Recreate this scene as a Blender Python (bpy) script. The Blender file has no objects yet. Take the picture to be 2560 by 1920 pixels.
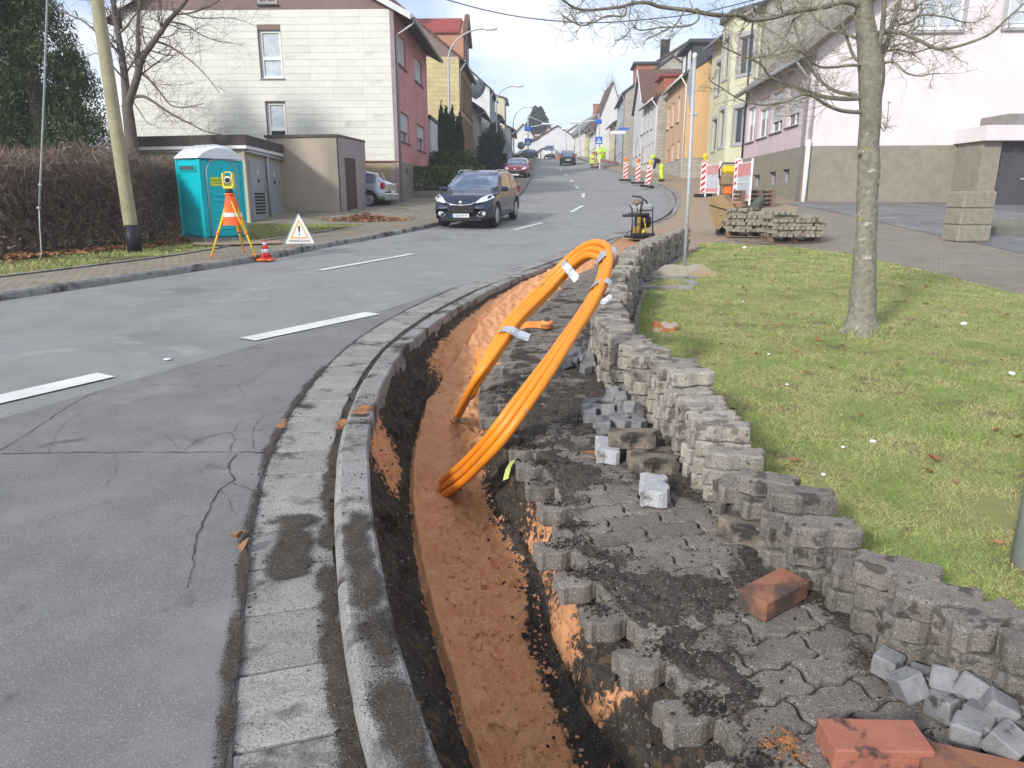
import bpy, bmesh, math, random
import numpy as np
from mathutils import Vector, Matrix, noise, Euler
random.seed(7); R=random.Random(7)
SC=bpy.context.scene; COL=SC.collection
# ------------------------------------------------------------ camera
TH=math.radians(14.5); F=1800.; CX,CY=1280.,960.; CH=1.5
CT,ST=math.cos(TH),math.sin(TH)
cam_d=bpy.data.cameras.new('camera'); cam=bpy.data.objects.new('camera',cam_d); COL.objects.link(cam)
cam.location=(0,0,CH); cam.rotation_euler=(math.pi/2-TH,0,0)
cam_d.sensor_width=36; cam_d.lens=36*F/2560; cam_d.clip_start=.05; cam_d.clip_end=2500
SC.camera=cam
# ------------------------------------------------------------ light
SUN_EL=math.radians(27); SUN_AZ=math.radians(218)   # clockwise from +Y
W=bpy.data.worlds.new('World'); SC.world=W; W.use_nodes=True
nt=W.node_tree; nt.nodes.clear()
out=nt.nodes.new('ShaderNodeOutputWorld'); sky=nt.nodes.new('ShaderNodeTexSky'); sky.sky_type='NISHITA'
sky.sun_disc=False; sky.sun_elevation=SUN_EL; sky.sun_rotation=SUN_AZ; sky.air_density=1.0; sky.dust_density=.6; sky.ozone_density=4.0
b1=nt.nodes.new('ShaderNodeBackground'); b1.inputs[1].default_value=.10; nt.links.new(sky.outputs[0],b1.inputs[0])
b2=nt.nodes.new('ShaderNodeBackground')
tc=nt.nodes.new('ShaderNodeTexCoord'); mp=nt.nodes.new('ShaderNodeMapping'); mp.inputs['Scale'].default_value=(1,1,2.2); mp.inputs['Location'].default_value=(.35,.1,.42)
nt.links.new(tc.outputs['Generated'],mp.inputs[0])
n1=nt.nodes.new('ShaderNodeTexNoise'); n1.inputs['Scale'].default_value=2.6; n1.inputs['Detail'].default_value=7; n1.inputs['Roughness'].default_value=.52; n1.inputs['Distortion'].default_value=.25
nt.links.new(mp.outputs[0],n1.inputs[0])
cr=nt.nodes.new('ShaderNodeValToRGB'); cr.color_ramp.elements[0].position=.37; cr.color_ramp.elements[1].position=.60
cr.color_ramp.elements[0].color=(.16,.16,.16,1); nt.links.new(n1.outputs[0],cr.inputs[0])
n2=nt.nodes.new('ShaderNodeTexNoise'); n2.inputs['Scale'].default_value=2.0; n2.inputs['Detail'].default_value=5; nt.links.new(mp.outputs[0],n2.inputs[0])
c2=nt.nodes.new('ShaderNodeValToRGB'); c2.color_ramp.elements[0].position=.38; c2.color_ramp.elements[1].position=.62
c2.color_ramp.elements[0].color=(.55,.63,.82,1); c2.color_ramp.elements[1].color=(1.0,.975,.94,1); nt.links.new(n2.outputs[0],c2.inputs[0]); nt.links.new(c2.outputs[0],b2.inputs[0]); b2.inputs[1].default_value=.95
mx=nt.nodes.new('ShaderNodeMixShader'); nt.links.new(cr.outputs[0],mx.inputs[0]); nt.links.new(b1.outputs[0],mx.inputs[1]); nt.links.new(b2.outputs[0],mx.inputs[2]); nt.links.new(mx.outputs[0],out.inputs[0])
sd=bpy.data.lights.new('sun','SUN'); sd.energy=2.2; sd.angle=math.radians(6.0); sd.color=(1,.965,.91); so=bpy.data.objects.new('sun',sd); COL.objects.link(so)
sv=Vector((math.sin(SUN_AZ)*math.cos(SUN_EL),math.cos(SUN_AZ)*math.cos(SUN_EL),math.sin(SUN_EL)))
so.rotation_euler=sv.to_track_quat('Z','Y').to_euler(); so.location=sv*50
SC.view_settings.view_transform='Standard'; SC.view_settings.look='None'; SC.view_settings.exposure=.78; SC.view_settings.gamma=1; SC.view_settings.use_curve_mapping=False
# ------------------------------------------------------------ terrain and survey
PR=[(-50,-.9),(0,0),(4,.08),(8,.16),(12,.235),(16,.31),(18.5,.38),(20.6,.5),(30,1.1),(52,2.6),(65,3.4),(85,5.0),(110,6.9),(140,8.6),(200,10.5),(900,14)]
def prof(y):
    for i in range(len(PR)-1):
        if y<=PR[i+1][0] or i==len(PR)-2:
            (a,b),(c,d)=PR[i],PR[i+1]; return b+(d-b)*(y-a)/(c-a)
def ss(a,b,x):
    t=min(1,max(0,(x-a)/(b-a))); return t*t*(3-2*t)
def H(x,y): return (prof(y)+prof(y-1)+prof(y+1)+prof(y-2)+prof(y+2))/5+.3*ss(5,10,x)*ss(12,26,y)
def ray(u,v):
    a=(u-CX)/F;b=-(v-CY)/F
    return a,CT+b*ST,-ST+b*CT
def G(u,v,dz=0):
    r=ray(u,v);t0=0;t=.3
    while t<700:
        if CH+r[2]*t<H(r[0]*t,r[1]*t)+dz:
            lo,hi=t0,t
            for _ in range(30):
                m=(lo+hi)/2
                if CH+r[2]*m<H(r[0]*m,r[1]*m)+dz: hi=m
                else: lo=m
            return r[0]*hi,r[1]*hi
        t0=t;t+=.02*(1+t*.3)
    return r[0]*100,r[1]*100
K=2560/2212
def P(x,y,dz=0): return G(x*K,y*K,dz)
def AT(u,v,Y):
    r=ray(u,v); t=Y/r[1]; return Vector((r[0]*t,Y,CH+r[2]*t))
def Z2(x,y): return 640+x/2.963,y/2.963
def Z3(x,y): return 1000+x/3.95,y/3.95
def Z4(x,y): return 1200+x/6.1444,200+y/6.1444
def Z5(x,y): return 1480+x/2.9615,80+y/2.9615
def Z6(x,y): return 1800+x/2.3697,y/2.3697
def Z7(x,y): return 1540+x/5.267,320+y/5.267
def lerpc(pts,y):
    if y<=pts[0][0]: (a,b),(c,d)=pts[0],pts[1]
    elif y>=pts[-1][0]: (a,b),(c,d)=pts[-2],pts[-1]
    else:
        for i in range(len(pts)-1):
            if y<=pts[i+1][0]: (a,b),(c,d)=pts[i],pts[i+1]; break
    return b+(d-b)*(y-a)/(c-a)
def smooth(pts,it=2):
    # dense resample then blur, returns a function x(Y)
    ys=[]; y=pts[0][0]-3
    while y<pts[-1][0]+3: ys.append(y); y+=max(.12,.02*abs(y))
    xs=[lerpc(pts,y) for y in ys]
    for _ in range(it*3): xs=[xs[0]]+[(xs[i-1]+2*xs[i]+xs[i+1])/4 for i in range(1,len(xs)-1)]+[xs[-1]]
    q=list(zip(ys,xs)); 
    ya=np.array(ys); xa=np.array(xs)
    def f(y):
        if y<ys[0] or y>ys[-1]: return lerpc(q,y)
        return float(np.interp(y,ya,xa))
    return f
# ------------------------------------------------------------ materials
def mat(name,c,c2=None,scale=4,rough=.85,bump=0,bscale=40,metal=0,spec=.3,rand=0,speck=None,stain=None,alpha=None,brick=None,wave=None,detail=6,coat=0,coord='Object',lo=.35,hi=.65,voro=None,emit=None,rcol=None):
    m=bpy.data.materials.new(name); m.use_nodes=True; t=m.node_tree; N=t.nodes; L=t.links
    b=N['Principled BSDF']; b.inputs['Roughness'].default_value=rough; b.inputs['Metallic'].default_value=metal
    b.inputs['Specular IOR Level'].default_value=spec
    if coat: b.inputs['Coat Weight'].default_value=coat; b.inputs['Coat Roughness'].default_value=.05
    tc=N.new('ShaderNodeTexCoord'); co=tc.outputs[coord]
    if rand:
        oi=N.new('ShaderNodeObjectInfo'); ad=N.new('ShaderNodeVectorMath'); ad.operation='ADD'
        mu=N.new('ShaderNodeMath'); mu.operation='MULTIPLY'; mu.inputs[1].default_value=37; L.new(oi.outputs['Random'],mu.inputs[0])
        L.new(co,ad.inputs[0]); L.new(mu.outputs[0],ad.inputs[1]); co=ad.outputs[0]
    def noi(s,d=detail,r=.6):
        n=N.new('ShaderNodeTexNoise'); n.inputs['Scale'].default_value=s; n.inputs['Detail'].default_value=d; n.inputs['Roughness'].default_value=r; L.new(co,n.inputs[0]); return n.outputs[0]
    def ramp(src,a,b_,ca=(0,0,0,1),cb=(1,1,1,1)):
        r=N.new('ShaderNodeValToRGB'); r.color_ramp.elements[0].position=a; r.color_ramp.elements[1].position=b_
        r.color_ramp.elements[0].color=ca; r.color_ramp.elements[1].color=cb; L.new(src,r.inputs[0]); return r.outputs[0]
    def mix(f,a,b_):
        x=N.new('ShaderNodeMix'); x.data_type='RGBA'
        if isinstance(f,(int,float)): x.inputs[0].default_value=f
        else: L.new(f,x.inputs[0])
        for s,i in ((a,6),(b_,7)):
            if isinstance(s,tuple): x.inputs[i].default_value=(*s[:3],1)
            else: L.new(s,x.inputs[i])
        return x.outputs[2]
    c=tuple(c); c2=tuple(c2) if c2 else tuple(v*.75 for v in c)
    col=mix(ramp(noi(scale),lo,hi),c,c2)
    hsrc=None
    if brick:  # (width,height,mortar,color,axis)
        bt=N.new('ShaderNodeTexBrick'); bt.inputs['Scale'].default_value=1; bt.inputs['Brick Width'].default_value=brick[0]; bt.inputs['Row Height'].default_value=brick[1]; bt.inputs['Mortar Size'].default_value=brick[2]; bt.inputs['Mortar Smooth'].default_value=.3
        bt.inputs['Color1'].default_value=(1,1,1,1); bt.inputs['Color2'].default_value=(.8,.8,.8,1); bt.inputs['Mortar'].default_value=(0,0,0,1)
        mp=N.new('ShaderNodeMapping')
        if brick[4]=='xz': mp.inputs['Rotation'].default_value=(-math.pi/2,0,0)
        if brick[4]=='yz': mp.inputs['Rotation'].default_value=(-math.pi/2,0,math.pi/2); 
        if brick[4]=='yz':
            sx=N.new('ShaderNodeSeparateXYZ'); cb=N.new('ShaderNodeCombineXYZ'); L.new(co,sx.inputs[0]); L.new(sx.outputs[1],cb.inputs[0]); L.new(sx.outputs[2],cb.inputs[1]); L.new(cb.outputs[0],bt.inputs[0])
        elif brick[4]=='xz':
            sx=N.new('ShaderNodeSeparateXYZ'); cb=N.new('ShaderNodeCombineXYZ'); L.new(co,sx.inputs[0]); L.new(sx.outputs[0],cb.inputs[0]); L.new(sx.outputs[2],cb.inputs[1]); L.new(cb.outputs[0],bt.inputs[0])
        else: L.new(co,mp.inputs[0]); mp.inputs['Rotation'].default_value=(0,0,brick[4]); L.new(mp.outputs[0],bt.inputs[0])
        mm=N.new('ShaderNodeMix'); mm.data_type='RGBA'; mm.blend_type='MULTIPLY'; mm.inputs[0].default_value=1; L.new(col,mm.inputs[6]); 
        bw=mix(bt.outputs['Fac'],bt.outputs['Color'],tuple(brick[3])); 
        L.new(bw,mm.inputs[7]); col=mm.outputs[2]; hsrc=bt.outputs['Fac']
    if speck: # (color,scale,thr)
        for s in (speck if isinstance(speck,list) else [speck]):
            v=N.new('ShaderNodeTexVoronoi'); v.inputs['Scale'].default_value=s[1]; L.new(co,v.inputs[0])
            sp=N.new('ShaderNodeSeparateColor'); L.new(v.outputs['Color'],sp.inputs[0])
            g=N.new('ShaderNodeMath'); g.operation='LESS_THAN'; g.inputs[1].default_value=s[2]; L.new(sp.outputs[0],g.inputs[0])
            col=mix(g.outputs[0],col,tuple(s[0]))
    if stain: # list of (color,scale,lo,hi)
        for s in stain: col=mix(ramp(noi(s[1],(s[4] if len(s)>4 else 7),.6),s[2],s[3]),col,tuple(s[0]))
    if rand:
        hs=N.new('ShaderNodeHueSaturation'); mr=N.new('ShaderNodeMapRange'); mr.inputs[3].default_value=1-rand; mr.inputs[4].default_value=1+rand
        L.new(oi.outputs['Random'],mr.inputs[0]); L.new(mr.outputs[0],hs.inputs['Value']); L.new(col,hs.inputs['Color']); col=hs.outputs[0]
    L.new(col,b.inputs['Base Color'])
    if bump or brick or wave:
        bp=N.new('ShaderNodeBump'); bp.inputs['Strength'].default_value=min(1,bump if bump else .4); bp.inputs['Distance'].default_value=.02
        h=noi(bscale,8,.7)
        if hsrc is not None:
            s=N.new('ShaderNodeMath'); s.operation='SUBTRACT'; L.new(h,s.inputs[0]); L.new(hsrc,s.inputs[1]); h=s.outputs[0]
        if wave:
            w=N.new('ShaderNodeTexWave'); w.bands_direction=wave[1]; w.inputs['Scale'].default_value=wave[0]; L.new(co,w.inputs[0]); s=N.new('ShaderNodeMath'); s.operation='ADD'; L.new(h,s.inputs[0]); L.new(w.outputs[1],s.inputs[1]); h=s.outputs[0]
        L.new(h,bp.inputs['Height']); L.new(bp.outputs[0],b.inputs['Normal'])
    if emit: b.inputs['Emission Color'].default_value=(*emit[:3],1); b.inputs['Emission Strength'].default_value=emit[3]
    if alpha is not None:
        b.inputs['Alpha'].default_value=alpha
    return m
# ------------------------------------------------------------ mesh collector
class MB:
    def __init__(s): s.v=[]; s.f=[]; s.m=[]; s.mi=0; s.sm=[]; s.smooth=False
    def add(s,vs,fs):
        o=len(s.v); s.v+= [tuple(v) for v in vs]
        for f in fs: s.f.append([i+o for i in f]); s.m.append(s.mi); s.sm.append(s.smooth)
        return s
    def box(s,c,d,rz=0,rot=None,taper=1,bev=0):
        M_=rot if rot is not None else Matrix.Rotation(rz,3,'Z')
        hx,hy,hz=d[0]/2,d[1]/2,d[2]/2; vs=[]
        if bev:
            b=bev
            for (z,ins) in ((-hz,b),(-hz+b,0),(hz-b,0),(hz,b)):
                x,y=hx-ins,hy-ins
                for p in ((-x,-y+ (b-ins)),( -x+(b-ins),-y),(x-(b-ins),-y),(x,-y+(b-ins)),(x,y-(b-ins)),(x-(b-ins),y),(-x+(b-ins),y),(-x,y-(b-ins))): vs.append(Vector(c)+M_@Vector((p[0],p[1],z)))
            fs=[[7,6,5,4,3,2,1,0],[24+i for i in range(8)]]
            for k in range(3):
                for i in range(8): fs.append([k*8+i,k*8+(i+1)%8,(k+1)*8+(i+1)%8,(k+1)*8+i])
            return s.add(vs,fs)
        for z in (-hz,hz):
            t=taper if z>0 else 1
            for x,y in ((-hx,-hy),(hx,-hy),(hx,hy),(-hx,hy)): vs.append(Vector(c)+M_@Vector((x*t,y*t,z)))
        return s.add(vs,[[3,2,1,0],[4,5,6,7],[0,1,5,4],[1,2,6,5],[2,3,7,6],[3,0,4,7]])
    def tube(s,pts,rad,n=8,cap=True,up=None):
        pts=[Vector(p) for p in pts]; k=len(pts)
        if not hasattr(rad,'__len__'): rad=[rad]*k
        vs=[];fs=[]; prev=None
        for i,p in enumerate(pts):
            d=(pts[min(i+1,k-1)]-pts[max(i-1,0)]).normalized()
            if prev is None:
                a=Vector((0,0,1)) if abs(d.z)<.9 else Vector((1,0,0)); u=d.cross(a).normalized()
            else: u=(prev-d*prev.dot(d)).normalized()
            prev=u; w=d.cross(u)
            for j in range(n):
                an=2*math.pi*j/n; vs.append(p+(u*math.cos(an)+w*math.sin(an))*rad[i])
        for i in range(k-1):
            for j in range(n): fs.append([i*n+j,i*n+(j+1)%n,(i+1)*n+(j+1)%n,(i+1)*n+j])
        if cap: fs.append(list(range(n))[::-1]); fs.append([(k-1)*n+j for j in range(n)])
        o=s.smooth; s.smooth=True; s.add(vs,fs); s.smooth=o; return s
    def cyl(s,a,b,r,r2=None,n=16): return s.tube([a,b],[r,r if r2 is None else r2],n)
    def lathe(s,c,prof_,n=16,axis='z',rot=None):
        vs=[];fs=[]
        for (r,z) in prof_:
            for j in range(n):
                an=2*math.pi*j/n; v=Vector((r*math.cos(an),r*math.sin(an),z))
                if axis=='x': v=Vector((v.z,v.x,v.y))
                if axis=='y': v=Vector((v.x,v.z,v.y))
                if rot is not None: v=rot@v
                vs.append(Vector(c)+v)
        for i in range(len(prof_)-1):
            for j in range(n): fs.append([i*n+j,i*n+(j+1)%n,(i+1)*n+(j+1)%n,(i+1)*n+j])
        fs.append(list(range(n))[::-1]); fs.append([(len(prof_)-1)*n+j for j in range(n)])
        o=s.smooth; s.smooth=True; s.add(vs,fs); s.smooth=o; return s
    def sphere(s,c,r,n=10,sc=(1,1,1)):
        return s.lathe(c,[(max(.001,r*math.sin(math.pi*i/n))*sc[0],-r*math.cos(math.pi*i/n)*sc[2]) for i in range(n+1)],n*2)
    def prism(s,poly,vec,cap=True):
        poly=[Vector(p) for p in poly]; vec=Vector(vec); n=len(poly)
        fs=[[i,(i+1)%n,n+(i+1)%n,n+i] for i in range(n)]
        if cap: fs+= [list(range(n))[::-1],[n+i for i in range(n)]]
        return s.add(poly+[p+vec for p in poly],fs)
    def quad(s,a,b,c,d): return s.add([a,b,c,d],[[0,1,2,3]])
    def build(s,name,mats,parent=None,origin=None,**kw):
        me=bpy.data.meshes.new(name)
        o=Vector((0,0,0))
        if origin is not None: o=Vector(origin)
        elif parent is not None: o=ORG.get(parent.name,Vector((0,0,0)))
        v=[(a[0]-o.x,a[1]-o.y,a[2]-o.z) for a in s.v] if (o.length>0) else s.v
        me.from_pydata(v,[],s.f)
        if not isinstance(mats,(list,tuple)): mats=[mats]
        for m in mats: me.materials.append(m)
        if len(mats)>1: me.polygons.foreach_set('material_index',s.m)
        me.polygons.foreach_set('use_smooth',s.sm)
        if kw.pop('fixn',True) and len(s.f)<60000:
            bm=bmesh.new(); bm.from_mesh(me); bmesh.ops.recalc_face_normals(bm,faces=bm.faces); bm.to_mesh(me); bm.free()
        ob=bpy.data.objects.new(name,me); COL.objects.link(ob)
        if parent is not None: ob.parent=parent
        elif origin is not None: ob.location=o; ORG[ob.name]=o
        for k,vv in kw.items():
            if vv is not None: ob[k]=vv
        return ob
ORG={}
def thing(name,label,cat,loc,group=None,world=False,rz=0):
    o=bpy.data.objects.new(name,None); COL.objects.link(o); o.location=loc; o.rotation_euler=(0,0,rz); o.empty_display_size=.2
    o['label']=label; o['category']=cat
    if group: o['group']=group
    if world: ORG[o.name]=Vector(loc)
    return o
def struct(name,mb,mats,**kw): return mb.build(name,mats,kind='structure',**kw)
def link(name,me,parent,loc,rot=(0,0,0),sc=(1,1,1),**kw):
    o=bpy.data.objects.new(name,me); COL.objects.link(o); o.parent=parent; o.location=loc; o.rotation_euler=rot; o.scale=sc
    for k,v in kw.items(): o[k]=v
    return o
def copy_tree(o,parent=None,loc=None,rz=None,label=None):
    c=o.copy(); COL.objects.link(c); c.parent=parent
    if loc is not None: c.location=loc
    if rz is not None: c.rotation_euler=(0,0,rz)
    if label: c['label']=label
    for ch in o.children: copy_tree(ch,c)
    return c
def text(name,s,size,m,parent,loc,rot,ext=.002,align='CENTER',sx=1):
    cu=bpy.data.curves.new(name,'FONT'); cu.body=s; cu.size=size; cu.extrude=ext; cu.align_x=align; cu.align_y='CENTER'; cu.resolution_u=3
    t=bpy.data.objects.new(name,cu); COL.objects.link(t); dg=bpy.context.evaluated_depsgraph_get()
    me=bpy.data.meshes.new_from_object(t.evaluated_get(dg)); bpy.data.objects.remove(t); me.materials.clear(); me.materials.append(m)
    o=bpy.data.objects.new(name,me); COL.objects.link(o); o.parent=parent; o.location=loc; o.rotation_euler=rot; o.scale=(sx,1,1); return o
def nz(x,y,z=0,s=1): return noise.noise(Vector((x*s,y*s,z*s)))
def fb(x,y,z=0,s=1,o=4): return noise.fractal(Vector((x*s,y*s,z*s)),1.0,2.0,o)
# shared materials
m_asph=mat('asphalt',(.285,.285,.28),(.235,.235,.232),scale=1.2,rough=.75,bump=.5,bscale=150,speck=[((.38,.38,.37),300,.10),((.14,.14,.14),340,.08)],stain=[((.17,.17,.17),.35,.56,.72),((.33,.33,.32),2.2,.56,.70)])
m_asph2=mat('old_asphalt',(.205,.203,.20),(.165,.163,.16),scale=2.5,rough=.8,bump=.35,bscale=220,speck=[((.32,.32,.31),300,.07),((.12,.12,.12),320,.07)],stain=[((.25,.245,.24),1.6,.52,.70),((.12,.11,.10),3.5,.62,.72)])
m_conc=mat('grey_concrete',(.33,.315,.29),(.26,.25,.232),scale=7,rough=.9,bump=.35,bscale=120,rand=.12,speck=[((.42,.42,.40),330,.06),((.10,.10,.10),300,.12)],stain=[((.055,.048,.042),4.5,.55,.68)])
m_kerb=mat('kerb_concrete',(.33,.32,.30),(.24,.232,.22),scale=6,rough=.92,bump=.45,bscale=100,rand=.1,speck=[((.40,.40,.39),330,.06),((.07,.07,.07),300,.12)],stain=[((.06,.05,.044),3.3,.52,.64)])
m_pav=mat('paver_concrete',(.235,.205,.175),(.175,.152,.13),scale=14,rough=.92,bump=.6,bscale=130,rand=.18,speck=[((.42,.40,.37),330,.06),((.10,.09,.085),300,.10)],stain=[((.13,.115,.10),5,.56,.66)])
m_pavl=mat('stacked_paver_concrete',(.36,.325,.275),(.28,.255,.215),scale=12,rough=.92,bump=.5,bscale=110,rand=.20,speck=[((.50,.47,.42),320,.06),((.12,.11,.10),300,.08)],stain=[((.17,.145,.12),9,.56,.60,3),((.10,.085,.07),15,.63,.68,3)],detail=2)
m_pavd=mat('dark_paver_concrete',(.245,.215,.185),(.175,.155,.135),scale=12,rough=.8,bump=.6,bscale=110,rand=.15,speck=[((.34,.325,.30),330,.06),((.08,.075,.07),300,.08)],stain=[((.085,.075,.065),11,.56,.61,3)])  # darker concrete tone for the near end of the stack wall
m_cob=mat('cobble_stone',(.25,.25,.25),(.16,.162,.168),scale=16,rough=.85,bump=.5,bscale=90,rand=.25,stain=[((.06,.055,.05),14,.58,.66)])
m_soil=mat('dark_soil',(.060,.051,.044),(.028,.024,.021),scale=14,rough=.95,bump=1,bscale=90,speck=[((.13,.12,.11),110,.06),((.085,.055,.035),90,.08)])
m_soilt=mat('loose_soil',(.075,.066,.058),(.035,.031,.028),scale=9,rough=.95,bump=1,bscale=110,speck=[((.20,.19,.175),130,.09),((.10,.07,.05),100,.07)],stain=[((.40,.17,.05),1.9,.66,.70)])
m_brick=mat('red_brick',(.37,.145,.095),(.31,.115,.075),scale=9,rough=.9,bump=.4,bscale=80,rand=.1,stain=[((.07,.045,.04),7,.57,.63)])
m_white=mat('white_paint',(.8,.8,.79),(.74,.74,.73),rough=.5)
m_red=mat('red_paint',(.62,.03,.03),(.55,.03,.03),rough=.5)
m_blk=mat('black_rubber',(.02,.02,.02),rough=.6)
m_steel=mat('galvanised_steel',(.46,.48,.50),(.38,.40,.42),scale=20,rough=.5,metal=.15)
m_dsteel=mat('dark_steel',(.06,.06,.065),rough=.4,metal=.6)
m_glass=mat('window_glass',(.05,.06,.07),(.035,.045,.055),scale=1,rough=.04,spec=1.0)
m_mark=mat('road_paint',(.72,.72,.70),(.60,.60,.58),scale=3,rough=.7,bump=.2,bscale=100,stain=[((.30,.30,.30),40,.62,.70)])
m_orange=mat('signal_orange',(.85,.19,.03),(.80,.16,.03),rough=.45)
m_yel=mat('signal_yellow',(.85,.60,.03),(.75,.50,.02),rough=.4)
m_hiv=mat('hi_vis_yellow',(.62,.90,.06),(.50,.78,.05),rough=.7)
m_blue=mat('sign_blue',(.02,.16,.62),(.02,.15,.58),rough=.4)
# ============================================================ GROUND
def cv(pts,dz=0,it=1):
    q=sorted((P(x,y,dz)[1],P(x,y,dz)[0]) for x,y in pts); return smooth(q,it)
gutL=cv([(500,1659),(508,1545),(518,1400),(530,1290),(540,1180),(560,1070),(585,985),(625,900),(660,850),(700,800),(745,755),(800,715),(860,680),(930,645),(990,620),(1050,600),(1120,575),(1190,552),(1279,520),(1357,492),(1416,469),(1442,446),(1445,431),(1433,413),(1404,399),(1340,378),(1290,360)])
_ko=cv([(960,1659),(905,1520),(860,1390),(835,1280),(815,1180),(800,1080),(796,980),(803,900),(825,830),(870,755),(920,710),(985,665),(1060,625),(1140,590),(1230,560),(1290,540),(1350,508),(1419,484),(1454,466),(1471,446),(1473,434),(1459,419),(1442,408)],.1)
def kerbOut(y): return _ko(y) if y<24 else (_ko(24)-gutL(24))*(1-ss(24,30,y))+ .52*ss(24,30,y)+gutL(y)
def kerbIn(y): 
    a=kerbOut(y)-.185; return a
lipR=cv([(1470,1610),(1380,1490),(1300,1385),(1245,1320),(1195,1260),(1150,1180),(1140,1060),(1085,975),(1035,900),(1040,800),(1075,745),(1110,700),(1150,660),(1200,610),(1250,585)],.1)
stX=smooth([(1.2,1.55),(1.85,1.33),(2.0,1.25),(2.2,1.19),(2.4,1.10),(2.6,1.05),(2.82,1.0),(3.2,1.0),(3.55,.99),(4.05,.95),(4.25,.87),(4.45,.80),(4.66,.78),(5.15,.78),(5.6,.77),(6.25,.84),(7.45,1.02),(9.5,1.5),(10.35,1.7),(11.9,2.15),(13.2,2.7),(14.8,3.3),(16.2,3.86)],1)
lawnL=smooth([(0,2.1),(1.5,1.62),(2.2,1.40),(3,1.22),(4,1.2),(5,1.08),(6,1.14),(7,1.28),(8,1.46),(9.5,1.80),(10.5,2.02),(12.3,2.62),(14.8,3.62),(17.2,4.5)],1)
lawnR=smooth([(0,8.5),(6,7.2),(9.2,6.6),(14.8,6.85),(16.5,6.0),(17.2,4.35)],0)
roadL=cv([(0,650),(300,605),(560,565),(700,535),(940,490),(1080,455),(1130,415),(1150,380),(1158,355)])
def tang(f,y,e=.15): return math.atan2(f(y+e)-f(y-e),2*e)
def ribbon(fl,fr,y0,y1,dz,nx=8,step=.5,grow=.03,nzf=None):
    mb=MB(); ys=[];y=y0
    while y<y1: ys.append(y); y+=max(step,grow*abs(y))
    ys.append(y1); vs=[];fs=[]
    for y in ys:
        a,b=fl(y),fr(y)
        for i in range(nx+1):
            x=a+(b-a)*i/nx; vs.append((x,y,H(x,y)+dz+(nzf(x,y) if nzf else 0)))
    for j in range(len(ys)-1):
        for i in range(nx): o=j*(nx+1)+i; fs.append([o,o+1,o+nx+2,o+nx+1])
    mb.smooth=True; mb.add(vs,fs); return mb
# base ground
m_earth=mat('bare_earth',(.16,.125,.085),(.10,.085,.06),scale=.8,rough=.95,bump=.4,bscale=12)
gx=[-300,-150,-80,-50,-35,-25,-18,-14,-11,-9,-7,-5,-3.5,-2.5,-1.9,-1.5,-1,-.5,0,.5,1,1.5,2,2.5,3,4,5,6,8,10,12,15,18,22,28,40,60,100,200,300]
gy=[-60,-30,-15,-8,-4,-2,-1]+[i*.5 for i in range(0,33)]+[17,18,19,20,21,22,24,26,28,30,33,36,40,44,48,52,58,65,72,80,90,100,110,125,140,160,200,300,500,800]
vs=[];fs=[]
for y in gy:
    for x in gx:
        z=H(x,y)-.05
        if -6<y<15.5 and -3<x<4.2: z-=1.0
        elif 15<y<45 : z-=.10
        vs.append((x,y,z))
for j in range(len(gy)-1):
    for i in range(len(gx)-1): o=j*len(gx)+i; fs.append([o,o+1,o+len(gx)+1,o+len(gx)])
mb=MB(); mb.add(vs,fs); struct('ground',mb,m_earth)
# road
struct('road',ribbon(roadL,gutL,-12,150,0,nx=14,step=.4),m_asph)
seam=lambda y: lerpc([(0,-6.9),(2.5,-4.7),(4.53,-3.35),(6.8,-2.45),(8.56,-1.62),(10.4,-.98),(10.8,-.85)],y)
mbs=ribbon(lambda y:min(seam(y),gutL(y)-.005),lambda y:gutL(y)-.002,-12,10.7,.004,nx=6,step=.3); 
struct('road_surface_strip',mbs,m_asph2)
# cracks: thin grooves filled with dirt, built as ragged strips on the asphalt
def ZR(x,y): return G(x/2.458,640+y/2.458)
def wob(pts,amp,step=.05,seed=0):
    o=[];rr=random.Random(seed)
    for (a,b) in zip(pts[:-1],pts[1:]):
        d=math.hypot(b[0]-a[0],b[1]-a[1]); n=max(1,int(d/step))
        for i in range(n): t=i/n; o.append((a[0]+(b[0]-a[0])*t+rr.uniform(-amp,amp),a[1]+(b[1]-a[1])*t+rr.uniform(-amp,amp)))
    o.append(pts[-1]); return o
m_crack=mat('crack_dirt',(.085,.078,.07),(.055,.05,.045),scale=20,rough=1,bump=.6,speck=((.12,.11,.10),120,.12))
mb=MB()
def crack(pts,w,amp=.008,dz=.0075,seed=1,conv=True):
    q=wob([ZR(*p) for p in pts] if conv else pts,amp,seed=seed); rr=random.Random(seed+5); L=[]
    for i,p in enumerate(q):
        a=q[max(0,i-1)];b=q[min(len(q)-1,i+1)]; dx,dy=b[0]-a[0],b[1]-a[1]; l=math.hypot(dx,dy) or 1
        ww=w*.38*rr.uniform(.35,1.5); L.append(((p[0]-dy/l*ww/2,p[1]+dx/l*ww/2),(p[0]+dy/l*ww/2,p[1]-dx/l*ww/2)))
    vs=[(x,y,H(x,y)+dz) for pr in L for x,y in pr]; mb.add(vs,[[2*i,2*i+1,2*i+3,2*i+2] for i in range(len(L)-1)])
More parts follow.
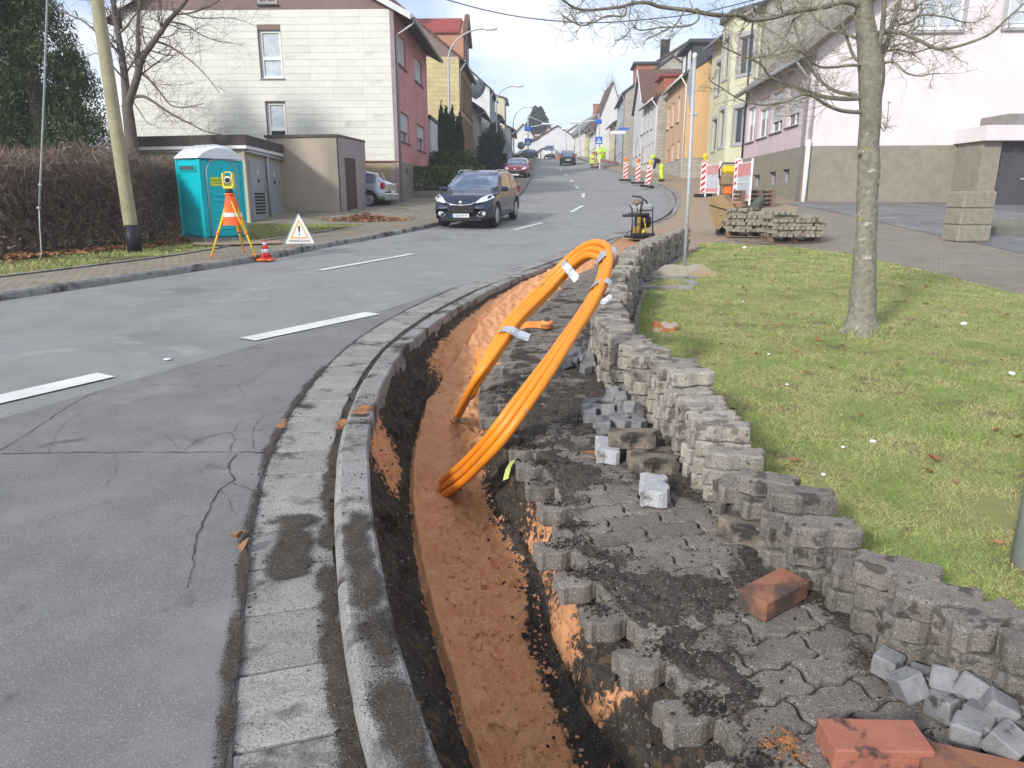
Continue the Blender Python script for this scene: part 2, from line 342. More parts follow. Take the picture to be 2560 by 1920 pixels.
for k,(p,w) in enumerate([([(0,1220),(400,1215),(900,1212),(1400,1212),(1700,1212)],.018),([(0,1200),(150,1110),(330,990),(480,890),(600,840)],.014),([(0,985),(150,950),(350,905),(500,880),(660,845),(830,820),(950,795),(1200,795),(1500,800),(1900,805)],.008),
  ([(880,760),(930,780),(945,800)],.007),([(1460,825),(1480,780),(1550,770),(1590,735),(1680,665),(1730,630)],.007),([(1130,1200),(1210,1140),(1330,1100),(1470,1080),(1600,1078),(1700,1085)],.010),
  ([(1410,1210),(1445,1130),(1410,1085)],.009),([(1440,1080),(1460,1040),(1560,990),(1700,970),(1790,960)],.007),([(1570,1200),(1550,1130),(1570,1060),(1590,1010),(1640,985)],.008),([(1460,1220),(1400,1300),(1440,1380),(1340,1450),(1290,1560),(1250,1640)],.018),
  ([(1430,1400),(1500,1430),(1570,1455)],.012),([(1460,805),(1500,850)],.006),([(1700,965),(1760,930),(1830,915)],.006),([(1850,800),(1880,830)],.006),([(1250,1640),(1200,1760),(1190,1900),(1150,2050)],.015),([(1700,1212),(1560,1216)],.02),([(1380,1300),(1300,1290),(1220,1330)],.006),([(1350,1450),(1400,1500),(1450,1590)],.006),([(1600,1080),(1640,1040),(1700,1060)],.005),([(1440,1130),(1500,1140),(1550,1150)],.005),([(1200,795),(1260,760),(1330,750)],.005),([(700,1212),(720,1330),(650,1420)],.005),([(300,1215),(340,1100),(420,1010),(520,960)],.005),([(1290,1560),(1200,1600),(1050,1620)],.006),([(1100,1200),(1050,1130),(980,1100)],.005)]): crack(p,w,seed=k)
crack([(gutL(y)-.012,y) for y in [1.1+.1*i for i in range(100)]],.022,amp=.006,dz=.009,seed=77,conv=False)
mb.build('road_crack',m_crack,kind='structure')
# lane markings
mk=MB()
cl=[ (P(0,865),P(230,812)),(P(535,735),P(805,678)),(P(690,585),P(893,549)),(P(1110,497),P(1172,482)),(P(1236,457),P(1256,446)),(P(1259,427),P(1261,418)),(P(1250,408),P(1243,402)),(P(1238,395),P(1232,388)),(P(1226,381),P(1219,374)),(P(1214,369),P(1209,365))]
for i,(a,b) in enumerate(cl):
    w=.27 if i<2 else .15
    if i==0: b=b; a=(a[0]-(b[0]-a[0])*1.2,a[1]-(b[1]-a[1])*1.2)
    if i<2: w=.24
    if i>=4: 
        ctr=((a[0]+b[0])/2,(a[1]+b[1])/2); L_=1.6; dx,dy=b[0]-a[0],b[1]-a[1]; l=math.hypot(dx,dy); a=(ctr[0]-dx/l*L_,ctr[1]-dy/l*L_); b=(ctr[0]+dx/l*L_,ctr[1]+dy/l*L_)
    n=10; dx,dy=b[0]-a[0],b[1]-a[1]; l=math.hypot(dx,dy); m_=MB(); vs=[]
    for j in range(n+1):
        x,y=a[0]+dx*j/n,a[1]+dy*j/n
        for s in (-1,1): X,Y=x+s*dy/l*w/2,y-s*dx/l*w/2; vs.append((X,Y,H(X,Y)+.012))
    m_.add(vs,[[2*j,2*j+1,2*j+3,2*j+2] for j in range(n)]); m_.build('lane_marking',m_mark,kind='structure')
for k in range(7): # crossing dashes
    for u in [1352+ [0,21,41,62,82,103,0][k]]:
        if k==6: continue
        x,y=G(u,418.0-.3*k); m_=MB(); m_.box((0,0,0),(1.0,.5,.004)); m_.build('lane_marking',m_mark,origin=(x,y,H(x,y)+.012),kind='structure')
# ------------------------------------------------------------ gutter slabs and kerb stones
gut=struct('gutter',ribbon(lambda y:gutL(y)-.01,lambda y:kerbIn(y)+.02,-1,150,-.012,nx=2,step=.2),m_soilt)
def slab_mesh():
    b=MB(); b.box((0,0,-.04),(.305,.322,.08),bev=.005); me=bpy.data.meshes.new('paving_slab'); me.from_pydata([tuple(v) for v in b.v],[],b.f); me.materials.append(m_conc); return me
sm=slab_mesh(); y=.9
while y<21:
    a=tang(gutL,y); x=gutL(y); w=kerbIn(y)-x
    o=link('paving_slab',sm,gut,(x+.168/math.cos(a),y,H(x,y)+.002+R.uniform(-.002,.003)),(prof(y+.5)-prof(y-.5),R.uniform(-.006,.006),-a+R.uniform(-.008,.008)),(1.11,1,1))
    y+=.334*math.cos(a)
far=ribbon(lambda y:gutL(y)+.01,lambda y:gutL(y)+.31,21,90,.006,nx=1); far.build('slab_row',m_conc,gut,kind='stuff')
kroot=struct('kerb',ribbon(lambda y:kerbIn(y)+.03,lambda y:kerbOut(y)-.03,-1,24,-.02,nx=1,step=.3),m_conc)
def kerb_stone(y0,y1,par,name='kerb_stone',st=5,fi=kerbIn,fo=kerbOut,top=.10,ch=.03,m=m_kerb,jit=.004):
    b=MB(); vs=[]; jz=R.uniform(-jit,jit); jx=R.uniform(-jit,jit); oy=(y0+y1)/2; ox=fo(oy); oz=H(ox,oy)
    for i in range(st+1):
        y=y0+(y1-y0)*i/st; a,c=fi(y)+jx,fo(y)+jx; z=H(a,y)+jz; w=c-a
        e=.006 if i in(0,st) else 0
        for (x,zz) in ((a+.01,z-.2),(a+.012,z+top-ch*1.6),(a+.022,z+top-ch*.6-e),(a+ch*1.5,z+top-e),(c-.012,z+top-e),(c,z+top-.014),(c,z-.13)): vs.append((x-ox,y-oy,zz-oz))
    for i in range(st):
        for j in range(7): b.f.append([i*7+j,i*7+(j+1)%7,(i+1)*7+(j+1)%7,(i+1)*7+j])
    b.f.append([6,5,4,3,2,1,0]); b.f.append([st*7+j for j in range(7)]); b.v=vs; b.m=[0]*len(b.f); b.sm=[False]*len(b.f)
    o=b.build(name,m,None); o.location=(ox,oy,oz); o.parent=par; return o
y=.7
while y<24:
    L_=.6 if y<12 else 1.0; d=L_*math.cos(tang(kerbIn,y+L_/2)); kerb_stone(y,y+d-.007,kroot); y+=d
# far kerb
fk=MB()
def krib(fi,fo,y0,y1,step,top=.11):
    ys=[];y=y0
    while y<y1: ys.append(y); y+=max(step,.03*y)
    ys.append(y1); vs=[]
    for y in ys:
        a,c=fi(y),fo(y); z=H(a,y)
        for x,zz in ((a,z-.1),(a+.02,z+top-.02),(a+.05,z+top),(c,z+top),(c,z-.1)): vs.append((x,y,zz))
    fs=[[i*5+j,i*5+j+1,i*5+j+6,i*5+j+5] for i in range(len(ys)-1) for j in range(4)]
    return MB().add(vs,fs)
krib(kerbIn,lambda y:kerbIn(y)+.18,24,140,.6).build('kerb_row',m_kerb,kroot,kind='stuff')
# ------------------------------------------------------------ left kerb, footway, verge
m_lpav=mat('footway_setts',(.36,.31,.235),(.28,.245,.185),scale=1.5,rough=.9,bump=.3,bscale=60,brick=(.2,.1,.012,(.45,.42,.36),.35),stain=[((.22,.20,.16),1.2,.55,.7)])
lk=struct('kerb_left',krib(lambda y:roadL(y),lambda y:roadL(y)-.14,26,140,.5),m_kerb)
y=-4
def klf(y): return roadL(y)
def kstoneL(y0,y1):
    b=MB(); vs=[]; oy=(y0+y1)/2; ox=roadL(oy); oz=H(ox,oy); jz=R.uniform(-.005,.005)
    for i in range(4):
        y=y0+(y1-y0)*i/3; a=roadL(y); z=H(a,y)+jz
        for x,zz in ((a,z-.1),(a-.01,z+.08),(a-.035,z+.11),(a-.14,z+.11),(a-.14,z-.1)): vs.append((x-ox,y-oy,zz-oz))
    b.v=vs; b.f=[[i*5+j,i*5+(j+1)%5,(i+1)*5+(j+1)%5,(i+1)*5+j] for i in range(3) for j in range(5)]+[[0,1,2,3,4],[19,18,17,16,15]]; b.m=[0]*len(b.f); b.sm=[False]*len(b.f)
    o=b.build('kerb_stone',m_kerb,None); o.location=(ox,oy,oz); o.parent=lk
while y<26: kstoneL(y,y+.93); y+=.94
walkL=lambda y: roadL(y)-.14-lerpc([(-5,1.5),(14,1.6),(18,1.75),(24,1.9),(40,2.0),(150,2)],y)
struct('footway_left',ribbon(walkL,lambda y:roadL(y)-.135,-12,140,.10,nx=6,step=.5),m_lpav)
# edging stones between footway and verge
ed=MB()
krib(lambda y:walkL(y)+.0,lambda y:walkL(y)-.06,-4,21,.6,top=.125).build('edging',m_kerb,lk)
m_grassL=mat('verge_grass',(.115,.14,.035),(.16,.135,.06),scale=3,rough=.95,bump=.8,bscale=50,stain=[((.10,.065,.035),2.2,.52,.62)])
struct('grass_verge',ribbon(lambda y:walkL(y)-lerpc([(-12,9),(10,5.5),(30,9)],y),lambda y:walkL(y)-.05,-12,22.6,.09,nx=14,step=.5,nzf=lambda x,y:.04*fb(x,y,0,.6)+.01),m_grassL)
m_drive=mat('driveway_gravel',(.30,.27,.21),(.22,.20,.15),scale=2,rough=.95,bump=.5,bscale=60,stain=[((.13,.14,.06),.8,.56,.64)])
struct('driveway',ribbon(lambda y:walkL(y)-14,lambda y:walkL(y)-.0,22.6,48,.095,nx=10,step=.6),m_drive)
# ------------------------------------------------------------ trench
def mixmat(name,A,B,ns=30,amp=.5,bump=1,bscale=70,attr='mask',th=.5,soft=.04):
    m=bpy.data.materials.new(name); m.use_nodes=True; t=m.node_tree; N=t.nodes; L=t.links; b=N['Principled BSDF']; b.inputs['Roughness'].default_value=.95; b.inputs['Specular IOR Level'].default_value=.15
    tc=N.new('ShaderNodeTexCoord')
    def noi(s,d=8): n=N.new('ShaderNodeTexNoise'); n.inputs['Scale'].default_value=s; n.inputs['Detail'].default_value=d; n.inputs['Roughness'].default_value=.68; L.new(tc.outputs['Object'],n.inputs[0]); return n.outputs[0]
    def colr(c,s):
        r=N.new('ShaderNodeValToRGB'); e=r.color_ramp.elements; e[0].position=.32; e[1].position=.68; e[0].color=(*c[0],1); e[1].color=(*c[1],1)
        L.new(noi(s),r.inputs[0]); o=r.outputs[0]
        for sp in c[2:]:
            v=N.new('ShaderNodeTexVoronoi'); v.inputs['Scale'].default_value=sp[1]; L.new(tc.outputs['Object'],v.inputs[0]); q=N.new('ShaderNodeSeparateColor'); L.new(v.outputs['Color'],q.inputs[0])
            g=N.new('ShaderNodeMath'); g.operation='LESS_THAN'; g.inputs[1].default_value=sp[2]; L.new(q.outputs[0],g.inputs[0]); x=N.new('ShaderNodeMix'); x.data_type='RGBA'; L.new(g.outputs[0],x.inputs[0]); L.new(o,x.inputs[6]); x.inputs[7].default_value=(*sp[0],1); o=x.outputs[2]
        return o
    at=N.new('ShaderNodeAttribute'); at.attribute_name=attr
    s=N.new('ShaderNodeMath'); s.operation='SUBTRACT'; s.inputs[1].default_value=.5; L.new(noi(ns),s.inputs[0])
    k=N.new('ShaderNodeMath'); k.operation='MULTIPLY_ADD'; k.inputs[1].default_value=amp*2; L.new(s.outputs[0],k.inputs[0]); L.new(at.outputs['Fac'],k.inputs[2])
    r=N.new('ShaderNodeMapRange'); r.inputs[1].default_value=th-soft; r.inputs[2].default_value=th+soft; L.new(k.outputs[0],r.inputs[0])
    x=N.new('ShaderNodeMix'); x.data_type='RGBA'; L.new(r.outputs[0],x.inputs[0]); L.new(colr(A,14),x.inputs[6]); L.new(colr(B,9),x.inputs[7]); L.new(x.outputs[2],b.inputs['Base Color'])
    bp=N.new('ShaderNodeBump'); bp.inputs['Strength'].default_value=bump; bp.inputs['Distance'].default_value=.012; L.new(noi(bscale,10),bp.inputs['Height']); L.new(bp.outputs[0],b.inputs['Normal'])
    return m
def setmask(o,vals,name='mask'):
    a=o.data.attributes.new(name,'FLOAT','POINT'); a.data.foreach_set('value',vals)
SOILC=[(.032,.028,.025),(.085,.073,.063),((.16,.145,.125),210,.05),((.12,.085,.055),35,.10)]
SANDC=[(.66,.31,.145),(.78,.41,.21),((.58,.30,.17),160,.06)]
m_trench=mixmat('trench_soil_and_sand',SOILC,SANDC,ns=26,amp=.75,soft=.07)
depth=lambda y: lerpc([(0,-.47),(5.5,-.45),(6.3,-.42),(7.2,-.34),(8.2,-.2),(9.5,-.09),(11,-.01),(13.6,.05),(30,.06)],y)
NL,NF,NR=18,40,16
ys=[];y=.85
while y<14.2: ys.append(y); y+=max(.013,.005*y)
vs=[];mask=[]
for y in ys:
    L0=kerbOut(y)-.004; R0=lipR(y)+.115; zt=H(L0,y); d=depth(y)
    wl=lerpc([(0,.28),(3,.25),(4.5,.22),(6,.19),(8,.25),(10,.2),(14,.1)],y)
    fl=L0+wl; fr=R0-.02
    deep=min(1,max(0,(-d)/.3))
    for i in range(NL):
        t=i/(NL-1); tt=t
        x=L0+wl*(tt**1.25); z=zt+.03+(d-.03)*(tt**.85)
        n=(fb(x*1.3,y,z,6,5)*.042+fb(x,y,z,26,4)*.016)*math.sin(math.pi*min(1,t*1.02))*deep+nz(x,y,z,3.5)*.03*t*(1-t)*4
        # ledge of sand midway on the left wall
        x+=n*1.2; z+=fb(x,y,z+5,14,3)*.012*min(1,t*4)
        s=0
        if y>6.0: s+=.75*ss(6.0,7.4,y)*ss(.12,.5,t)
        s+=.95*math.exp(-((y-4.3)/.42)**2)*(1-ss(.5,.95,t))
        s+=.25*math.exp(-((y-2.6)/.12)**2)*(1-abs(t-.5)*2)
        s=max(s,ss(.86,1.03,t)*.75)
        vs.append((x,y,z)); mask.append(s)
    for i in range(1,NF):
        t=i/NF; x=fl+(fr-fl)*t; z=zt+d
        z+=.05*fb(x,y,0,3,3)+.030*fb(x,y,3,11,4)+.034*abs(fb(x,y,7,22,4))+.016*abs(nz(x,y,9,48))
        z+=.05*(1-ss(0,.25,t))*deep + .10*ss(.72,1,t)*deep*(.6+nz(0,y,4,2.3))
        # mound under buried conduit between 4.8 and 6.4
        z+=.10*math.exp(-((y-5.55)/.75)**2)*math.exp(-((t-.45)/.3)**2)
        if y>7: z+= .05*(1-t)*ss(7,8.5,y)
        s=1.0-.9*ss(.70+.14*nz(1,y,0,1.7),1.0,t)*ss(1.2,1.6,4.2-y*.45)
        if y<3.2: s-=.35*ss(.6,.95,t)
        vs.append((x,y,z)); mask.append(s)
    for i in range(NR):
        t=i/(NR-1); x=fr+.085*t**.8; z=zt+d+.08*deep+(.02-d-.08*deep)*t
        n=(fb(x,y*1.2,z*1.5,8,4)*.035+fb(x,y,z,24,4)*.014)*math.sin(math.pi*min(1,t+.05))*deep
        x+=n; s=.12+.40*math.exp(-((y-3.3)/.5)**2)*(1-ss(.5,.8,t))+.5*math.exp(-((y-2.62)/.25)**2)*(1-ss(.55,.85,t))
        s+=.42*math.exp(-((y-2.0-.25*(1-t))/.07)**2)
        if y>6: s+=.3*ss(6,8,y)
        if y>9: s+=.5
        vs.append((x,y,z)); mask.append(s)
W_=NL+NF-1+NR
fs=[[j*W_+i,j*W_+i+1,(j+1)*W_+i+1,(j+1)*W_+i] for j in range(len(ys)-1) for i in range(W_-1)]
mb=MB(); mb.smooth=True; mb.add(vs,fs); tr=struct('trench',mb,m_trench,fixn=False); setmask(tr,mask)
# crumbs and pebbles in trench / on soil
def pebble_mesh(name,m,seed):
    rr=random.Random(seed); bm=bmesh.new(); bmesh.ops.create_icosphere(bm,subdivisions=1,radius=1)
    for v in bm.verts: v.co*=rr.uniform(.75,1.15); v.co.z*=.7
    me=bpy.data.meshes.new(name); bm.to_mesh(me); bm.free(); me.materials.append(m); return me
def scatter(name,pts,m,kind='stuff',seed=1,parent=None,flat=.7):
    rr=random.Random(seed); base=[]
    for k in range(6):
        bm=bmesh.new(); bmesh.ops.create_icosphere(bm,subdivisions=1,radius=1); V_=[]
        for v in bm.verts: V_.append(v.co*rr.uniform(.7,1.2))
        Fc=[[v.index for v in f.verts] for f in bm.faces]; bm.free(); base.append((V_,Fc))
    b=MB()
    for (x,y,z,s) in pts:
        V_,Fc=rr.choice(base); M_=Euler((rr.random()*6,rr.random()*6,rr.random()*6)).to_matrix(); a=rr.uniform(.7,1.5)
        b.add([(x+(q:=M_@Vector((v.x*s*a,v.y*s,v.z*s))).x,y+q.y,z+q.z*flat) for v in V_],Fc)
    return b.build(name,m,parent,kind=kind,fixn=False)
def trench_z(x,y):
    zt=H(x,y); return zt+depth(y)+.05*fb(x,y,0,3,3)+.030*fb(x,y,3,11,4)+.034*abs(fb(x,y,7,22,4))+.016*abs(nz(x,y,9,48))-.012
pts=[];pt2=[]
for k in range(4200):
    y=.9+R.random()**1.3*6; L0=kerbOut(y)+.25; R0=lipR(y)+.06; x=R.uniform(L0,R0); z=trench_z(x,y)+.012
    t=(x-L0)/(R0-L0)
    s=R.uniform(.003,.009)*(2.4 if R.random()<.08 else 1)
    (pt2 if t>.66+.1*nz(y,0,0,5) and R.random()<.35 and y<3.8 else pts).append((x,y,z+(.05 if t>.8 else 0),s))
m_sandc=mat('sand_clod',(.68,.36,.205),(.56,.29,.165),scale=12,rough=.95,bump=.5)
m_peb=mat('pebble',(.20,.18,.16),(.10,.09,.08),scale=6,rough=.8,bump=.3)
ps=[]
for k in range(420):
    y=.95+R.random()**1.4*6; t=R.random(); L0=kerbOut(y); wl=.25; x=L0+wl*t**1.25; z=H(L0,y)+.03+(depth(y)-.03)*t**.85; n=(fb(x*1.3,y,z,6,5)*.042)*math.sin(math.pi*t); ps.append((x+n*1.2,y,z+n,R.uniform(.004,.011)*(1.9 if R.random()<.06 else 1)))
for k in range(260):
    y=.95+R.random()**1.4*3.5; t=R.random(); ps.append((lipR(y)+.095+.085*t+R.gauss(0,.008),y,H(0,y)+depth(y)*(1-t)+.03,R.uniform(.004,.012)))
scatter('wall_stones',ps,mat('wall_stone',(.17,.14,.11),(.09,.075,.06),scale=5,rough=.9),seed=9)
scatter('sand_clod',pts,m_sandc,seed=3); scatter('soil_clod',pt2[::2],m_soil,seed=4)
# sand spill beyond the trench, up to the compactor and along the far kerb
m_dust=mixmat('sandy_earth',[(.30,.235,.165),(.38,.30,.215),((.20,.15,.10),40,.1)],[(.42,.215,.11),(.50,.27,.15)],ns=3,amp=.6,bump=.6,bscale=40,soft=.15)
def rib_mask(name,fl,fr,y0,y1,dz,nx,step,mf,zf,m):
    b=ribbon(fl,fr,y0,y1,dz,nx,step,.02,zf); o=struct(name,b,m,fixn=False); setmask(o,[mf(v[0],v[1]) for v in b.v]); return o
farR=lambda y: lerpc([(13.5,3.6),(17,5.2),(22,8.5),(28,10.9),(38,11.9),(48,12.5),(60,11.6),(80,11.8),(150,13)],y)
rib_mask('sandy_footway',kerbOut,farR,14.1,140,.085,14,.3,lambda x,y: .12+.75*math.exp(-((x-kerbOut(y)-.25)/.4)**2)*(1-ss(17,22,y))+.28*math.exp(-((x-kerbOut(y)-.6)/.35)**2),lambda x,y:.02*fb(x,y,0,1.5,3)*ss(0,.3,x-kerbOut(y)),m_dust)
# ============================================================ PAVED WALKWAY
PL,PW,PH=.2420,.1205,.076
def outline(l,w,n=12,a=.0095,b=.011):
    pts=[]
    ly=lambda x: a*math.sin(2*math.pi*x/(l/2)+.6)
    ex=lambda y: b*math.sin(2*math.pi*y/w)
    for i in range(n): x=-l/2+l*i/n; pts.append((x,-w/2+ly(x)))
    for i in range(6): y=-w/2+w*i/6; pts.append((l/2+ex(y),y+ly(l/2)))
    for i in range(n): x=l/2-l*i/n; pts.append((x,w/2+ly(x)))
    for i in range(6): y=w/2-w*i/6; pts.append((-l/2+ex(y),y+ly(-l/2)))
    return pts
def paver_mesh(name,m,h=PH,l=PL-.006,w=PW-.006,n=12,ch=.004,rough=0,seed=0):
    o=outline(l,w,n); k=len(o); rr=random.Random(seed); vs=[];fs=[]
    sh=lambda p,s:(p[0]*(1-2*s/l),p[1]*(1-2*s/w))
    for (z,s) in ((-h,ch*.7),(-h+ch,0),(-ch*1.3,0),(0,ch)):
        for p in o:
            q=sh(p,s); vs.append((q[0]+rr.uniform(-rough,rough),q[1]+rr.uniform(-rough,rough),z+rr.uniform(-rough,rough)*.5))
    for j in range(3):
        for i in range(k): fs.append([j*k+i,j*k+(i+1)%k,(j+1)*k+(i+1)%k,(j+1)*k+i])
    fs.append([3*k+i for i in range(k)]); fs.append(list(range(k))[::-1])
    me=bpy.data.meshes.new(name); me.from_pydata(vs,[],fs); me.materials.append(m); return me,vs,fs
pv=[paver_mesh('paving_stone',m_pav,l=PL-.012,w=PW-.011,ch=.005,rough=.0012,seed=s)[0] for s in range(4)]
# bed
bed=struct('walkway',ribbon(lambda y:lipR(y)+.185,lambda y:max(lawnL(y),lipR(y)+.62),.6,14.2,.035,nx=4,step=.15),m_soil)
sp=(.86,1.2); pts=[];s=0
phi=lambda y: math.radians(lerpc([(1,23),(2,20),(3,13),(4,6),(5,0),(6,-8),(8,-14),(10,-18),(14,-24)],y))
x,y=sp; rows=[]
while y<14.3:
    a=phi(y); rows.append((x,y,a)); x-=math.sin(a)*PW; y+=math.cos(a)*PW
cnt=0; edge_p=[]; farp=MB(); _,pvv,pvf=paver_mesh('x',m_pav,n=6)
for k,(x,y,a) in enumerate(rows):
    for j in range(-7,9):
        u=j*PL+(k%2)*PL/2; X=x+u*math.cos(a); Y=y+u*math.sin(a)
        lo=lipR(Y)+.035; hi=max(lawnL(Y)-.05,lo+.3)
        if Y>9: lo=lipR(Y)+.1
        if X<lo+.06+.02*nz(0,Y,5,7) or X>hi or Y<.8: continue
        if X<lo+.24 and R.random()<.07 : continue
        z=H(X,Y)+.10+R.uniform(-.0035,.0035); rot=(R.uniform(-.02,.02),R.uniform(-.015,.015),a+R.uniform(-.02,.02))
        if X<lo+.2: rot=(rot[0],-R.uniform(0,.06),rot[2]+R.uniform(-.05,.05))
        if X<lo+.22 and Y<5: edge_p.append((X,Y,z))
        if cnt<298 and Y<7: link('paving_stone',R.choice(pv),bed,(X,Y,z),rot); cnt+=1
        else:
            M_=Euler(rot).to_matrix(); farp.add([Vector((X,Y,z))+M_@Vector(v) for v in pvv],pvf)
farp.build('paving_stones',m_pav,bed,kind='stuff')
# soil lying on the paving: fills joints, heaps near the lip
def soil_amt(x,y):
    d=x-lipR(y); e=stX(y)-x
    s=.07+.16*fb(x,y,0,2.2,3)+.14*fb(x,y,5,7,3)
    s+=.46*math.exp(-(d/.24)**2)*(.55+.7*nz(x*1.5,y*1.5,2,1.6))
    s+=.30*math.exp(-((e-.1)/.16)**2)
    if y<2.35: s+=(.16+.3*nz(x,y,6,3.2))*(1-ss(.35,.75,d))*(1-ss(1.9,2.4,y))
    s+=.26*math.exp(-((y-2.33)/.16)**2)*(1-ss(.5,.9,d))
    s+=.22*math.exp(-((y-4.3)/.8)**2)
    s-=.30*math.exp(-((y-2.8)/.35)**2)*ss(.15,.45,d)
    s-=.25*math.exp(-((x-.95)/.22)**2-((y-1.85)/.3)**2)
    return s
ys=[];y=.85
while y<13.5: ys.append(y); y+=max(.016,.005*y)
NX=80; vs=[];mask=[]
for y in ys:
    a=lipR(y)+.16+.035*nz(y,0,4,6)+.03*nz(y,2,4,19); b_=max(lawnL(y)+.02,a+.4)
    for i in range(NX+1):
        x=a+(b_-a)*i/NX; s=soil_amt(x,y); g=fb(x,y,9,22,4)
        z=-.014+.004*g
        if s>.13: z+=.006*ss(.13,.19,s)+min(.026,(s-.13)*.07)+ .014*abs(g)*ss(.13,.3,s)
        z-=.07*max(0,1-i/2.5)
        vs.append((x,y,H(x,y)+.10+z))
        o=.85*math.exp(-((x-.70)/.10)**2-((y-1.55-(.70-x)*1.1)/.13)**2)+.8*math.exp(-((x-.42)/.12)**2-((y-3.62)/.07)**2)+.75*math.exp(-((x-.15)/.05)**2-((y-2.9)/.10)**2)+.7*math.exp(-((x-.36)/.05)**2-((y-2.6)/.05)**2)
        o+=.35*ss(7,9,y)+.3*ss(9,12,y)
        mask.append(o)
m_loose=mixmat('loose_soil_on_paving',[(.040,.035,.031),(.10,.088,.077),((.20,.185,.165),260,.07),((.10,.075,.055),180,.07)],[(.42,.17,.06),(.50,.23,.09)],ns=35,amp=.35)
mb=MB(); mb.smooth=True; mb.add(vs,[[j*(NX+1)+i,j*(NX+1)+i+1,(j+1)*(NX+1)+i+1,(j+1)*(NX+1)+i] for j in range(len(ys)-1) for i in range(NX)])
so_=mb.build('loose_soil',m_loose,None,kind='stuff',fixn=False); setmask(so_,mask)
so_['label']='dark crumbly soil and grit spread over the walkway pavers'
pts=[];p2=[]
for k in range(9000):
    y=.95+R.random()**1.6*5.5; a=lipR(y)+.04; x=a+R.random()**1.3*(stX(y)-a)
    s=soil_amt(x,y)
    if x>lipR(y)+.16 and R.random()<max(.05,min(1,(s+.1)*1.6)):
        r=R.uniform(.0018,.006)*(2.2 if R.random()<.02 else 1); (pts if R.random()<.72 else p2).append((x,y,H(x,y)+.10+max(0,min(.03,(s-.2)*.07))+r*.4,r))
for k in range(700):   # along the kerb top and gutter
    y=1.1+R.random()*5; q=R.random()
    x=kerbIn(y)+.05+R.random()*.12 if q<.5 else gutL(y)+R.gauss(.0,.03) if q<.75 else kerbIn(y)-.03+R.gauss(0,.025)
    zz=H(x,y)+(.10 if q<.5 else .006); r=R.uniform(.002,.006)
    if q<.5 and nz(x,y,0,2)<-.05: continue
    (pts if R.random()<.6 else p2).append((x,y,zz+r*.3,r))
for (ex,ey,ez) in edge_p:
    if R.random()<.3: continue
    m0=R.uniform(-.05,.05)
    for k in range(R.randrange(60,220)):
        dx=R.gauss(m0,.045); dy=R.gauss(0,.03)
        if abs(dx)<.112 and abs(dy)<.052: pts.append((ex+dx,ey+dy,ez+.002+abs(R.gauss(0,.004)),R.uniform(.0018,.0065)))
scatter('soil_crumbs',pts,m_soil,seed=11); scatter('pebbles',p2,m_peb,seed=12)
# dirt film in the corner between gutter and kerb and on the kerb top
m_kdirt=mixmat('kerb_dirt',[(.055,.048,.040),(.095,.083,.070),((.17,.16,.14),260,.06)],[(.40,.18,.08),(.5,.24,.11)],ns=20,amp=.3)
def granular(m,lo=.46,hi=.54,sc=140,amp=1.0):
    t=m.node_tree;N=t.nodes;L=t.links; at=N.new('ShaderNodeAttribute'); at.attribute_name='cov'; tc=N.new('ShaderNodeTexCoord')
    a=N.new('ShaderNodeTexNoise'); a.inputs['Scale'].default_value=sc; a.inputs['Detail'].default_value=4; a.inputs['Roughness'].default_value=.75; L.new(tc.outputs['Object'],a.inputs[0])
    s=N.new('ShaderNodeMath'); s.operation='SUBTRACT'; s.inputs[1].default_value=.5; L.new(a.outputs[0],s.inputs[0]); k=N.new('ShaderNodeMath'); k.operation='MULTIPLY_ADD'; k.inputs[1].default_value=amp*2; L.new(s.outputs[0],k.inputs[0]); L.new(at.outputs['Fac'],k.inputs[2])
    r=N.new('ShaderNodeMapRange'); r.inputs[1].default_value=lo; r.inputs[2].default_value=hi; L.new(k.outputs[0],r.inputs[0]); L.new(r.outputs[0],N['Principled BSDF'].inputs['Alpha'])
granular(m_kdirt)
def dirt_patch(fn,y0,y1,dz0,k,nx=14,w=None,step=.03):
    b=MB(); vs=[]; ys=[];y=y0; endf=lambda q:-1.2*(1-ss(y0,y0+.15,q))-1.2*ss(y1-.15,y1,q)
    while y<y1: ys.append(y); y+=step
    mk_=[]; cov=[]
    for y in ys:
        c,w=fn(y)
        for i in range(nx+1):
            t=i/nx; x=c-w*.8+w*1.6*t; e=math.sin(math.pi*t); z=.0025+.006*e*(.5+fb(x,y,k,9,4)); cov.append(-.02+.72*e**1.5+.55*fb(x,y,k,5,4)+endf(y))
            vs.append((x,y,H(x,y)+dz0+z)); mk_.append(.9*math.exp(-((y-4.4)/.12)**2))
    b.smooth=True; b.add(vs,[[j*(nx+1)+i,j*(nx+1)+i+1,(j+1)*(nx+1)+i+1,(j+1)*(nx+1)+i] for j in range(len(ys)-1) for i in range(nx)])
    o=b.build('dirt_film',m_kdirt,None,kind='stuff',fixn=False); setmask(o,mk_); setmask(o,cov,'cov'); o['label']='thin dark dirt washed along the kerb and gutter'
dirt_patch(lambda y:(kerbIn(y)-.02,.10),.9,11,.003,1,nx=20)
dirt_patch(lambda y:(gutL(y)-.02,.065),.9,6,.009,9,nx=16)
dirt_patch(lambda y:(kerbIn(y)+.115,.13*(1-.0*y)),1.3,3.05,.105,2)
dirt_patch(lambda y:(kerbIn(y)+.115,.12),4.15,4.6,.105,3)
dirt_patch(lambda y:(gutL(y)+.16,.22),2.4,3.2,.003,4)
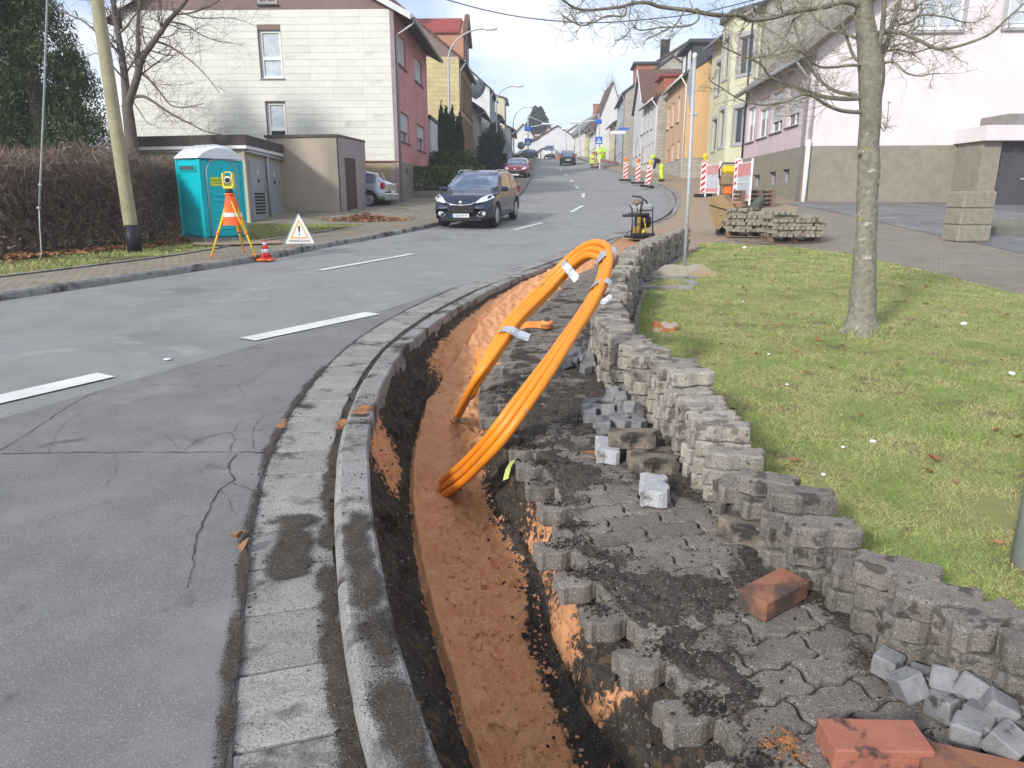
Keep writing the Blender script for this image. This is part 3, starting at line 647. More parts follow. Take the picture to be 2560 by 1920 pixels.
# crumbly soil film over the pavers round the thicker heaps
m_lfilm=mixmat('soil_film',[(.045,.039,.034),(.10,.088,.077),((.19,.175,.155),260,.07)],[(.42,.17,.06),(.50,.23,.09)],ns=35,amp=.35); granular(m_lfilm,sc=90,amp=.9)
vs=[];mask=[];cov=[];ys=[];y=.9
while y<9: ys.append(y); y+=max(.03,.008*y)
for y in ys:
    a=lipR(y)+.15; b_=max(stX(y)+.05,a+.4)
    for i in range(61):
        x=a+(b_-a)*i/60; vs.append((x,y,H(x,y)+.10+.0055)); cov.append(.06+1.5*soil_amt(x,y)+.6*fb(x,y,2,5,5)-(.6 if i<1 else 0)); mask.append(.7*math.exp(-((x-.70)/.12)**2-((y-1.55-(.70-x)*1.1)/.16)**2)+.7*math.exp(-((x-.42)/.14)**2-((y-3.62)/.09)**2)+.35*ss(7,9,y))
mb=MB(); mb.smooth=True; mb.add(vs,[[j*61+i,j*61+i+1,(j+1)*61+i+1,(j+1)*61+i] for j in range(len(ys)-1) for i in range(60)])
o=mb.build('soil_film',m_lfilm,None,kind='stuff',fixn=False); setmask(o,mask); setmask(o,cov,'cov'); o['label']='thin crumbly soil film thrown over the walkway pavers'
# ------------------------------------------------------------ paver stack wall
sp_mesh=[]
for s in range(4):
    me,_,_=paver_mesh('stacked_paver',m_pavl,rough=.002,ch=.007,seed=20+s); sp_mesh.append(me)
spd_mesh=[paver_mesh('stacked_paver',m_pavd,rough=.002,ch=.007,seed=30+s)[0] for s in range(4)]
_,spv,spf=paver_mesh('x',m_pavl,n=6,rough=.002)
nS=lambda y: int(round(lerpc([(1.5,3),(3.05,3),(3.1,4),(3.75,4),(3.85,5),(7,5),(8.2,6),(16,6)],y)))
nI=0; fars=MB(); y=1.5; ci=0
G1='grey wavy concrete pavers piled in the wall along the lawn'
while y<15.6:
    x=stX(y); n=nS(y); thr=tang(stX,y)
    rows_=[0]; cjx=R.gauss(0,.022); cyaw=R.gauss(0,.10); n-=(R.random()<.18)
    for rr_ in rows_:
        nn=n if rr_==0 else max(3,n-R.choice([1,2,3,5]))
        for k in range(nn):
            top=k==nn-1
            X=x-rr_+cjx+R.gauss(0,.017)+(.03*math.sin(ci*1.7) if y<3 else 0); Y=y+R.gauss(0,.010); yaw=cyaw+R.gauss(0,.05)+(math.radians(-8) if y<2.2 else 0)
            yaw-=.30*ss(7,9,y)
            if top and y<3 and R.random()<.25: yaw+=R.choice([-.5,.35])
            z=H(X,Y)+.10+(k+1)*(PH+.0035)
            rot=(R.gauss(0,.02),R.gauss(0,.02),yaw)
            if nI<292 and y<9.2:
                w='low dark near end of the stack wall' if y<2.3 else 'dark three-course run of the stack wall' if y<3.05 else 'four-course step of the stack wall' if y<3.8 else 'tall pale part of the stack wall' if y<5.4 else 'pale stack wall beside the white rag' if y<6.8 else 'far bend of the stack wall before the post'
                lab='grey wavy paver %s the %s'%('topmost in' if top else 'inside',w)
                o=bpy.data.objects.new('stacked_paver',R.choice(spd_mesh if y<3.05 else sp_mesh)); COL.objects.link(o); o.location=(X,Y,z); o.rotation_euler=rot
                o['label']=lab; o['category']='paver'; o['group']=G1; nI+=1
            else:
                M_=Euler(rot).to_matrix(); fars.add([Vector((X,Y,z))+M_@Vector(v) for v in spv],spf)
    ci+=1; y+=(R.uniform(.128,.142) if y>3.1 else R.uniform(.138,.16))*math.cos(thr)
fo=fars.build('stacked_pavers',m_pavl,None,kind='stuff'); fo['label']='far run of the grey wavy paver stack wall'; fo['category']='paver'; fo['group']=G1
# loose pavers on the walkway
def Z5b(x,y,dz=.1): return G(1200+x/2.9105,960+y/2.9105,dz)
m_pvn=mat('new_paver_face',(.46,.46,.47),(.38,.38,.39),scale=14,rough=.9,bump=.5,bscale=110,speck=((.6,.6,.6),150,.05),stain=[((.12,.10,.085),6,.60,.66)])
m_pvd=mat('dirty_paver',(.24,.20,.155),(.15,.125,.10),scale=12,rough=.95,bump=.5,bscale=100,stain=[((.05,.045,.04),6,.5,.6)])
def loose(x,y,yaw,m,label,n=1,tilt=(0,0),dz=0):
    X,Y=Z5b(x,y,.1+PH*n); me,_,_=paver_mesh('loose_paver',m,rough=.0025,seed=int(x))
    me.name='loose_paver'; o=bpy.data.objects.new('loose_paver',me); COL.objects.link(o); o.location=(X,Y,H(X,Y)+.10+PH*n+dz); o.rotation_euler=(tilt[0],tilt[1],yaw); o['label']=label; o['category']='paver'; return o
loose(1110,345,-.12,m_pvd,'brown stained paver resting on other pavers beside the small cobble pile',n=2,tilt=(.03,-.05))
loose(935,430,1.5,m_pvn,'pale clean paver lying end-on beside the small cobble pile',tilt=(.02,.0))
loose(1270,530,-.05,m_pvd,'dark soil-smeared paver at the foot of the tall stack wall',tilt=(.02,.03))
loose(1240,470,.1,m_pvd,'half hidden dirty paver under the brown stained one',tilt=(0,.04),dz=-.004)
loose(1270,720,1.42,m_pvn,'pale wavy paver lying alone in the middle of the walkway',tilt=(-.02,.02),dz=.004)
loose(1980,1020,-.75,m_pvd,'paver lying askew at the base of the low stack end',tilt=(.0,.05))
# bricks
def brick(name,px,yaw,m,label,size=(.24,.115,.07),dz=0,tilt=(0,0)):
    b=MB(); b.box((0,0,-size[2]/2),size,bev=.004)
    if True:
        rr=random.Random(len(label)); b.v=[(v[0]+rr.uniform(-.0015,.0015),v[1]+rr.uniform(-.0015,.0015),v[2]+rr.uniform(-.001,.001)) for v in b.v]
    X,Y=P(*px,.1+size[2]); o=b.build(name,m,None); o.location=(X,Y,H(X,Y)+.103+size[2]+dz); o.rotation_euler=(tilt[0],tilt[1],yaw); o['label']=label; o['category']='brick'; return o
m_brick2=mat('worn_brick',(.33,.15,.09),(.25,.11,.07),scale=9,rough=.95,bump=.5,bscale=70,stain=[((.085,.065,.055),5,.48,.60)])
brick('brick',(1890,1590),-.03,m_brick,'clean bright red brick at the bottom of the picture',dz=.002)
brick('brick',(1672,1268),.62,m_brick2,'worn red-brown brick leaning against the low stack end',dz=.006,tilt=(.03,-.03))
brick('brick',(2110,1650),-.35,m_brick2,'dirty brown brick right of the clean red one',dz=-.01)
# cobbles
def cobble_mesh(seed):
    rr=random.Random(seed); b=MB(); b.box((0,0,0),(.092,.088,.085),bev=.006)
    v=[(p[0]*rr.uniform(.93,1.05),p[1]*rr.uniform(.93,1.05),p[2]*rr.uniform(.94,1.04)) for p in b.v]
    me=bpy.data.meshes.new('cobble'); me.from_pydata(v,[],b.f); me.materials.append(m_cob); return me
cm=[cobble_mesh(i) for i in range(5)]
def cobble(x,y,z,lab,grp,sc=1,flat=False):
    o=bpy.data.objects.new('cobble',R.choice(cm)); COL.objects.link(o); o.location=(x,y,z); o.scale=(sc,)*3
    o.rotation_euler=(R.uniform(-.5,.5),R.uniform(-.5,.5),R.uniform(0,3)) if not flat else (R.uniform(-.1,.1),R.uniform(-.1,.1),R.uniform(0,3))
    o['label']=lab; o['category']='cobblestone'; o['group']=grp
def Z4b(x,y,dz): return G(1400+x/2.765,480+y/2.765,dz)
for (x,y,h) in [(220,1480,.0),(290,1470,.0),(370,1410,.07),(480,1430,.07),(210,1550,0),(290,1600,0),(300,1630,0),(390,1560,0),(390,1600,0),(460,1560,.02),(520,1560,.02),(560,1480,.03),(430,1490,.05),(330,1520,.03),(500,1500,.07),(580,1560,.0),(250,1520,.0),(440,1620,.0),(540,1620,0),(200,1510,0),(350,1450,.04),(570,1400,.06)]:
    X,Y=Z4b(x,y,.14+h); X=min(X,stX(Y)-.17); cobble(X,Y,H(X,Y)+.145+h,'small grey cube cobble in the pile against the middle of the stack wall','cobbles heaped against the middle of the stack wall',.9,h==0)
for (x,y,h) in [(190,1080,0),(250,1060,.07),(150,1100,0),(120,1140,0),(210,1130,.02),(100,1180,0),(190,1180,0),(230,1210,0),(270,1100,.05),(60,1170,0),(240,1150,.05),(160,1150,.03),(280,1150,.03),(40,1190,0),(180,1220,0)]:
    X,Y=Z4b(x,y,.14+h); X=min(X,stX(Y)-.17); cobble(X,Y,H(X,Y)+.14+h,'small grey cube cobble in the smaller farther pile by the white rag','cobbles heaped farther along the stack wall',.85)
def Z8(x,y,dz): return G(1880+x/3.253,1480+y/3.253,dz)
for (x,y,h,s) in [(1100,600,0,1),(1270,760,.03,1.05),(1390,740,.0,1),(1560,750,.03,1),(1560,930,.0,1.05),(1740,620,.06,1.05),(1820,780,.06,1),(1860,1040,.02,1.1),(2010,940,.07,1.0),(1880,590,.05,1.1),(2080,760,.05,1.1),(2070,1240,.03,1.1),(1750,1150,.0,1),(2130,1090,.0,1),(1690,700,0,1),(1960,1180,0,1),(2180,900,.02,1),(1900,860,0,1)]:
    X,Y=Z8(x,y,.13+h); cobble(X,Y,H(X,Y)+.136+h*.85,'grey cube cobble in the heap at the lower right corner of the picture','cobbles heaped beside the clean red brick',s*.78,h==0)
# paver on edge on the lawn
me,_,_=paver_mesh('loose_paver',mat('rusty_paver',(.42,.38,.32),(.36,.32,.27),scale=8,rough=.9,bump=.4,stain=[((.36,.15,.06),9,.45,.5)]),l=.22,w=.12,h=.08,rough=.002)
o=bpy.data.objects.new('loose_paver',me); COL.objects.link(o); X,Y=P(1437,712,.14); o.location=(X,Y,H(X,Y)+.155); o.rotation_euler=(math.pi/2-.2,0,.1); o['label']='rust stained paver standing on edge alone on the grass'; o['category']='paver'
# ------------------------------------------------------------ lawn
m_lawn=mat('lawn_soil',(.30,.31,.11),(.24,.235,.09),scale=5,rough=.95,bump=.8,bscale=60,stain=[((.20,.15,.09),2.2,.56,.66),((.14,.11,.065),7,.60,.70)])
lz=lambda x,y:.03*fb(x,y,0,.8,3)+.02
def lawnz(x,y): return H(x,y)+.10+lz(x,y)
struct('lawn',ribbon(lawnL,lawnR,0,17.2,.10,nx=40,step=.15,nzf=lz),m_lawn)
rng=np.random.default_rng(5)
cand=[]
def blades(n,y0,y1,hs,ws,seed):
    rr=np.random.default_rng(seed); Y=rr.uniform(y0,y1,n); a=np.array([lawnL(v) for v in np.linspace(y0,y1,200)]); b=np.array([lawnR(v) for v in np.linspace(y0,y1,200)])
    xa=np.interp(Y,np.linspace(y0,y1,200),a); xb=np.minimum(np.interp(Y,np.linspace(y0,y1,200),b),Y*.72+1.2); 
    X=xa+rr.random(n)*(xb-xa); return X,Y,hs,ws
def lawn_blades():
    VV=[];MI=[]
    for (n,y0,y1,h,w,sd_) in ((70000,1.2,3.6,.030,.0032,1),(80000,3.6,6.5,.030,.0044,2),(56000,6.5,10.5,.028,.007,3),(30000,10.5,17,.034,.011,4)):
        X,Y,_,_=blades(n,y0,y1,h,w,sd_); rr=np.random.default_rng(sd_+50)
        keep=[]
        for x,y in zip(X,Y): keep.append(nz(x,y,3,2.6)+.35*nz(x,y,8,9))
        keep=np.array(keep); ok=keep>-.62+.2*(rr.random(n)); X,Y,k_=X[ok],Y[ok],keep[ok]; n=len(X)
        Z=np.array([lawnz(x,y) for x,y in zip(X,Y)])-.004
        an=rr.uniform(0,2*np.pi,n); ln=rr.uniform(.3,1.3,n)*h; lean=rr.uniform(.5,2.0,n)*ln; la=rr.uniform(0,2*np.pi,n)
        wx,wy=np.cos(an)*w/2,np.sin(an)*w/2
        V=np.empty((n,3,3)); V[:,0]=np.stack([X-wx,Y-wy,Z],1); V[:,1]=np.stack([X+wx,Y+wy,Z],1); V[:,2]=np.stack([X+np.cos(la)*lean,Y+np.sin(la)*lean,Z+ln*.75],1)
        VV.append(V.reshape(-1,3)); t=.75*rr.random(n)+.9*k_+.24
        MI.append(np.where(t<.15,2,np.where(t<.62,1,0)))
    V=np.concatenate(VV); mi=np.concatenate(MI).astype(np.int32); nt_=len(mi)
    me=bpy.data.meshes.new('grass'); me.vertices.add(len(V)); me.vertices.foreach_set('co',V.ravel()); me.loops.add(nt_*3); me.loops.foreach_set('vertex_index',np.arange(nt_*3,dtype=np.int32)); me.polygons.add(nt_); me.polygons.foreach_set('loop_start',np.arange(0,nt_*3,3,dtype=np.int32)); me.polygons.foreach_set('material_index',mi)
    for m in (mat('grass_green',(.21,.32,.065),(.27,.37,.10),scale=3,rough=.7),mat('grass_yellow_green',(.42,.44,.15),(.50,.49,.20),scale=3,rough=.75),mat('grass_straw',(.55,.47,.26),(.44,.35,.18),scale=5,rough=.85)): me.materials.append(m)
    me.update(); me.validate(); o=bpy.data.objects.new('grass',me); COL.objects.link(o); o['kind']='stuff'; o['label']='short patchy winter grass of the lawn'; return o
lawn_blades()
# lawn edging stones along the walkway
le=struct('lawn_edging',ribbon(lambda y:lawnL(y)-.11,lambda y:lawnL(y)-.03,4,17.2,.06,nx=1,step=.3),m_conc)
y=1.4
while y<17.0:
    a=tang(lawnL,y+.45); L_=.9*math.cos(a); b=MB(); b.box((0,0,-.1),(.07,.89,.2),bev=.004); o=b.build('edging_stone',m_conc,None); o.parent=le; o.location=(lawnL(y+L_/2)-.045,y+L_/2,H(1,y+L_/2)+.108); o.rotation_euler=(.02,0,-a); y+=L_
# litter, leaves
m_leaf=mat('dry_leaf',(.36,.18,.085),(.24,.11,.05),scale=8,rough=.8,rand=0)
def leafmb(pts,size=(.03,.07),seed=1):
    rr=random.Random(seed); b=MB()
    for (x,y,z) in pts:
        s=rr.uniform(*size); an=rr.random()*6.3; n=7; c=Vector((x,y,z+.004)); vs=[c+Vector((0,0,rr.uniform(.002,.3*s)))]
        tilt=Euler((rr.uniform(-.5,.5),rr.uniform(-.5,.5),an)).to_matrix()
        for i in range(n):
            t=2*math.pi*i/n; r=s*.5*(1 if i%2 else .6)*rr.uniform(.8,1.2); vs.append(c+tilt@Vector((math.cos(t)*r*1.3,math.sin(t)*r,rr.uniform(0,.2)*s))+Vector((0,0,.25*s)))
        b.add(vs,[[0,i+1,(i+1)%n+1] for i in range(n)])
    return b
lp=[]
for k in range(120):
    y=2+R.random()**.8*14; x=lawnL(y)+R.random()*(min(lawnR(y),y*.66+.5)-lawnL(y)); lp.append((x,y,lawnz(x,y)+.01))
o=leafmb(lp,seed=2).build('fallen_leaves',m_leaf,None,kind='stuff',fixn=False); o['label']='scattered dry brown leaves on the lawn'
o=leafmb([(gutL(2.75)-.02,2.75,H(-1,2.75)+.01),(gutL(2.8)-.06,2.83,H(-1,2.8)+.015)],size=(.07,.09),seed=5).build('fallen_leaf',m_leaf,None,fixn=False); o['label']='pale brown leaf lying in the dirt left of the gutter slabs'; o['category']='leaf'
m_lit=mat('white_plastic',(.8,.82,.85),(.7,.72,.76),rough=.4)
for (px,lab,s) in [((1608,540),'crumpled white plastic scrap at the far edge of the lawn',.09),((2082,705),'small pale paper scrap right of the tree on the lawn',.06),((2185,812),'small blue and white wrapper at the right edge of the lawn',.045),((1885,960),'pale round paper scrap in the middle of the lawn',.035),((1300,662),'crumpled white rag on top of the stack wall',.2)]:
    rag='rag' in lab; dz=.72 if rag else .1; X,Y=P(*px,dz) ; b=MB(); bm=bmesh.new(); bmesh.ops.create_icosphere(bm,subdivisions=2,radius=s/2)
    for v in bm.verts: v.co*=1+.45*nz(v.co.x*40+px[0],v.co.y*40,v.co.z*40); v.co.z*=.6
    b.add([v.co for v in bm.verts],[[q.index for q in f.verts] for f in bm.faces]); bm.free()
    if rag: X,Y=stX(6.15)-.08,6.15
    o=b.build('rag' if rag else 'litter',m_lit,None); o.location=(X,Y,(H(X,Y)+.10+.385+s*.25) if rag else lawnz(X,Y)+s*.25); o['label']=lab; o['category']='rag' if rag else 'litter'
for k,px in enumerate([(1777,1040),(1820,975),(1660,770),(2030,620),(1700,835),(1605,655)]):
    X,Y=P(*px,.1); b=MB(); b.sphere((0,0,0),.012,5,(1,1,.6)); o=b.build('litter',m_lit,None); o.location=(X,Y,lawnz(X,Y)+.012); o['label']='tiny white scrap of paper lying on the lawn grass'; o['category']='litter'; o['group']='tiny white scraps on the lawn'
# right: sett paved side street and asphalt yard
m_sett=mat('side_street_setts',(.34,.30,.24),(.27,.24,.19),scale=1.2,rough=.9,bump=.3,bscale=50,brick=(.2,.1,.014,(.5,.47,.42),.2),stain=[((.22,.20,.17),.7,.52,.66)])
struct('side_street',ribbon(lambda y:(lawnR(y)+.01 if y<17.15 else lerpc([(17.15,4.3),(19,6.0),(22,8.4),(28,10.9)],y)),lambda y:40,-3,30,.094,nx=18,step=.5),m_sett)
m_yard=mat('yard_asphalt',(.20,.20,.205),(.14,.14,.145),scale=.8,rough=.7,bump=.3,bscale=90,stain=[((.28,.27,.26),1.2,.55,.7)])
ya=[P(1745,447,.1),P(1830,462,.1),P(1920,484,.1),P(2090,520,.1),P(2212,548,.1)]
yx=[a[0] for a in ya]; 
ylo=lambda y: lerpc(sorted([(a[1],a[0]) for a in ya]),y)
struct('yard',ribbon(lambda y:ylo(y),lambda y:30,min(a[1] for a in ya),27.2,.10,nx=10,step=.4),m_yard)

X,Y=P(363,778,0); b=MB(); b.lathe((0,0,0),[(.001,0),(.035,0),(.035,.006),(.001,.006)],14); o=b.build('litter',m_lit,None); o.location=(X,Y,H(X,Y)+.008); o['label']='flat white bottle cap lying on the road'; o['category']='litter'
# ============================================================ BUILDINGS
def matw(n,c,d=.06,**k): return mat(n,c,tuple(v*(1-d*2) for v in c),scale=.9,rough=.9,bump=.08,bscale=30,**k)
m_frame=mat('window_frame_white',(.78,.78,.77),(.74,.74,.73),rough=.5)
m_fbrown=mat('window_frame_brown',(.20,.09,.055),(.16,.07,.045),rough=.6)
m_fgrey=mat('window_surround_grey',(.42,.42,.44),(.38,.38,.40),rough=.7)
m_blind=mat('roller_blind',(.50,.52,.54),(.44,.46,.48),rough=.6,wave=(14,'Z'),bump=.15)
m_curt=mat('net_curtain',(.62,.66,.70),(.42,.47,.52),scale=3,rough=.7,wave=(9,'X'),bump=.3)
m_sill=mat('window_sill_dark',(.14,.13,.13),rough=.7)
m_dark=mat('dark_opening',(.02,.02,.022),rough=.9)
m_tbrown=mat('roof_tile_brown',(.16,.085,.06),(.115,.06,.045),scale=3,rough=.85,bump=.5,bscale=20,wave=(3.2,'Z'))
m_tred=mat('roof_tile_red',(.33,.06,.05),(.26,.045,.04),scale=3,rough=.7,bump=.5,bscale=20,wave=(3.2,'Z'))
m_torange=mat('roof_tile_orange',(.42,.17,.09),(.34,.13,.07),scale=3,rough=.8,bump=.5,bscale=20,wave=(3.2,'Z'))
m_slate=mat('roof_slate',(.085,.09,.10),(.06,.063,.07),scale=4,rough=.7,bump=.4,bscale=20,wave=(3.5,'Z'))
m_eter=mat('grey_roof_sheet',(.26,.245,.225),(.20,.19,.17),scale=2,rough=.9,bump=.3,bscale=30,wave=(2.2,'Z'))
m_gut=mat('zinc_gutter',(.40,.42,.43),(.34,.36,.37),scale=4,rough=.45,metal=.4)
m_soff=mat('eaves_boards',(.085,.055,.045),(.06,.04,.035),rough=.8)
m_stonew=mat('stone_pattern_wall',(.48,.45,.38),(.40,.37,.31),scale=1,rough=.9,bump=.3,brick=(.6,.25,.02,(.7,.68,.62),'xz'))
m_stoney=mat('stone_pattern_wall_side',(.50,.47,.42),(.42,.39,.34),scale=1,rough=.9,bump=.3,brick=(.6,.25,.02,(.72,.70,.66),'yz'))
class Fac:
    def __init__(s,A,B,side):
        s.A=Vector((A[0],A[1],0)); B=Vector((B[0],B[1],0)); s.L=(B-s.A).length; s.d=(B-s.A).normalized(); s.n=Vector((s.d.y,-s.d.x,0))*side
    def pt(s,a,z,o=0): q=s.A+s.d*a+s.n*o; return Vector((q.x,q.y,z))
    def inv(s,u,v):
        r=Vector(ray(u,v)); c=Vector((0,0,CH)); t=(s.A-c).dot(s.n)/r.dot(s.n); q=c+r*t; return (q-s.A).dot(s.d),q.z
    def rect(s,u0,v0,u1,v1):
        a=s.inv(u0,v0); b=s.inv(u1,v1); return (min(a[0],b[0]),max(a[0],b[0]),min(a[1],b[1]),max(a[1],b[1]))
    def box(s,mb,s0,s1,z0,z1,o0,o1):
        P_=[s.pt(s0,z0,o0),s.pt(s1,z0,o0),s.pt(s1,z0,o1),s.pt(s0,z0,o1)]; return mb.prism(P_,(0,0,z1-z0))
def wall(f,par,s0,s1,z0,z1,holes,m,name='wall',dep=.14):
    b=MB(); X=sorted({s0,s1,*[min(s1,max(s0,h[0])) for h in holes],*[min(s1,max(s0,h[1])) for h in holes]}); Z=sorted({z0,z1,*[min(z1,max(z0,h[2])) for h in holes],*[min(z1,max(z0,h[3])) for h in holes]})
    for i in range(len(X)-1):
        for j in range(len(Z)-1):
            cx,cz=(X[i]+X[i+1])/2,(Z[j]+Z[j+1])/2
            if any(h[0]<cx<h[1] and h[2]<cz<h[3] for h in holes): continue
            b.quad(f.pt(X[i],Z[j]),f.pt(X[i+1],Z[j]),f.pt(X[i+1],Z[j+1]),f.pt(X[i],Z[j+1]))
    for h in holes:
        for (a,c) in (((h[0],h[2]),(h[1],h[2])),((h[1],h[2]),(h[1],h[3])),((h[1],h[3]),(h[0],h[3])),((h[0],h[3]),(h[0],h[2]))):
            b.quad(f.pt(*a),f.pt(*c),f.pt(*c,-dep-.06),f.pt(*a,-dep-.06))
    b.fixed=1
    return b.build(name,m,par,fixn=False)
def window(f,par,h,frame=None,pane=None,kind='two',dep=.14,sill=m_sill,blind=0,surround=None,fw=.07,curtain=0):
    frame=frame or m_frame; s0,s1,z0,z1=h; b=MB(); o0,o1=-dep-.03,-dep+.03
    f.box(b,s0,s1,z1-fw,z1,o0,o1); f.box(b,s0,s1,z0,z0+fw,o0,o1); f.box(b,s0,s0+fw,z0+fw,z1-fw,o0,o1); f.box(b,s1-fw,s1,z0+fw,z1-fw,o0,o1)
    if kind=='two': c=(s0+s1)/2; f.box(b,c-fw*.5,c+fw*.5,z0+fw,z1-fw,o0,o1)
    if kind=='transom': c=z0+(z1-z0)*.42; f.box(b,s0+fw,s1-fw,c-fw*.6,c+fw*.6,o0,o1)
    w=b.build('window',frame,par); W0=w
    ORG[w.name]=ORG.get(par.name,Vector((0,0,0)))
    b=MB(); f.box(b,s0+fw*.6,s1-fw*.6,z0+fw*.6,z1-fw*.6,-dep-.055,-dep-.035); b.build('pane',pane or m_glass,w)
    if curtain:
        b=MB(); f.box(b,s0+fw,s1-fw,z1-(z1-z0)*curtain,z1-fw,-dep-.033,-dep-.026); b.build('curtain',m_curt,w)
    if sill: b=MB(); f.box(b,s0-.06,s1+.06,z0-.05,z0-.003,-dep+.02,.07); b.build('sill',sill,w)
    if blind: b=MB(); f.box(b,s0+.02,s1-.02,z1-(z1-z0)*blind,z1-.01,-dep+.035,-dep+.06); b.build('blind',m_blind,w)
    if surround:
        q=.13; b=MB(); f.box(b,s0-q,s0,z0-q,z1+q,.0,.04); f.box(b,s1,s1+q,z0-q,z1+q,0,.04); f.box(b,s0,s1,z1,z1+q*1.6,0,.05); f.box(b,s0,s1,z0-q,z0,0,.05); b.build('surround',surround,w)
    return w
def gutter(par,a,b,r=.07,m=None):
    mb=MB(); mb.tube([a,b],r,8); mb.build('gutter',m or m_gut,par)
def downpipe(par,pts,r=.05,m=None): mb=MB(); mb.tube(pts,r,8); return mb.build('downpipe',m or m_gut,par)
def house(name,label,A,B,depth,side,ze,zr,mf,mg,mr,front=[],gable=[],base=None,zbo=0,over=.35,ov_g=.2,cross=False,chim=None,auto=None,gutm=None,wframe=None,grp=None,cat='house',rt=.16,mono=False,attic=None,baseh=None,nogut=False,surround=None,gab_extra=None,verge=None):
    fA=Fac(A,B,side); n=fA.n; zb=min(H(*A),H(*B),H(A[0]-n.x*depth,A[1]-n.y*depth))-.6+zbo
    root=thing(name,label,cat,(A[0],A[1],H(*A)),grp,world=True)
    fA.root=root
    wins=list(front)
    if auto:
        nc,rows,ww,wh=auto
        for (zc) in rows:
            for i in range(nc):
                sc=fA.L*(i+.5)/nc; wins.append(dict(h=(sc-ww/2,sc+ww/2,zc,zc+wh),frame=wframe,surround=surround,sill=None if surround else m_sill))
    zw=ze
    wins=[w for w in wins if w['h'][3]<ze-.08]
    wall(fA,root,0,fA.L,zb,zw,[w['h'] for w in wins],mf)
    for w in wins: window(fA,root,**w)
    gA=Fac((A[0]-n.x*depth,A[1]-n.y*depth),A,1 if Fac((A[0]-n.x*depth,A[1]-n.y*depth),A,1).n.dot(-fA.d)>0 else -1)
    wall(gA,root,0,depth,zb,zw,[w['h'] for w in gable if w['h'][3]<zw],mg)
    gP=Fac(tuple(gA.pt(0,0,.07))[:2],tuple(gA.pt(gA.L,0,.07))[:2],1)
    if gP.n.dot(gA.n)<0: gP=Fac(tuple(gA.pt(0,0,.07))[:2],tuple(gA.pt(gA.L,0,.07))[:2],-1)
    for w in gable:
        if w['h'][3]<zw: window(gA,root,**w)
        else: window(gP,root,**{**w,'dep':.0,'surround':m_fgrey})
    Bn=fA.A+fA.d*fA.L; 
    gB=Fac((Bn.x-n.x*depth,Bn.y-n.y*depth),(Bn.x,Bn.y),1); wall(gB,root,0,depth,zb,zw,[],mg)
    bk=Fac((A[0]-n.x*depth,A[1]-n.y*depth),(Bn.x-n.x*depth,Bn.y-n.y*depth),1); wall(bk,root,0,fA.L,zb,zw,[],mf)
    L=fA.L
    if base:  # plinth
        b=MB(); hgt=baseh; 
        fA.box(b,-.03,L+.03,zb,hgt,0.001,.05); b.build('plinth',base,root)
        b=MB(); gA.box(b,0,depth+.05,zb,hgt,.001,.05); b.build('plinth',base,root)
    def q(s,t,z): p=fA.A+fA.d*s-n*t; return Vector((p.x,p.y,z))
    if not cross:
        sl=(zr-ze)/(depth/2) if not mono else (zr-ze)/depth
        # gable triangles
        for s in (0,L):
            b=MB(); tri=[q(s,0,ze),q(s,depth,ze if not mono else zr),q(s,depth/2,zr)] if not mono else [q(s,0,ze),q(s,depth,ze),q(s,depth,zr)]
            b.prism(tri,fA.d*(.02 if s==0 else -.02)); b.build('gable',attic or mg,root)
        e0=-over; 
        R0=[(e0,ze-over*sl),(depth/2 if not mono else depth+.2,zr if not mono else zr+.2*sl)]
        for k in range(1 if mono else 2):
            pr=[]
            for (t,z) in R0: 
                tt=t if k==0 else depth-t; pr.append((tt,z))
            (t0,z0),(t1,z1)=pr
            b=MB(); poly=[q(-ov_g,t0,z0),q(-ov_g,t1,z1),q(-ov_g,t1,z1+rt),q(-ov_g,t0,z0+rt)]
            b.prism(poly,fA.d*(L+2*ov_g)); rf=b.build('roof',mr,root)
            ORG[rf.name]=ORG[root.name]
            b=MB(); b.prism([q(-ov_g+.02,t0+(.02 if k==0 else -.02),z0-.03),q(-ov_g+.02,t1,z1-.03),q(-ov_g+.02,t1,z1-.003),q(-ov_g+.02,t0+(.02 if k==0 else -.02),z0-.003)],fA.d*(L+2*ov_g-.04)); b.build('soffit',m_soff,rf)
            if verge and k==0 or verge and k==1:
                b=MB(); b.prism([q(-ov_g-.04,t0,z0-.06),q(-ov_g-.04,t1,z1-.06),q(-ov_g-.04,t1,z1+rt+.03),q(-ov_g-.04,t0,z0+rt+.03)],fA.d*.037); b.build('verge_board',verge,rf)
        if not nogut:
            gutter(root,q(-ov_g,e0-.06,ze-over*sl+.05),q(L+ov_g,e0-.06,ze-over*sl+.05),m=gutm)
            zt=ze-over*sl
            downpipe(root,[q(.15,e0-.06,zt),q(.15,e0+.02,zt-.15),q(.15,-.07,zt-.55),q(.15,-.07,H(*A)-.05)],m=gutm)
        if chim: 
            for (s,t,w,h,cm_) in chim:
                b=MB(); c=q(s,t,0); zt=ze+sl*min(t,depth-t) if not mono else ze+sl*t
                b.box((c.x,c.y,zt+h/2-.3),(w,w,h+.6)); b.box((c.x,c.y,zt+h+.03),(w*1.15,w*1.15,.08)); b.build('chimney',cm_,root)
    else:  # ridge runs away from the street, gable to street
        sl=(zr-ze)/(L/2)
        for t in (0,depth):
            b=MB(); b.prism([q(0,t,ze),q(L,t,ze),q(L/2,t,zr)],-n*(.02 if t==0 else -.02)); b.build('gable',mf,root)
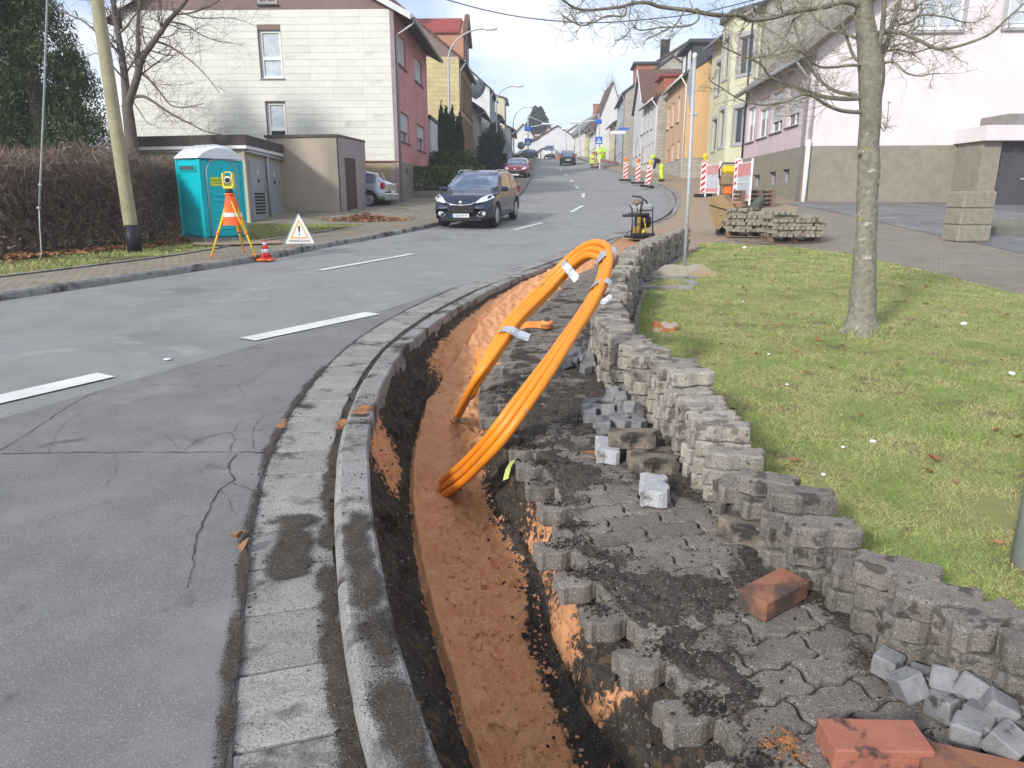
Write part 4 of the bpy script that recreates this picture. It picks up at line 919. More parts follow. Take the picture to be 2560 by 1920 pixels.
        for k in (0,1):
            s0,z0,s1,z1=-over,ze-over*sl,L/2,zr
            if k: s0=L-s0; 
            b=MB(); b.prism([q(s0,-ov_g,z0),q(s1,-ov_g,z1),q(s1,-ov_g,z1+rt),q(s0,-ov_g,z0+rt)],-n*(depth+2*ov_g)); rf=b.build('roof',mr,root); ORG[rf.name]=ORG[root.name]
            if verge: b=MB(); b.prism([q(s0,-ov_g-.05,z0-.12),q(s1,-ov_g-.05,z1-.12),q(s1,-ov_g-.05,z1+rt+.03),q(s0,-ov_g-.05,z0+rt+.03)],-n*.045); b.build('verge_board',verge,rf)
        if chim:
            for (s,t,w,h,cm_) in chim:
                b=MB(); c=q(s,t,0); zt=ze+sl*min(s,L-s); b.box((c.x,c.y,zt+h/2-.3),(w,w,h+.6)); b.build('chimney',cm_,root)
    root['_q']=0; del root['_q']
    return root,fA,gA,q
XH=lambda u,Y:(u-1280)/1800*CT*Y
ZV=lambda u,v,Y: AT(u,v,Y).z
m_wsid=mat('cream_siding',(.70,.695,.63),(.64,.63,.56),scale=1.1,rough=.7,rand=.035,stain=[((.44,.42,.32),.9,.60,.78)])
m_pink=matw('pink_render',(.60,.28,.28),stain=[((.45,.20,.19),.8,.5,.7)])
m_brown=mat('brown_cladding',(.235,.165,.14),(.21,.145,.125),scale=2,rough=.85)
m_clink=mat('yellow_clinker',(.50,.42,.28),(.42,.34,.22),scale=1.4,rough=.9,bump=.3,brick=(.24,.075,.01,(.55,.50,.40),'xz'),stain=[((.30,.22,.14),.9,.55,.7)])
m_pebble=mat('pebble_dash',(.27,.245,.20),(.21,.19,.155),scale=5,rough=.95,bump=.5,bscale=70,stain=[((.17,.15,.12),.6,.55,.75)])
# --- L1 white gable / pink facade
A=(-4.75,31.5); B=(-4.48,40.7); s1=Fac(A,B,1)
if s1.n.x<0: s1=Fac(A,B,-1)
SIDE_L=1 if Fac(A,B,1).n.x>0 else -1; SIDE_R=-SIDE_L
fr=Fac(A,B,SIDE_L); ga=Fac((A[0]-11,A[1]+.35),A,1)
if ga.n.y>0: ga=Fac((A[0]-11,A[1]+.35),A,-1)
ze=ga.inv(972,22)[1]
W1=[]
for (x0,y0,x1,y1,bl) in ((1040,215,1115,530,0),(1170,390,1235,650,0),(1065,805,1140,1070,.62),(1190,900,1255,1130,.5)):
    h=fr.rect(*Z2(x0,y0+(12)),*Z2(x1,y1)); hh=(h[0],h[1],h[2],h[3]); W1.append(dict(h=hh,blind=bl,surround=None,curtain=.0 if bl else .8))
zp=fr.inv(*Z2(1065,1195))[1]
for (x0,y0,x1,y1) in ((1105,1250,1120,1290),(1180,1275,1192,1310),(1243,1297,1254,1330)):
    h=fr.rect(*Z2(x0,y0),*Z2(x1,y1)); W1.append(dict(h=h,frame=m_fgrey,sill=None,kind='one',fw=.04))
GW=[]
for (x0,y0,x1,y1) in ((12,220,205,580),(70,755,238,1085)):
    h=ga.rect(*Z2(x0,y0),*Z2(x1,y1))
    GW.append(h)
GW[1]=(GW[1][0],GW[1][1],GW[1][3]-(GW[0][3]-GW[0][2]),GW[1][3])
dep_=Vector((11,-.35,0)).length
rootL1,f1,g1,q1=house('gable_house','large house with cream siding gable and pink rendered street front on the left',A,B,11.0,SIDE_L,ze,ze+2.9,m_pink,m_brown,m_tbrown,front=W1,gable=[dict(h=h,frame=m_frame,kind='transom',surround=None,curtain=.58 if i else .97,fw=.11,sill=m_fgrey) for i,h in enumerate([(11.0-(dep_-h[0]) if 0 else h[0],h[1],h[2],h[3]) for h in GW])],over=.75,ov_g=.28,baseh=zp,verge=mat('verge_white',(.75,.74,.72)),chim=[(3,3.4,.75,2.6,m_torange)])
# plinths: pebble on the street front, clinker under the gable
b=MB(); f1.box(b,0,f1.L,.0,zp,.002,.04); 
rootL1_holes=[w['h'] for w in W1[4:]]
pl=wall(Fac((f1.pt(0,0,.035).x,f1.pt(0,0,.035).y),(f1.pt(f1.L,0,.035).x,f1.pt(f1.L,0,.035).y),SIDE_L),rootL1,0,f1.L,.2,zp,rootL1_holes,m_pebble,'plinth')
zg=g1.inv(*Z2(900,1190))[1]
b=MB(); g1.box(b,0,g1.L,.2,zg-.06,.004,.035); b.build('brick_plinth',m_clink,rootL1)
b=MB(); g1.box(b,0,g1.L+.06,zg-.06,zg,.004,.10); b.build('flashing',m_fbrown,rootL1)
b=MB(); g1.box(b,g1.L-.14,g1.L+.03,.3,ze,.036,.075); b.build('corner_strip',mat('corner_grey',(.33,.27,.28)),rootL1)
# siding panels
psz=.262; Z=zg; k=0
def panel_mesh(w,h):
    b=MB(); b.add([(0,.008,0),(w,.008,0),(w,.020,0),(0,.020,0),(0,.003,h),(w,.003,h),(w,.010,h),(0,.010,h)],[[3,2,1,0],[4,5,6,7],[0,1,5,4],[1,2,6,5],[2,3,7,6],[3,0,4,7]]); me=bpy.data.meshes.new('siding_panel'); me.from_pydata([(v[0],-v[1],v[2]) for v in b.v],[],b.f); me.materials.append(m_wsid); return me
pm={}
az=math.atan2(g1.d.y,g1.d.x); row=0; gl=g1.L-.14
while Z<ze-.02:
    h=min(psz,ze-Z); segs=[(0,gl)]
    for (a,b_,z0,z1) in GW:
        if z0-.04<Z+h and z1+.04>Z+.01:
            ns=[]
            for (p,q_) in segs:
                if b_+.02<p or a-.02>q_: ns.append((p,q_))
                else: ns+= [(p,a-.02),(b_+.02,q_)]
            segs=[s for s in ns if s[1]-s[0]>.05]
    for (p,q_) in segs:
        n_=max(1,round((q_-p)/1.22)); w=(q_-p)/n_
        for i in range(n_):
            key=(round(w,3),round(h,3))
            if key not in pm: pm[key]=panel_mesh(w-.004,h+.01)
            c=g1.pt(p+w*i,Z)-ORG[rootL1.name]; link('siding_panel',pm[key],rootL1,c,(0,0,az))
    Z+=psz; row+=1
# second downpipe at far end; small attic window
h=g1.rect(*Z2(10,-60),*Z2(158,30)); window(Fac(tuple(g1.pt(0,0,.05))[:2],tuple(g1.pt(g1.L,0,.05))[:2],1 if Fac(tuple(g1.pt(0,0)),tuple(g1.pt(1,0)),1).n.dot(g1.n)>0 else -1),rootL1,h,frame=m_fgrey,dep=.03,curtain=.5)
# --- white low garage between
g0=(-4.4,41.2); g1_=(-4.3,46)
rootG,fG,_,_=house('garage','low white flat-roofed garage with a brown gate beside the pink house',g0,g1_,6,SIDE_L,ZV(1075,300,42),ZV(1075,300,42)+.25,matw('white_render_a',(.62,.62,.66)),matw('white_render_b',(.62,.62,.66)),m_slate,mono=True,over=.05,cat='garage',nogut=True)
h=fG.rect(*Z2(1300,1110),*Z2(1350,1330)); b=MB(); fG.box(b,max(.6,h[0]),min(4.2,h[1]+1.5),1.2,h[3],.01,.06); gt=b.build('garage_gate',mat('brown_gate',(.16,.09,.07),wave=(3,'Y'),bump=.4),rootG)
# --- L2 yellow gable, ornate brick front
A=(-3.69,54.0);B=(-3.38,64.7); fr=Fac(A,B,SIDE_L); m_och=matw('ochre_render',(.44,.29,.12)); m_sand=mat('brown_sandstone',(.16,.085,.055),(.12,.065,.045),rough=.8); m_yel2=mat('pale_yellow_gable',(.62,.53,.29),(.57,.48,.26),scale=1,rough=.85,brick=(.6,.3,.012,(.55,.48,.28),'xz'),bump=.1)
ze=ZV(1148,142,54)
W2=[]
zz=[(fr.inv(*Z2(1520,760))[1],fr.inv(*Z2(1520,560))[1]),(fr.inv(*Z2(1525,1080))[1],fr.inv(*Z2(1525,875))[1])]
for (z0,z1) in zz:
    for i in range(5): sc=1.1+i*2.1; W2.append(dict(h=(sc-.5,sc+.5,z0,z1),surround=m_sand,sill=None,frame=m_frame))
rootL2,f2,g2,q2=house('ornate_house','tall house with pale yellow gable and ochre front with brown stone window surrounds',A,B,10,SIDE_L,ze,ze+4.0,m_och,m_yel2,m_tbrown,front=W2,over=.4,ov_g=.15,attic=m_brown)
for z in (zz[0][0]-.45,zz[1][0]-.5,zz[0][1]+.75): b=MB(); f2.box(b,0,f2.L,z,z+.22,.0,.09); b.build('cornice',m_sand,rootL2)
b=MB(); f2.box(b,0,f2.L,.2,zz[1][0]-1.2,.002,.04); b.build('plinth',matw('reddish_plinth',(.36,.16,.12)),rootL2)
# cross gable
zc=ZV(1140,86,58); zcr=ZV(1140,50,58); b=MB()
b.prism([q2(3.2,-.02,ze-.2),q2(8,-.02,ze-.2),q2(8,-.02,zc),q2(5.6,-.02,zcr+.3),q2(3.2,-.02,zc)],-f2.n*5); dg=b.build('cross_gable',matw('orange_render',(.50,.26,.16)),rootL2); ORG[dg.name]=ORG[rootL2.name]
for k in (0,1):
    sA=(3.0,zc-.08) if k==0 else (8.2,zc-.08); b=MB(); b.prism([q2(sA[0],.25,sA[1]),q2(5.6,.25,zcr+.34),q2(5.6,.25,zcr+.48),q2(sA[0],.25,sA[1]+.14)],-f2.n*5.6); b.build('roof',m_tred,dg)
b=MB(); b.prism([q2(3.0,-.32,zc-.2),q2(5.6,-.32,zcr+.75),q2(8.2,-.32,zc-.2),q2(7.7,-.32,zc-.2),q2(5.6,-.32,zcr+.15),q2(3.5,-.32,zc-.2)],-f2.n*.35); b.build('pediment',m_sand,dg)
for i in range(2): window(Fac(tuple(f2.pt(0,0,.06))[:2],tuple(f2.pt(f2.L,0,.06))[:2],SIDE_L),rootL2,(4.2+i*1.7,5.1+i*1.7,ze+.6,ze+2.0),surround=m_sand,dep=.03,sill=None)
b=MB(); b.box(q2(2.2,5.2,ze+4.6),(.7,.9,2.0)); b.build('chimney',m_torange,rootL2)
# --- L3
A=(-3.38,64.8);B=(-3.0,75)
mw_b=matw('beige_render',(.50,.45,.37))
rootL3,f3,_,_=house('narrow_house','narrow beige house with deep dark eaves beside the ornate ochre house',A,B,8,SIDE_L,ZV(1190,262,66),ZV(1190,262,66)+2.6,mw_b,mw_b,m_slate,auto=(5,[H(-3,68)+2.0],.9,2.0),over=.95,baseh=H(-3,65)+1.2,base=m_pebble,wframe=m_fgrey)
# --- L4 with dish
A=(-2.2,76);B=(-1.9,85); mw=matw('white_render',(.66,.66,.66)); mwg=matw('white_render_bright',(.74,.74,.73))
ze4=ZV(1229,222,76)
rootL4,f4,g4,q4=house('white_house','white gabled house carrying a big round dish behind the narrow beige house',A,B,9,SIDE_L,ze4,ze4+3.9,matw('grey_blue_render',(.40,.43,.48)),mwg,m_slate,auto=(4,[H(-2,80)+1.8,H(-2,80)+4.6,H(-2,80)+7.2],.9,1.5),over=.3,chim=[(4,3,.9,2.4,mwg)])
c=AT(640+1650/2.963,665/2.963,75.6); b=MB(); b.lathe((0,0,0),[(.0,.0),(.45,.03),(.75,.12),(.92,.22),(.92,.25),(.72,.15),(.4,.06),(.001,.03)],20,axis='y'); b.cyl((0,.3,-.2),(0,-.5,-.5),.02)
dish=b.build('satellite_dish',mat('dish_grey',(.16,.17,.19),rough=.5),None); dish.location=c; dish.rotation_euler=(.35,0,.5); dish['label']='big dark round satellite dish on the white gable'; dish['category']='satellite dish'
# --- farther left houses
def simple(label,u,Y,u2,Y2,depth,side,ve,rise,mf,mg,mr,rows,nc,name='terraced_house',ww=.9,wh=1.4,wframe=None,**k):
    A=(XH(u,Y),Y);B=(XH(u2,Y2),Y2); ze=ZV(u,ve,Y); hb=H(*A)
    return house(name,label,A,B,depth,side,ze,ze+rise,mf,mg,mr,auto=(nc,[hb+r for r in rows],ww,wh),wframe=wframe,grp='houses along the street',**k)
mcr=matw('cream_render',(.64,.58,.42)); mye=matw('yellow_render',(.66,.62,.24))
simple('dark-eaved white house behind the clipped conifers on the left side',1240,86,1250,95,9,SIDE_L,285,2.2,matw('greyish_render',(.45,.45,.46)),mwg,m_slate,[1.5,4.3],3,over=.7)
simple('tall cream house rising above its white neighbours on the left',1262,97,1266,104,11,SIDE_L,246,1.6,mcr,mcr,m_tbrown,[2,5,8],2,over=.3)
simple('small white gabled house with dark eaves at the end of the left row',1276,98,1281,112,7,SIDE_L,320,1.6,mwg,mwg,m_tbrown,[1.6],3,over=.6)
mrr=mat('far_red_roof',(.30,.10,.08),rough=.8)
house('white_house','white gable with red roof closing the street behind the left lamp',(XH(1333,150),150),(XH(1334,164),164),XH(1333,150)-XH(1281,150),SIDE_L,ZV(1333,340,150),ZV(1310,310,150),mwg,mwg,mrr,over=.5,ov_g=.4,grp='houses along the street',chim=[(3,5,.8,1.2,m_torange)],nogut=True)
house('white_house','long white house with gable and small sign beyond the crest',(XH(1386,132),132),(XH(1384,146),146),XH(1386,132)-XH(1350,132),SIDE_L,ZV(1384,342,132),ZV(1370,316,132),mwg,mwg,m_tbrown,over=.3,ov_g=.3,grp='houses along the street',nogut=True)
house('white_house','low white wing with brown roof left of the long white gable beyond the crest',(XH(1349,131),131),(XH(1305,152),152),6,-SIDE_L,ZV(1349,342,131),ZV(1349,342,131)+1.8,mwg,mwg,m_tbrown,over=.3,ov_g=.2,grp='houses along the street',nogut=True,auto=(6,[H(1,140)+2.2],.9,1.3))
b=MB(); a0=AT(1338,392,112);a1=AT(1352,372,112); r_=thing('carport','dark pitched carport roof sheltering the white van',"carport",(XH(1352,122),122,H(5,122)),None,world=True)
b.prism([AT(1336,386,118),AT(1356,371,118),AT(1380,366,118),AT(1381,370,118),AT(1357,375,118),AT(1338,390,118)],(0,6,.4)); b.build('carport_roof',m_slate,r_)
for q_ in (1352,1380): b=MB(); b.cyl(AT(q_,405,118),AT(q_,371,118),.08); b.build('post',m_fbrown,r_)
# --- right row
m_lil=matw('pale_pink_render_shaded',(.62,.50,.53)); m_lilb=matw('pale_pink_render_lit',(.77,.69,.70)); m_peb2=mat('pebble_dash_right',(.30,.27,.215),(.24,.215,.17),scale=4,rough=.95,bump=.6,bscale=60)  # same render twice: street front shade and gable sunlight put into the colours
A=(XH(2000,28),28.0); B=(11.55,37.7); fr=Fac(A,B,SIDE_R); ze=ZV(2005,122,28)
W=[]
for (x0,y0,x1,y1,bl) in ((168,625,198,848,.0),(238,570,276,822,.28),(318,535,362,790,.72),(412,490,462,752,.70)):
    h=fr.rect(*Z6(x0,y0),*Z6(x1,y1)); hh=fr.inv(*Z6((x0+x1)/2,y1-8))[1]; tt=fr.inv(*Z6((x0+x1)/2,y0+12))[1]; W.append(dict(h=(h[0],h[1],hh,tt),blind=bl,fw=.08,curtain=.5))
for (x0,y0,x1,y1) in ((205,1038,236,1105),(300,1020,330,1095),(378,1005,410,1085)):
    h=fr.rect(*Z6(x0,y0),*Z6(x1,y1)); W.append(dict(h=h,frame=m_fgrey,sill=None,kind='one',fw=.06))
g=Fac((A[0]+12,A[1]-1.9),A,1); g=g if g.n.y<0 else Fac((A[0]+12,A[1]-1.9),A,-1)
# house() builds its gable square to the front, so turn the front a little by giving it the true depth direction
rootR1,fR1,gR1,qR1=house('pink_house','large pale pink house with pebble-dash plinth on the right',A,B,12,SIDE_R,ze,ze+5.0,m_lil,m_lilb,m_eter,front=W,over=.45,ov_g=.45,gutm=m_gut,
   gable=[dict(h=(12-4.9,12-3.35,ZV(2300,78,28)+.0,ZV(2300,78,28)+2.0),frame=m_frame,curtain=.95,sill=m_frame),dict(h=(12-7.9,12-6.4,ZV(2300,75,28),ZV(2300,75,28)+2.0),frame=m_frame,curtain=.95,sill=m_frame)],verge=m_soff)
zpf=fR1.inv(*Z6(470,880))[1]
zpg=ZV(2005,365,28)
wall(Fac(tuple(fR1.pt(0,0,.04))[:2],tuple(fR1.pt(fR1.L,0,.04))[:2],SIDE_R),rootR1,-.04,fR1.L,.3,zpg,[w['h'] for w in W[4:]],m_peb2,'plinth')
b=MB(); gR1.box(b,0,gR1.L+.03,.2,zpg,.003,.045); b.build('plinth',m_peb2,rootR1)
downpipe(rootR1,[gR1.pt(gR1.L-.08,zpg+.2,.14),gR1.pt(gR1.L-.08,.8,.14)],.085,m_frame); downpipe(rootR1,[gR1.pt(gR1.L-.08,ze-.1,.12),gR1.pt(gR1.L-.08,zpg+.2,.12)],.055,matw('pale_pink_pipe',(.66,.56,.56)))
# projecting garage at right
rg=thing('garage','flat-roofed pink garage with a dark gate at the right edge',"garage",(19,26,H(19,26)),world=True)
xg0=XH(2440,26.0); zf0,zf1,zf2=ZV(2450,352,26),ZV(2450,314,26),ZV(2500,284,26); zg_=H(xg0,26)
b=MB(); b.box((xg0+.32,27.6,(zf0+zg_-.4)/2),(.64,3.1,zf0-zg_+.4)); b.box((xg0+7.5,27.6,(zf0+zg_-.4)/2),(.6,3.1,zf0-zg_+.4)); b.box((xg0+4,29,(zf0+zg_-.4)/2),(6.4,.2,zf0-zg_+.4)); b.build('wall',m_peb2,rg,kind='stuff')
b=MB(); b.box((xg0+4,27.55,(zf0+zf1)/2),(8.3,3.6,zf1-zf0)); b.build('fascia',m_lilb,rg); b=MB(); b.box((xg0+4.5,27.6,(zf1+zf2)/2+.002),(7.6,3.2,zf2-zf1)); b.build('parapet',mat('parapet_concrete',(.27,.25,.23)),rg)
b=MB(); b.box((xg0+3.9,26.35,(zf0+zg_)/2),(6.5,.08,zf0-zg_-.004)); gt=b.build('garage_gate',mat('dark_gate',(.085,.08,.09),(.065,.06,.07),scale=2,rough=.6,stain=[((.13,.12,.13),2,.6,.7)]),rg)
ORG[gt.name]=ORG[rg.name]; b=MB(); b.box((xg0+1.7,26.28,zg_+1.0),(.14,.04,.05)); b.build('handle',m_steel,gt)
# R2 pale yellow with bay
A=(12.2,37.9);B=(12.35,48); fr=Fac(A,B,SIDE_R); m_py=matw('pale_yellow_render',(.60,.58,.40)); m_pyb=matw('pale_yellow_lit',(.66,.64,.46)); ze=ZV(1853,30,40)  # lighter copy for the sunward bay face, sunlight put into its colour
W=[]
for z in (H(12,46)+1.8,H(12,46)+5.0): W.append(dict(h=(7.4,8.9,z,z+1.8),frame=m_fgrey,surround=m_fgrey,sill=None))
W.append(dict(h=(7.4,8.9,H(12,46)+8.0,H(12,46)+9.5),frame=m_fgrey,surround=m_fgrey,sill=None))
rootR2,fR2,_,qR2=house('bay_house','tall pale yellow house with a three-storey bay between the pink and orange houses',A,B,11,SIDE_R,ze,ze+4,m_py,matw('grey_tan_side_wall',(.36,.35,.30)),m_slate,front=W,over=.5)
bb=[(12.15,38.1),(11.3,40.1),(11.3,42.0),(12.2,43.4)]; bw=[]
by=thing('x','x','x',(0,0,0),world=True); bpy.data.objects.remove(by)
for i,(p,q_) in enumerate(zip(bb[:-1],bb[1:])):
    f=Fac(p,q_,SIDE_R); wl=[]
    if i<2:
        for (k,(y0,y1)) in enumerate((((570,830) if i==0 else (590,850)),((60,330) if i==0 else (95,370)))):
            xm=(1040 if i==0 else 940); z1=f.inv(*Z5(xm,y0))[1]; z0=f.inv(*Z5(xm,y1))[1]; wl.append((f.L*.25,f.L*.75,z0,z1))
    wall(f,rootR2,0,f.L,.5,ze-.15,wl,m_pyb if i==0 else m_py,'bay_wall')
    for h in wl: window(f,rootR2,h,frame=m_fgrey,surround=m_fgrey,kind='two',sill=None)
    b=MB(); f.box(b,0,f.L,.4,f.inv(*Z5(1000 if i==0 else 930,975 if i==0 else 985))[1],.01,.05); b.build('bay_plinth',matw('grey_plinth%d'%i,(.42,.41,.42)),rootR2)
b=MB(); b.prism([Vector((x,y,ze-.15)) for x,y in [(12.3,37.9),(11.1,40.0),(11.1,42.1),(12.3,43.6)]],(0,0,.25)); b.build('bay_roof',m_slate,rootR2)
downpipe(rootR2,[Vector((11.55,37.78,ze-.3)),Vector((11.5,37.72,H(11,37)))],.05,m_dsteel)
# R3 orange
A=(XH(1704,49),49);B=(XH(1656,57.8),57.8); fr=Fac(A,B,SIDE_R); m_or=matw('peach_render',(.60,.40,.25)); m_orb=matw('orange_render_gable_lit',(.70,.45,.22)); ze=ZV(1704,181,49)  # gable brighter than the street front, its stronger sun put into the colour
W=[]
for (x,y0,y1) in ((645,480,665),(602,525,695),(568,560,720)):
    s_,z1=fr.inv(*Z5(x,y0)); _,z0=fr.inv(*Z5(x,y1)); W.append(dict(h=(s_-.45,s_+.45,z0,z1)))
for (x,y0,y1) in ((640,805,940),(598,830,960)):
    s_,z1=fr.inv(*Z5(x,y0)); _,z0=fr.inv(*Z5(x,y1)); W.append(dict(h=(s_-.45,s_+.45,z0,z1)))
s_,z1=fr.inv(*Z5(565,870)); W.append(dict(h=(s_-.5,s_+.5,z1-2.1,z1),frame=m_fbrown,sill=None))
rootR3,fR3,gR3,qR3=house('orange_house','peach and orange house with slate dormer between the bay house and the white house',A,B,10,SIDE_R,ze,ze+3.2,m_or,m_orb,m_slate,front=W,over=.35,ov_g=.1,gutm=m_frame)
zpl=gR3.inv(*Z5(740,930))[1]; 
b=MB(); gR3.box(b,0,gR3.L+.03,.5,zpl,.003,.05); b.build('plinth',m_stonew,rootR3); b=MB(); fR3.box(b,0,fR3.L,.5,zpl,.003,.05); b.build('plinth',m_stoney,rootR3)
b=MB(); b.prism([qR3(2,0.6,ze+.1),qR3(6.6,.6,ze+.1),qR3(6.6,.6,ze+2.1),qR3(2,.6,ze+2.1)],-fR3.n*3.2); dm=b.build('dormer',m_slate,rootR3); ORG[dm.name]=ORG[rootR3.name]
for sx in (3.0,5.0):
    b=MB(); p0=qR3(sx,.58,ze+.75); fR3.box(b,sx,sx+.9,ze+.7,ze+1.85,-.59,-.54); b.build('dormer_window',m_frame,dm)
b=MB(); b.prism([qR3(1.7,.2,ze+2.1),qR3(6.9,.2,ze+2.1),qR3(6.9,.2,ze+2.3),qR3(1.7,.2,ze+2.3)],-fR3.n*3.8); b.build('dormer_roof',m_slate,dm)
# R4 white, brown windows
A=(XH(1635,58.3),58.3);B=(XH(1600,66),66); fr=Fac(A,B,SIDE_R); ze=ZV(1635,238,58); W=[]
for (y0,y1) in ((570,715),(820,955)):
    for x in (447,420,398,377):
        s_,_=fr.inv(*Z5(x,y0)); z1=fr.inv(*Z5(447,y0))[1]; z0=fr.inv(*Z5(447,y1))[1]; W.append(dict(h=(s_-.42,s_+.42,z0,z1),frame=m_fbrown,pane=m_fbrown,surround=None))
rootR4,fR4,gR4,qR4=house('brown_window_house','white house with brown windows and a red dormer roof right of the brown-tiled house',A,B,9,SIDE_R,ze,ze+2.6,mw,m_stonew,m_tbrown,front=W,over=.4,ov_g=.1,gutm=m_frame)
b=MB(); b.prism([qR4(1,.5,ze+.1),qR4(4,.5,ze+.1),qR4(4,.5,ze+1.5),qR4(1,.5,ze+1.5)],-fR4.n*2.8); dm=b.build('dormer',m_torange,rootR4); ORG[dm.name]=ORG[rootR4.name]
b=MB(); b.prism([qR4(.8,.2,ze+1.5),qR4(4.2,.2,ze+1.5),qR4(4.2,.2,ze+1.65),qR4(.8,.2,ze+1.65)],-fR4.n*3.3); b.build('dormer_roof',m_tred,dm)
# R5 big brown roof, gable to the street
A=(XH(1600,66.2),66.2);B=(XH(1577,76),76); ze=ZV(1600,255,67)
rootR5,fR5,_,_=house('brown_roof_house','white house with a steep brown tiled roof and its gable to the street',A,B,9,SIDE_R,ze,ZV(1600,158,67),mw,mw,m_tbrown,cross=True,over=.3,ov_g=.25,auto=(3,[H(11,70)+1.2,H(11,70)+4.0],1.0,1.5),wframe=m_fbrown,verge=m_frame)
# R6
A=(XH(1554,77),77);B=(XH(1536,90),90)
rootR6,fR6,gR6,qR6=house('stone_gable_house','grey-white house with stone-patterned gable and black dormer right of the zebra sign',A,B,9,SIDE_R,ZV(1554,229,77),ZV(1554,229,77)+3.2,matw('blue_grey_render',(.46,.48,.52)),m_stonew,m_slate,auto=(5,[H(10,80)+1.3,H(10,80)+4.2,H(10,80)+6.9],.9,1.4),over=.3)
zb6=ZV(1554,229,77); b=MB(); b.prism([qR6(.5,1,zb6+.3),qR6(4,1,zb6+.3),qR6(4,1,zb6+2.6),qR6(.5,1,zb6+2.6)],-fR6.n*3); dm=b.build('dormer',m_torange,rootR6); ORG[dm.name]=ORG[rootR6.name]; b=MB(); b.prism([qR6(.2,.7,zb6+2.6),qR6(4.3,.7,zb6+2.6),qR6(4.3,.7,zb6+2.8),qR6(.2,.7,zb6+2.8)],-fR6.n*3.6); b.build('dormer_roof',m_slate,dm)
# back gable behind R5
house('back_house','pale stone gable rising behind the brown tiled roof',(XH(1612,88),88),(XH(1640,100),100),8.6,SIDE_R,ZV(1612,165,88),ZV(1650,108,88),m_stonew,m_stonew,m_tbrown,over=.2,ov_g=.3,nogut=True,chim=[(2,1.3,.9,2.2,m_dark)])
simple('cream house with dark roof just left of the stone-patterned gable',1535,91,1519,99,9,SIDE_R,303,2.6,mcr,mcr,m_slate,[1.5],3,over=.5)
simple('big bright white gable with brown roof behind the zebra crossing sign',1486,100,1470,109,XH(1560,100)-XH(1486,100),SIDE_R,312,5.2,mwg,mwg,m_tbrown,[1.5,4.0],5,over=.3,chim=[(7,6,.7,1.2,m_torange)])
simple('narrow yellow house between the white ones on the right',1470,109.5,1459,116,9,SIDE_R,322,2.6,mye,mye,m_slate,[1.5,4],3,over=.3)
simple('white terraced house with dark dormers near the crest',1464,117,1431,133,9,SIDE_R,318,3.4,mwg,mwg,m_slate,[1.3],6,over=.4,chim=[(2,4.5,1.0,1.4,m_torange),(7,4.5,1.2,1.2,m_torange)])
simple('grey and white terraced house with tan roof at the crest',1431,133.5,1398,152,9,SIDE_R,348,4.6,mw,mcr,m_eter,[1.0],5,over=.4,chim=[(3,4.5,1.2,1.5,m_torange)])
simple('small white house with square dormer at the far end of the right row',1398,152.5,1374,175,9,SIDE_R,340,2.8,mwg,mwg,m_slate,[1.5,4],5,over=.4)
# --- transformer building and beige garage on the left
A=(-8.16,23.0);B=(-8.45,27.4); fr=Fac(A,B,SIDE_L); m_tr=mat('transformer_render',(.50,.46,.34),(.44,.41,.30),scale=1.3,rough=.9,stain=[((.36,.36,.22),1,.6,.75)]); zt=ZV(598,339,23)
rt_=thing('transformer_station','small cream transformer building with dark flat roof and two grey metal doors',"transformer building",(A[0],A[1],H(*A)),world=True)
gA_=Fac((A[0]-3.9,A[1]+.9),A,1); gA_=gA_ if gA_.n.y<0 else Fac((A[0]-3.9,A[1]+.9),A,-1)
b=MB(); c0=[fr.pt(0,.2),fr.pt(fr.L,.2),fr.pt(fr.L,.2)+Vector((-3.9,.9,0)),fr.pt(0,.2)+Vector((-3.9,.9,0))]; b.prism(c0,(0,0,zt-.38-.2)); b.build('wall',m_tr,rt_)
def grow(pl,e): 
    c=sum(pl,Vector())/len(pl); return [c+(p-c)*(1+e/((p-c).length)) for p in pl]
b=MB(); b.prism([Vector((p.x,p.y,zt-.38)) for p in grow(c0,.22)],(0,0,.10)); b.build('roof_edge',m_frame,rt_)
b=MB(); b.prism([Vector((p.x,p.y,zt-.277)) for p in grow(c0,.25)],(0,0,.30)); b.build('roof_slab',mat('dark_fascia',(.085,.072,.065),(.06,.052,.048)),rt_)
m_door=mat('grey_metal_door',(.33,.34,.37),(.29,.30,.33),scale=1,rough=.55)
hz=H(-8,24)
for i,(s0,s1) in enumerate(((.25,2.0),(2.35,4.0))):
    b=MB(); fr.box(b,s0-.08,s1+.08,hz+.0,zt-.62,.004,.03); fr_=b.build('door_frame',m_gut,rt_); 
    b=MB(); fr.box(b,s0,s1,hz+.1,zt-.7,.03,.06); d=b.build('door',m_door,rt_); ORG[d.name]=ORG[rt_.name]
    b=MB(); b.tube([fr.pt(s1-.18,hz+1.3,.08),fr.pt(s1-.18,hz+1.0,.08)],.02,6); b.build('handle',m_steel,d)
    c=fr.pt((s0+s1)/2,zt-1.1,.064); b=MB(); b.prism([c+fr.d*-.13,c+fr.d*.13,c+Vector((0,0,.24))],fr.n*.004); b.build('warning_plate',mat('pale_plate%d'%i,(.70,.68,.55)),d)
    b=MB(); fr.box(b,(s0+s1)/2-.12,(s0+s1)/2+.1,zt-1.35,zt-1.25,.061,.065) ; b.build('label_plate',m_dark,d)
    if i==0:
        for k in range(7): b=MB(); fr.box(b,s0+.25,s1-.3,hz+.28+k*.1,hz+.335+k*.1,.061,.075); b.build('louvre_slat',m_dark,d)
downpipe(rt_,[fr.pt(2.18,zt-.1,.12),fr.pt(2.18,hz,.10)],.045)
downpipe(rt_,[Vector((-12,23.75,zt-.42)),fr.pt(0,zt-.46,.12),fr.pt(fr.L,zt-.48,.12)],.05)
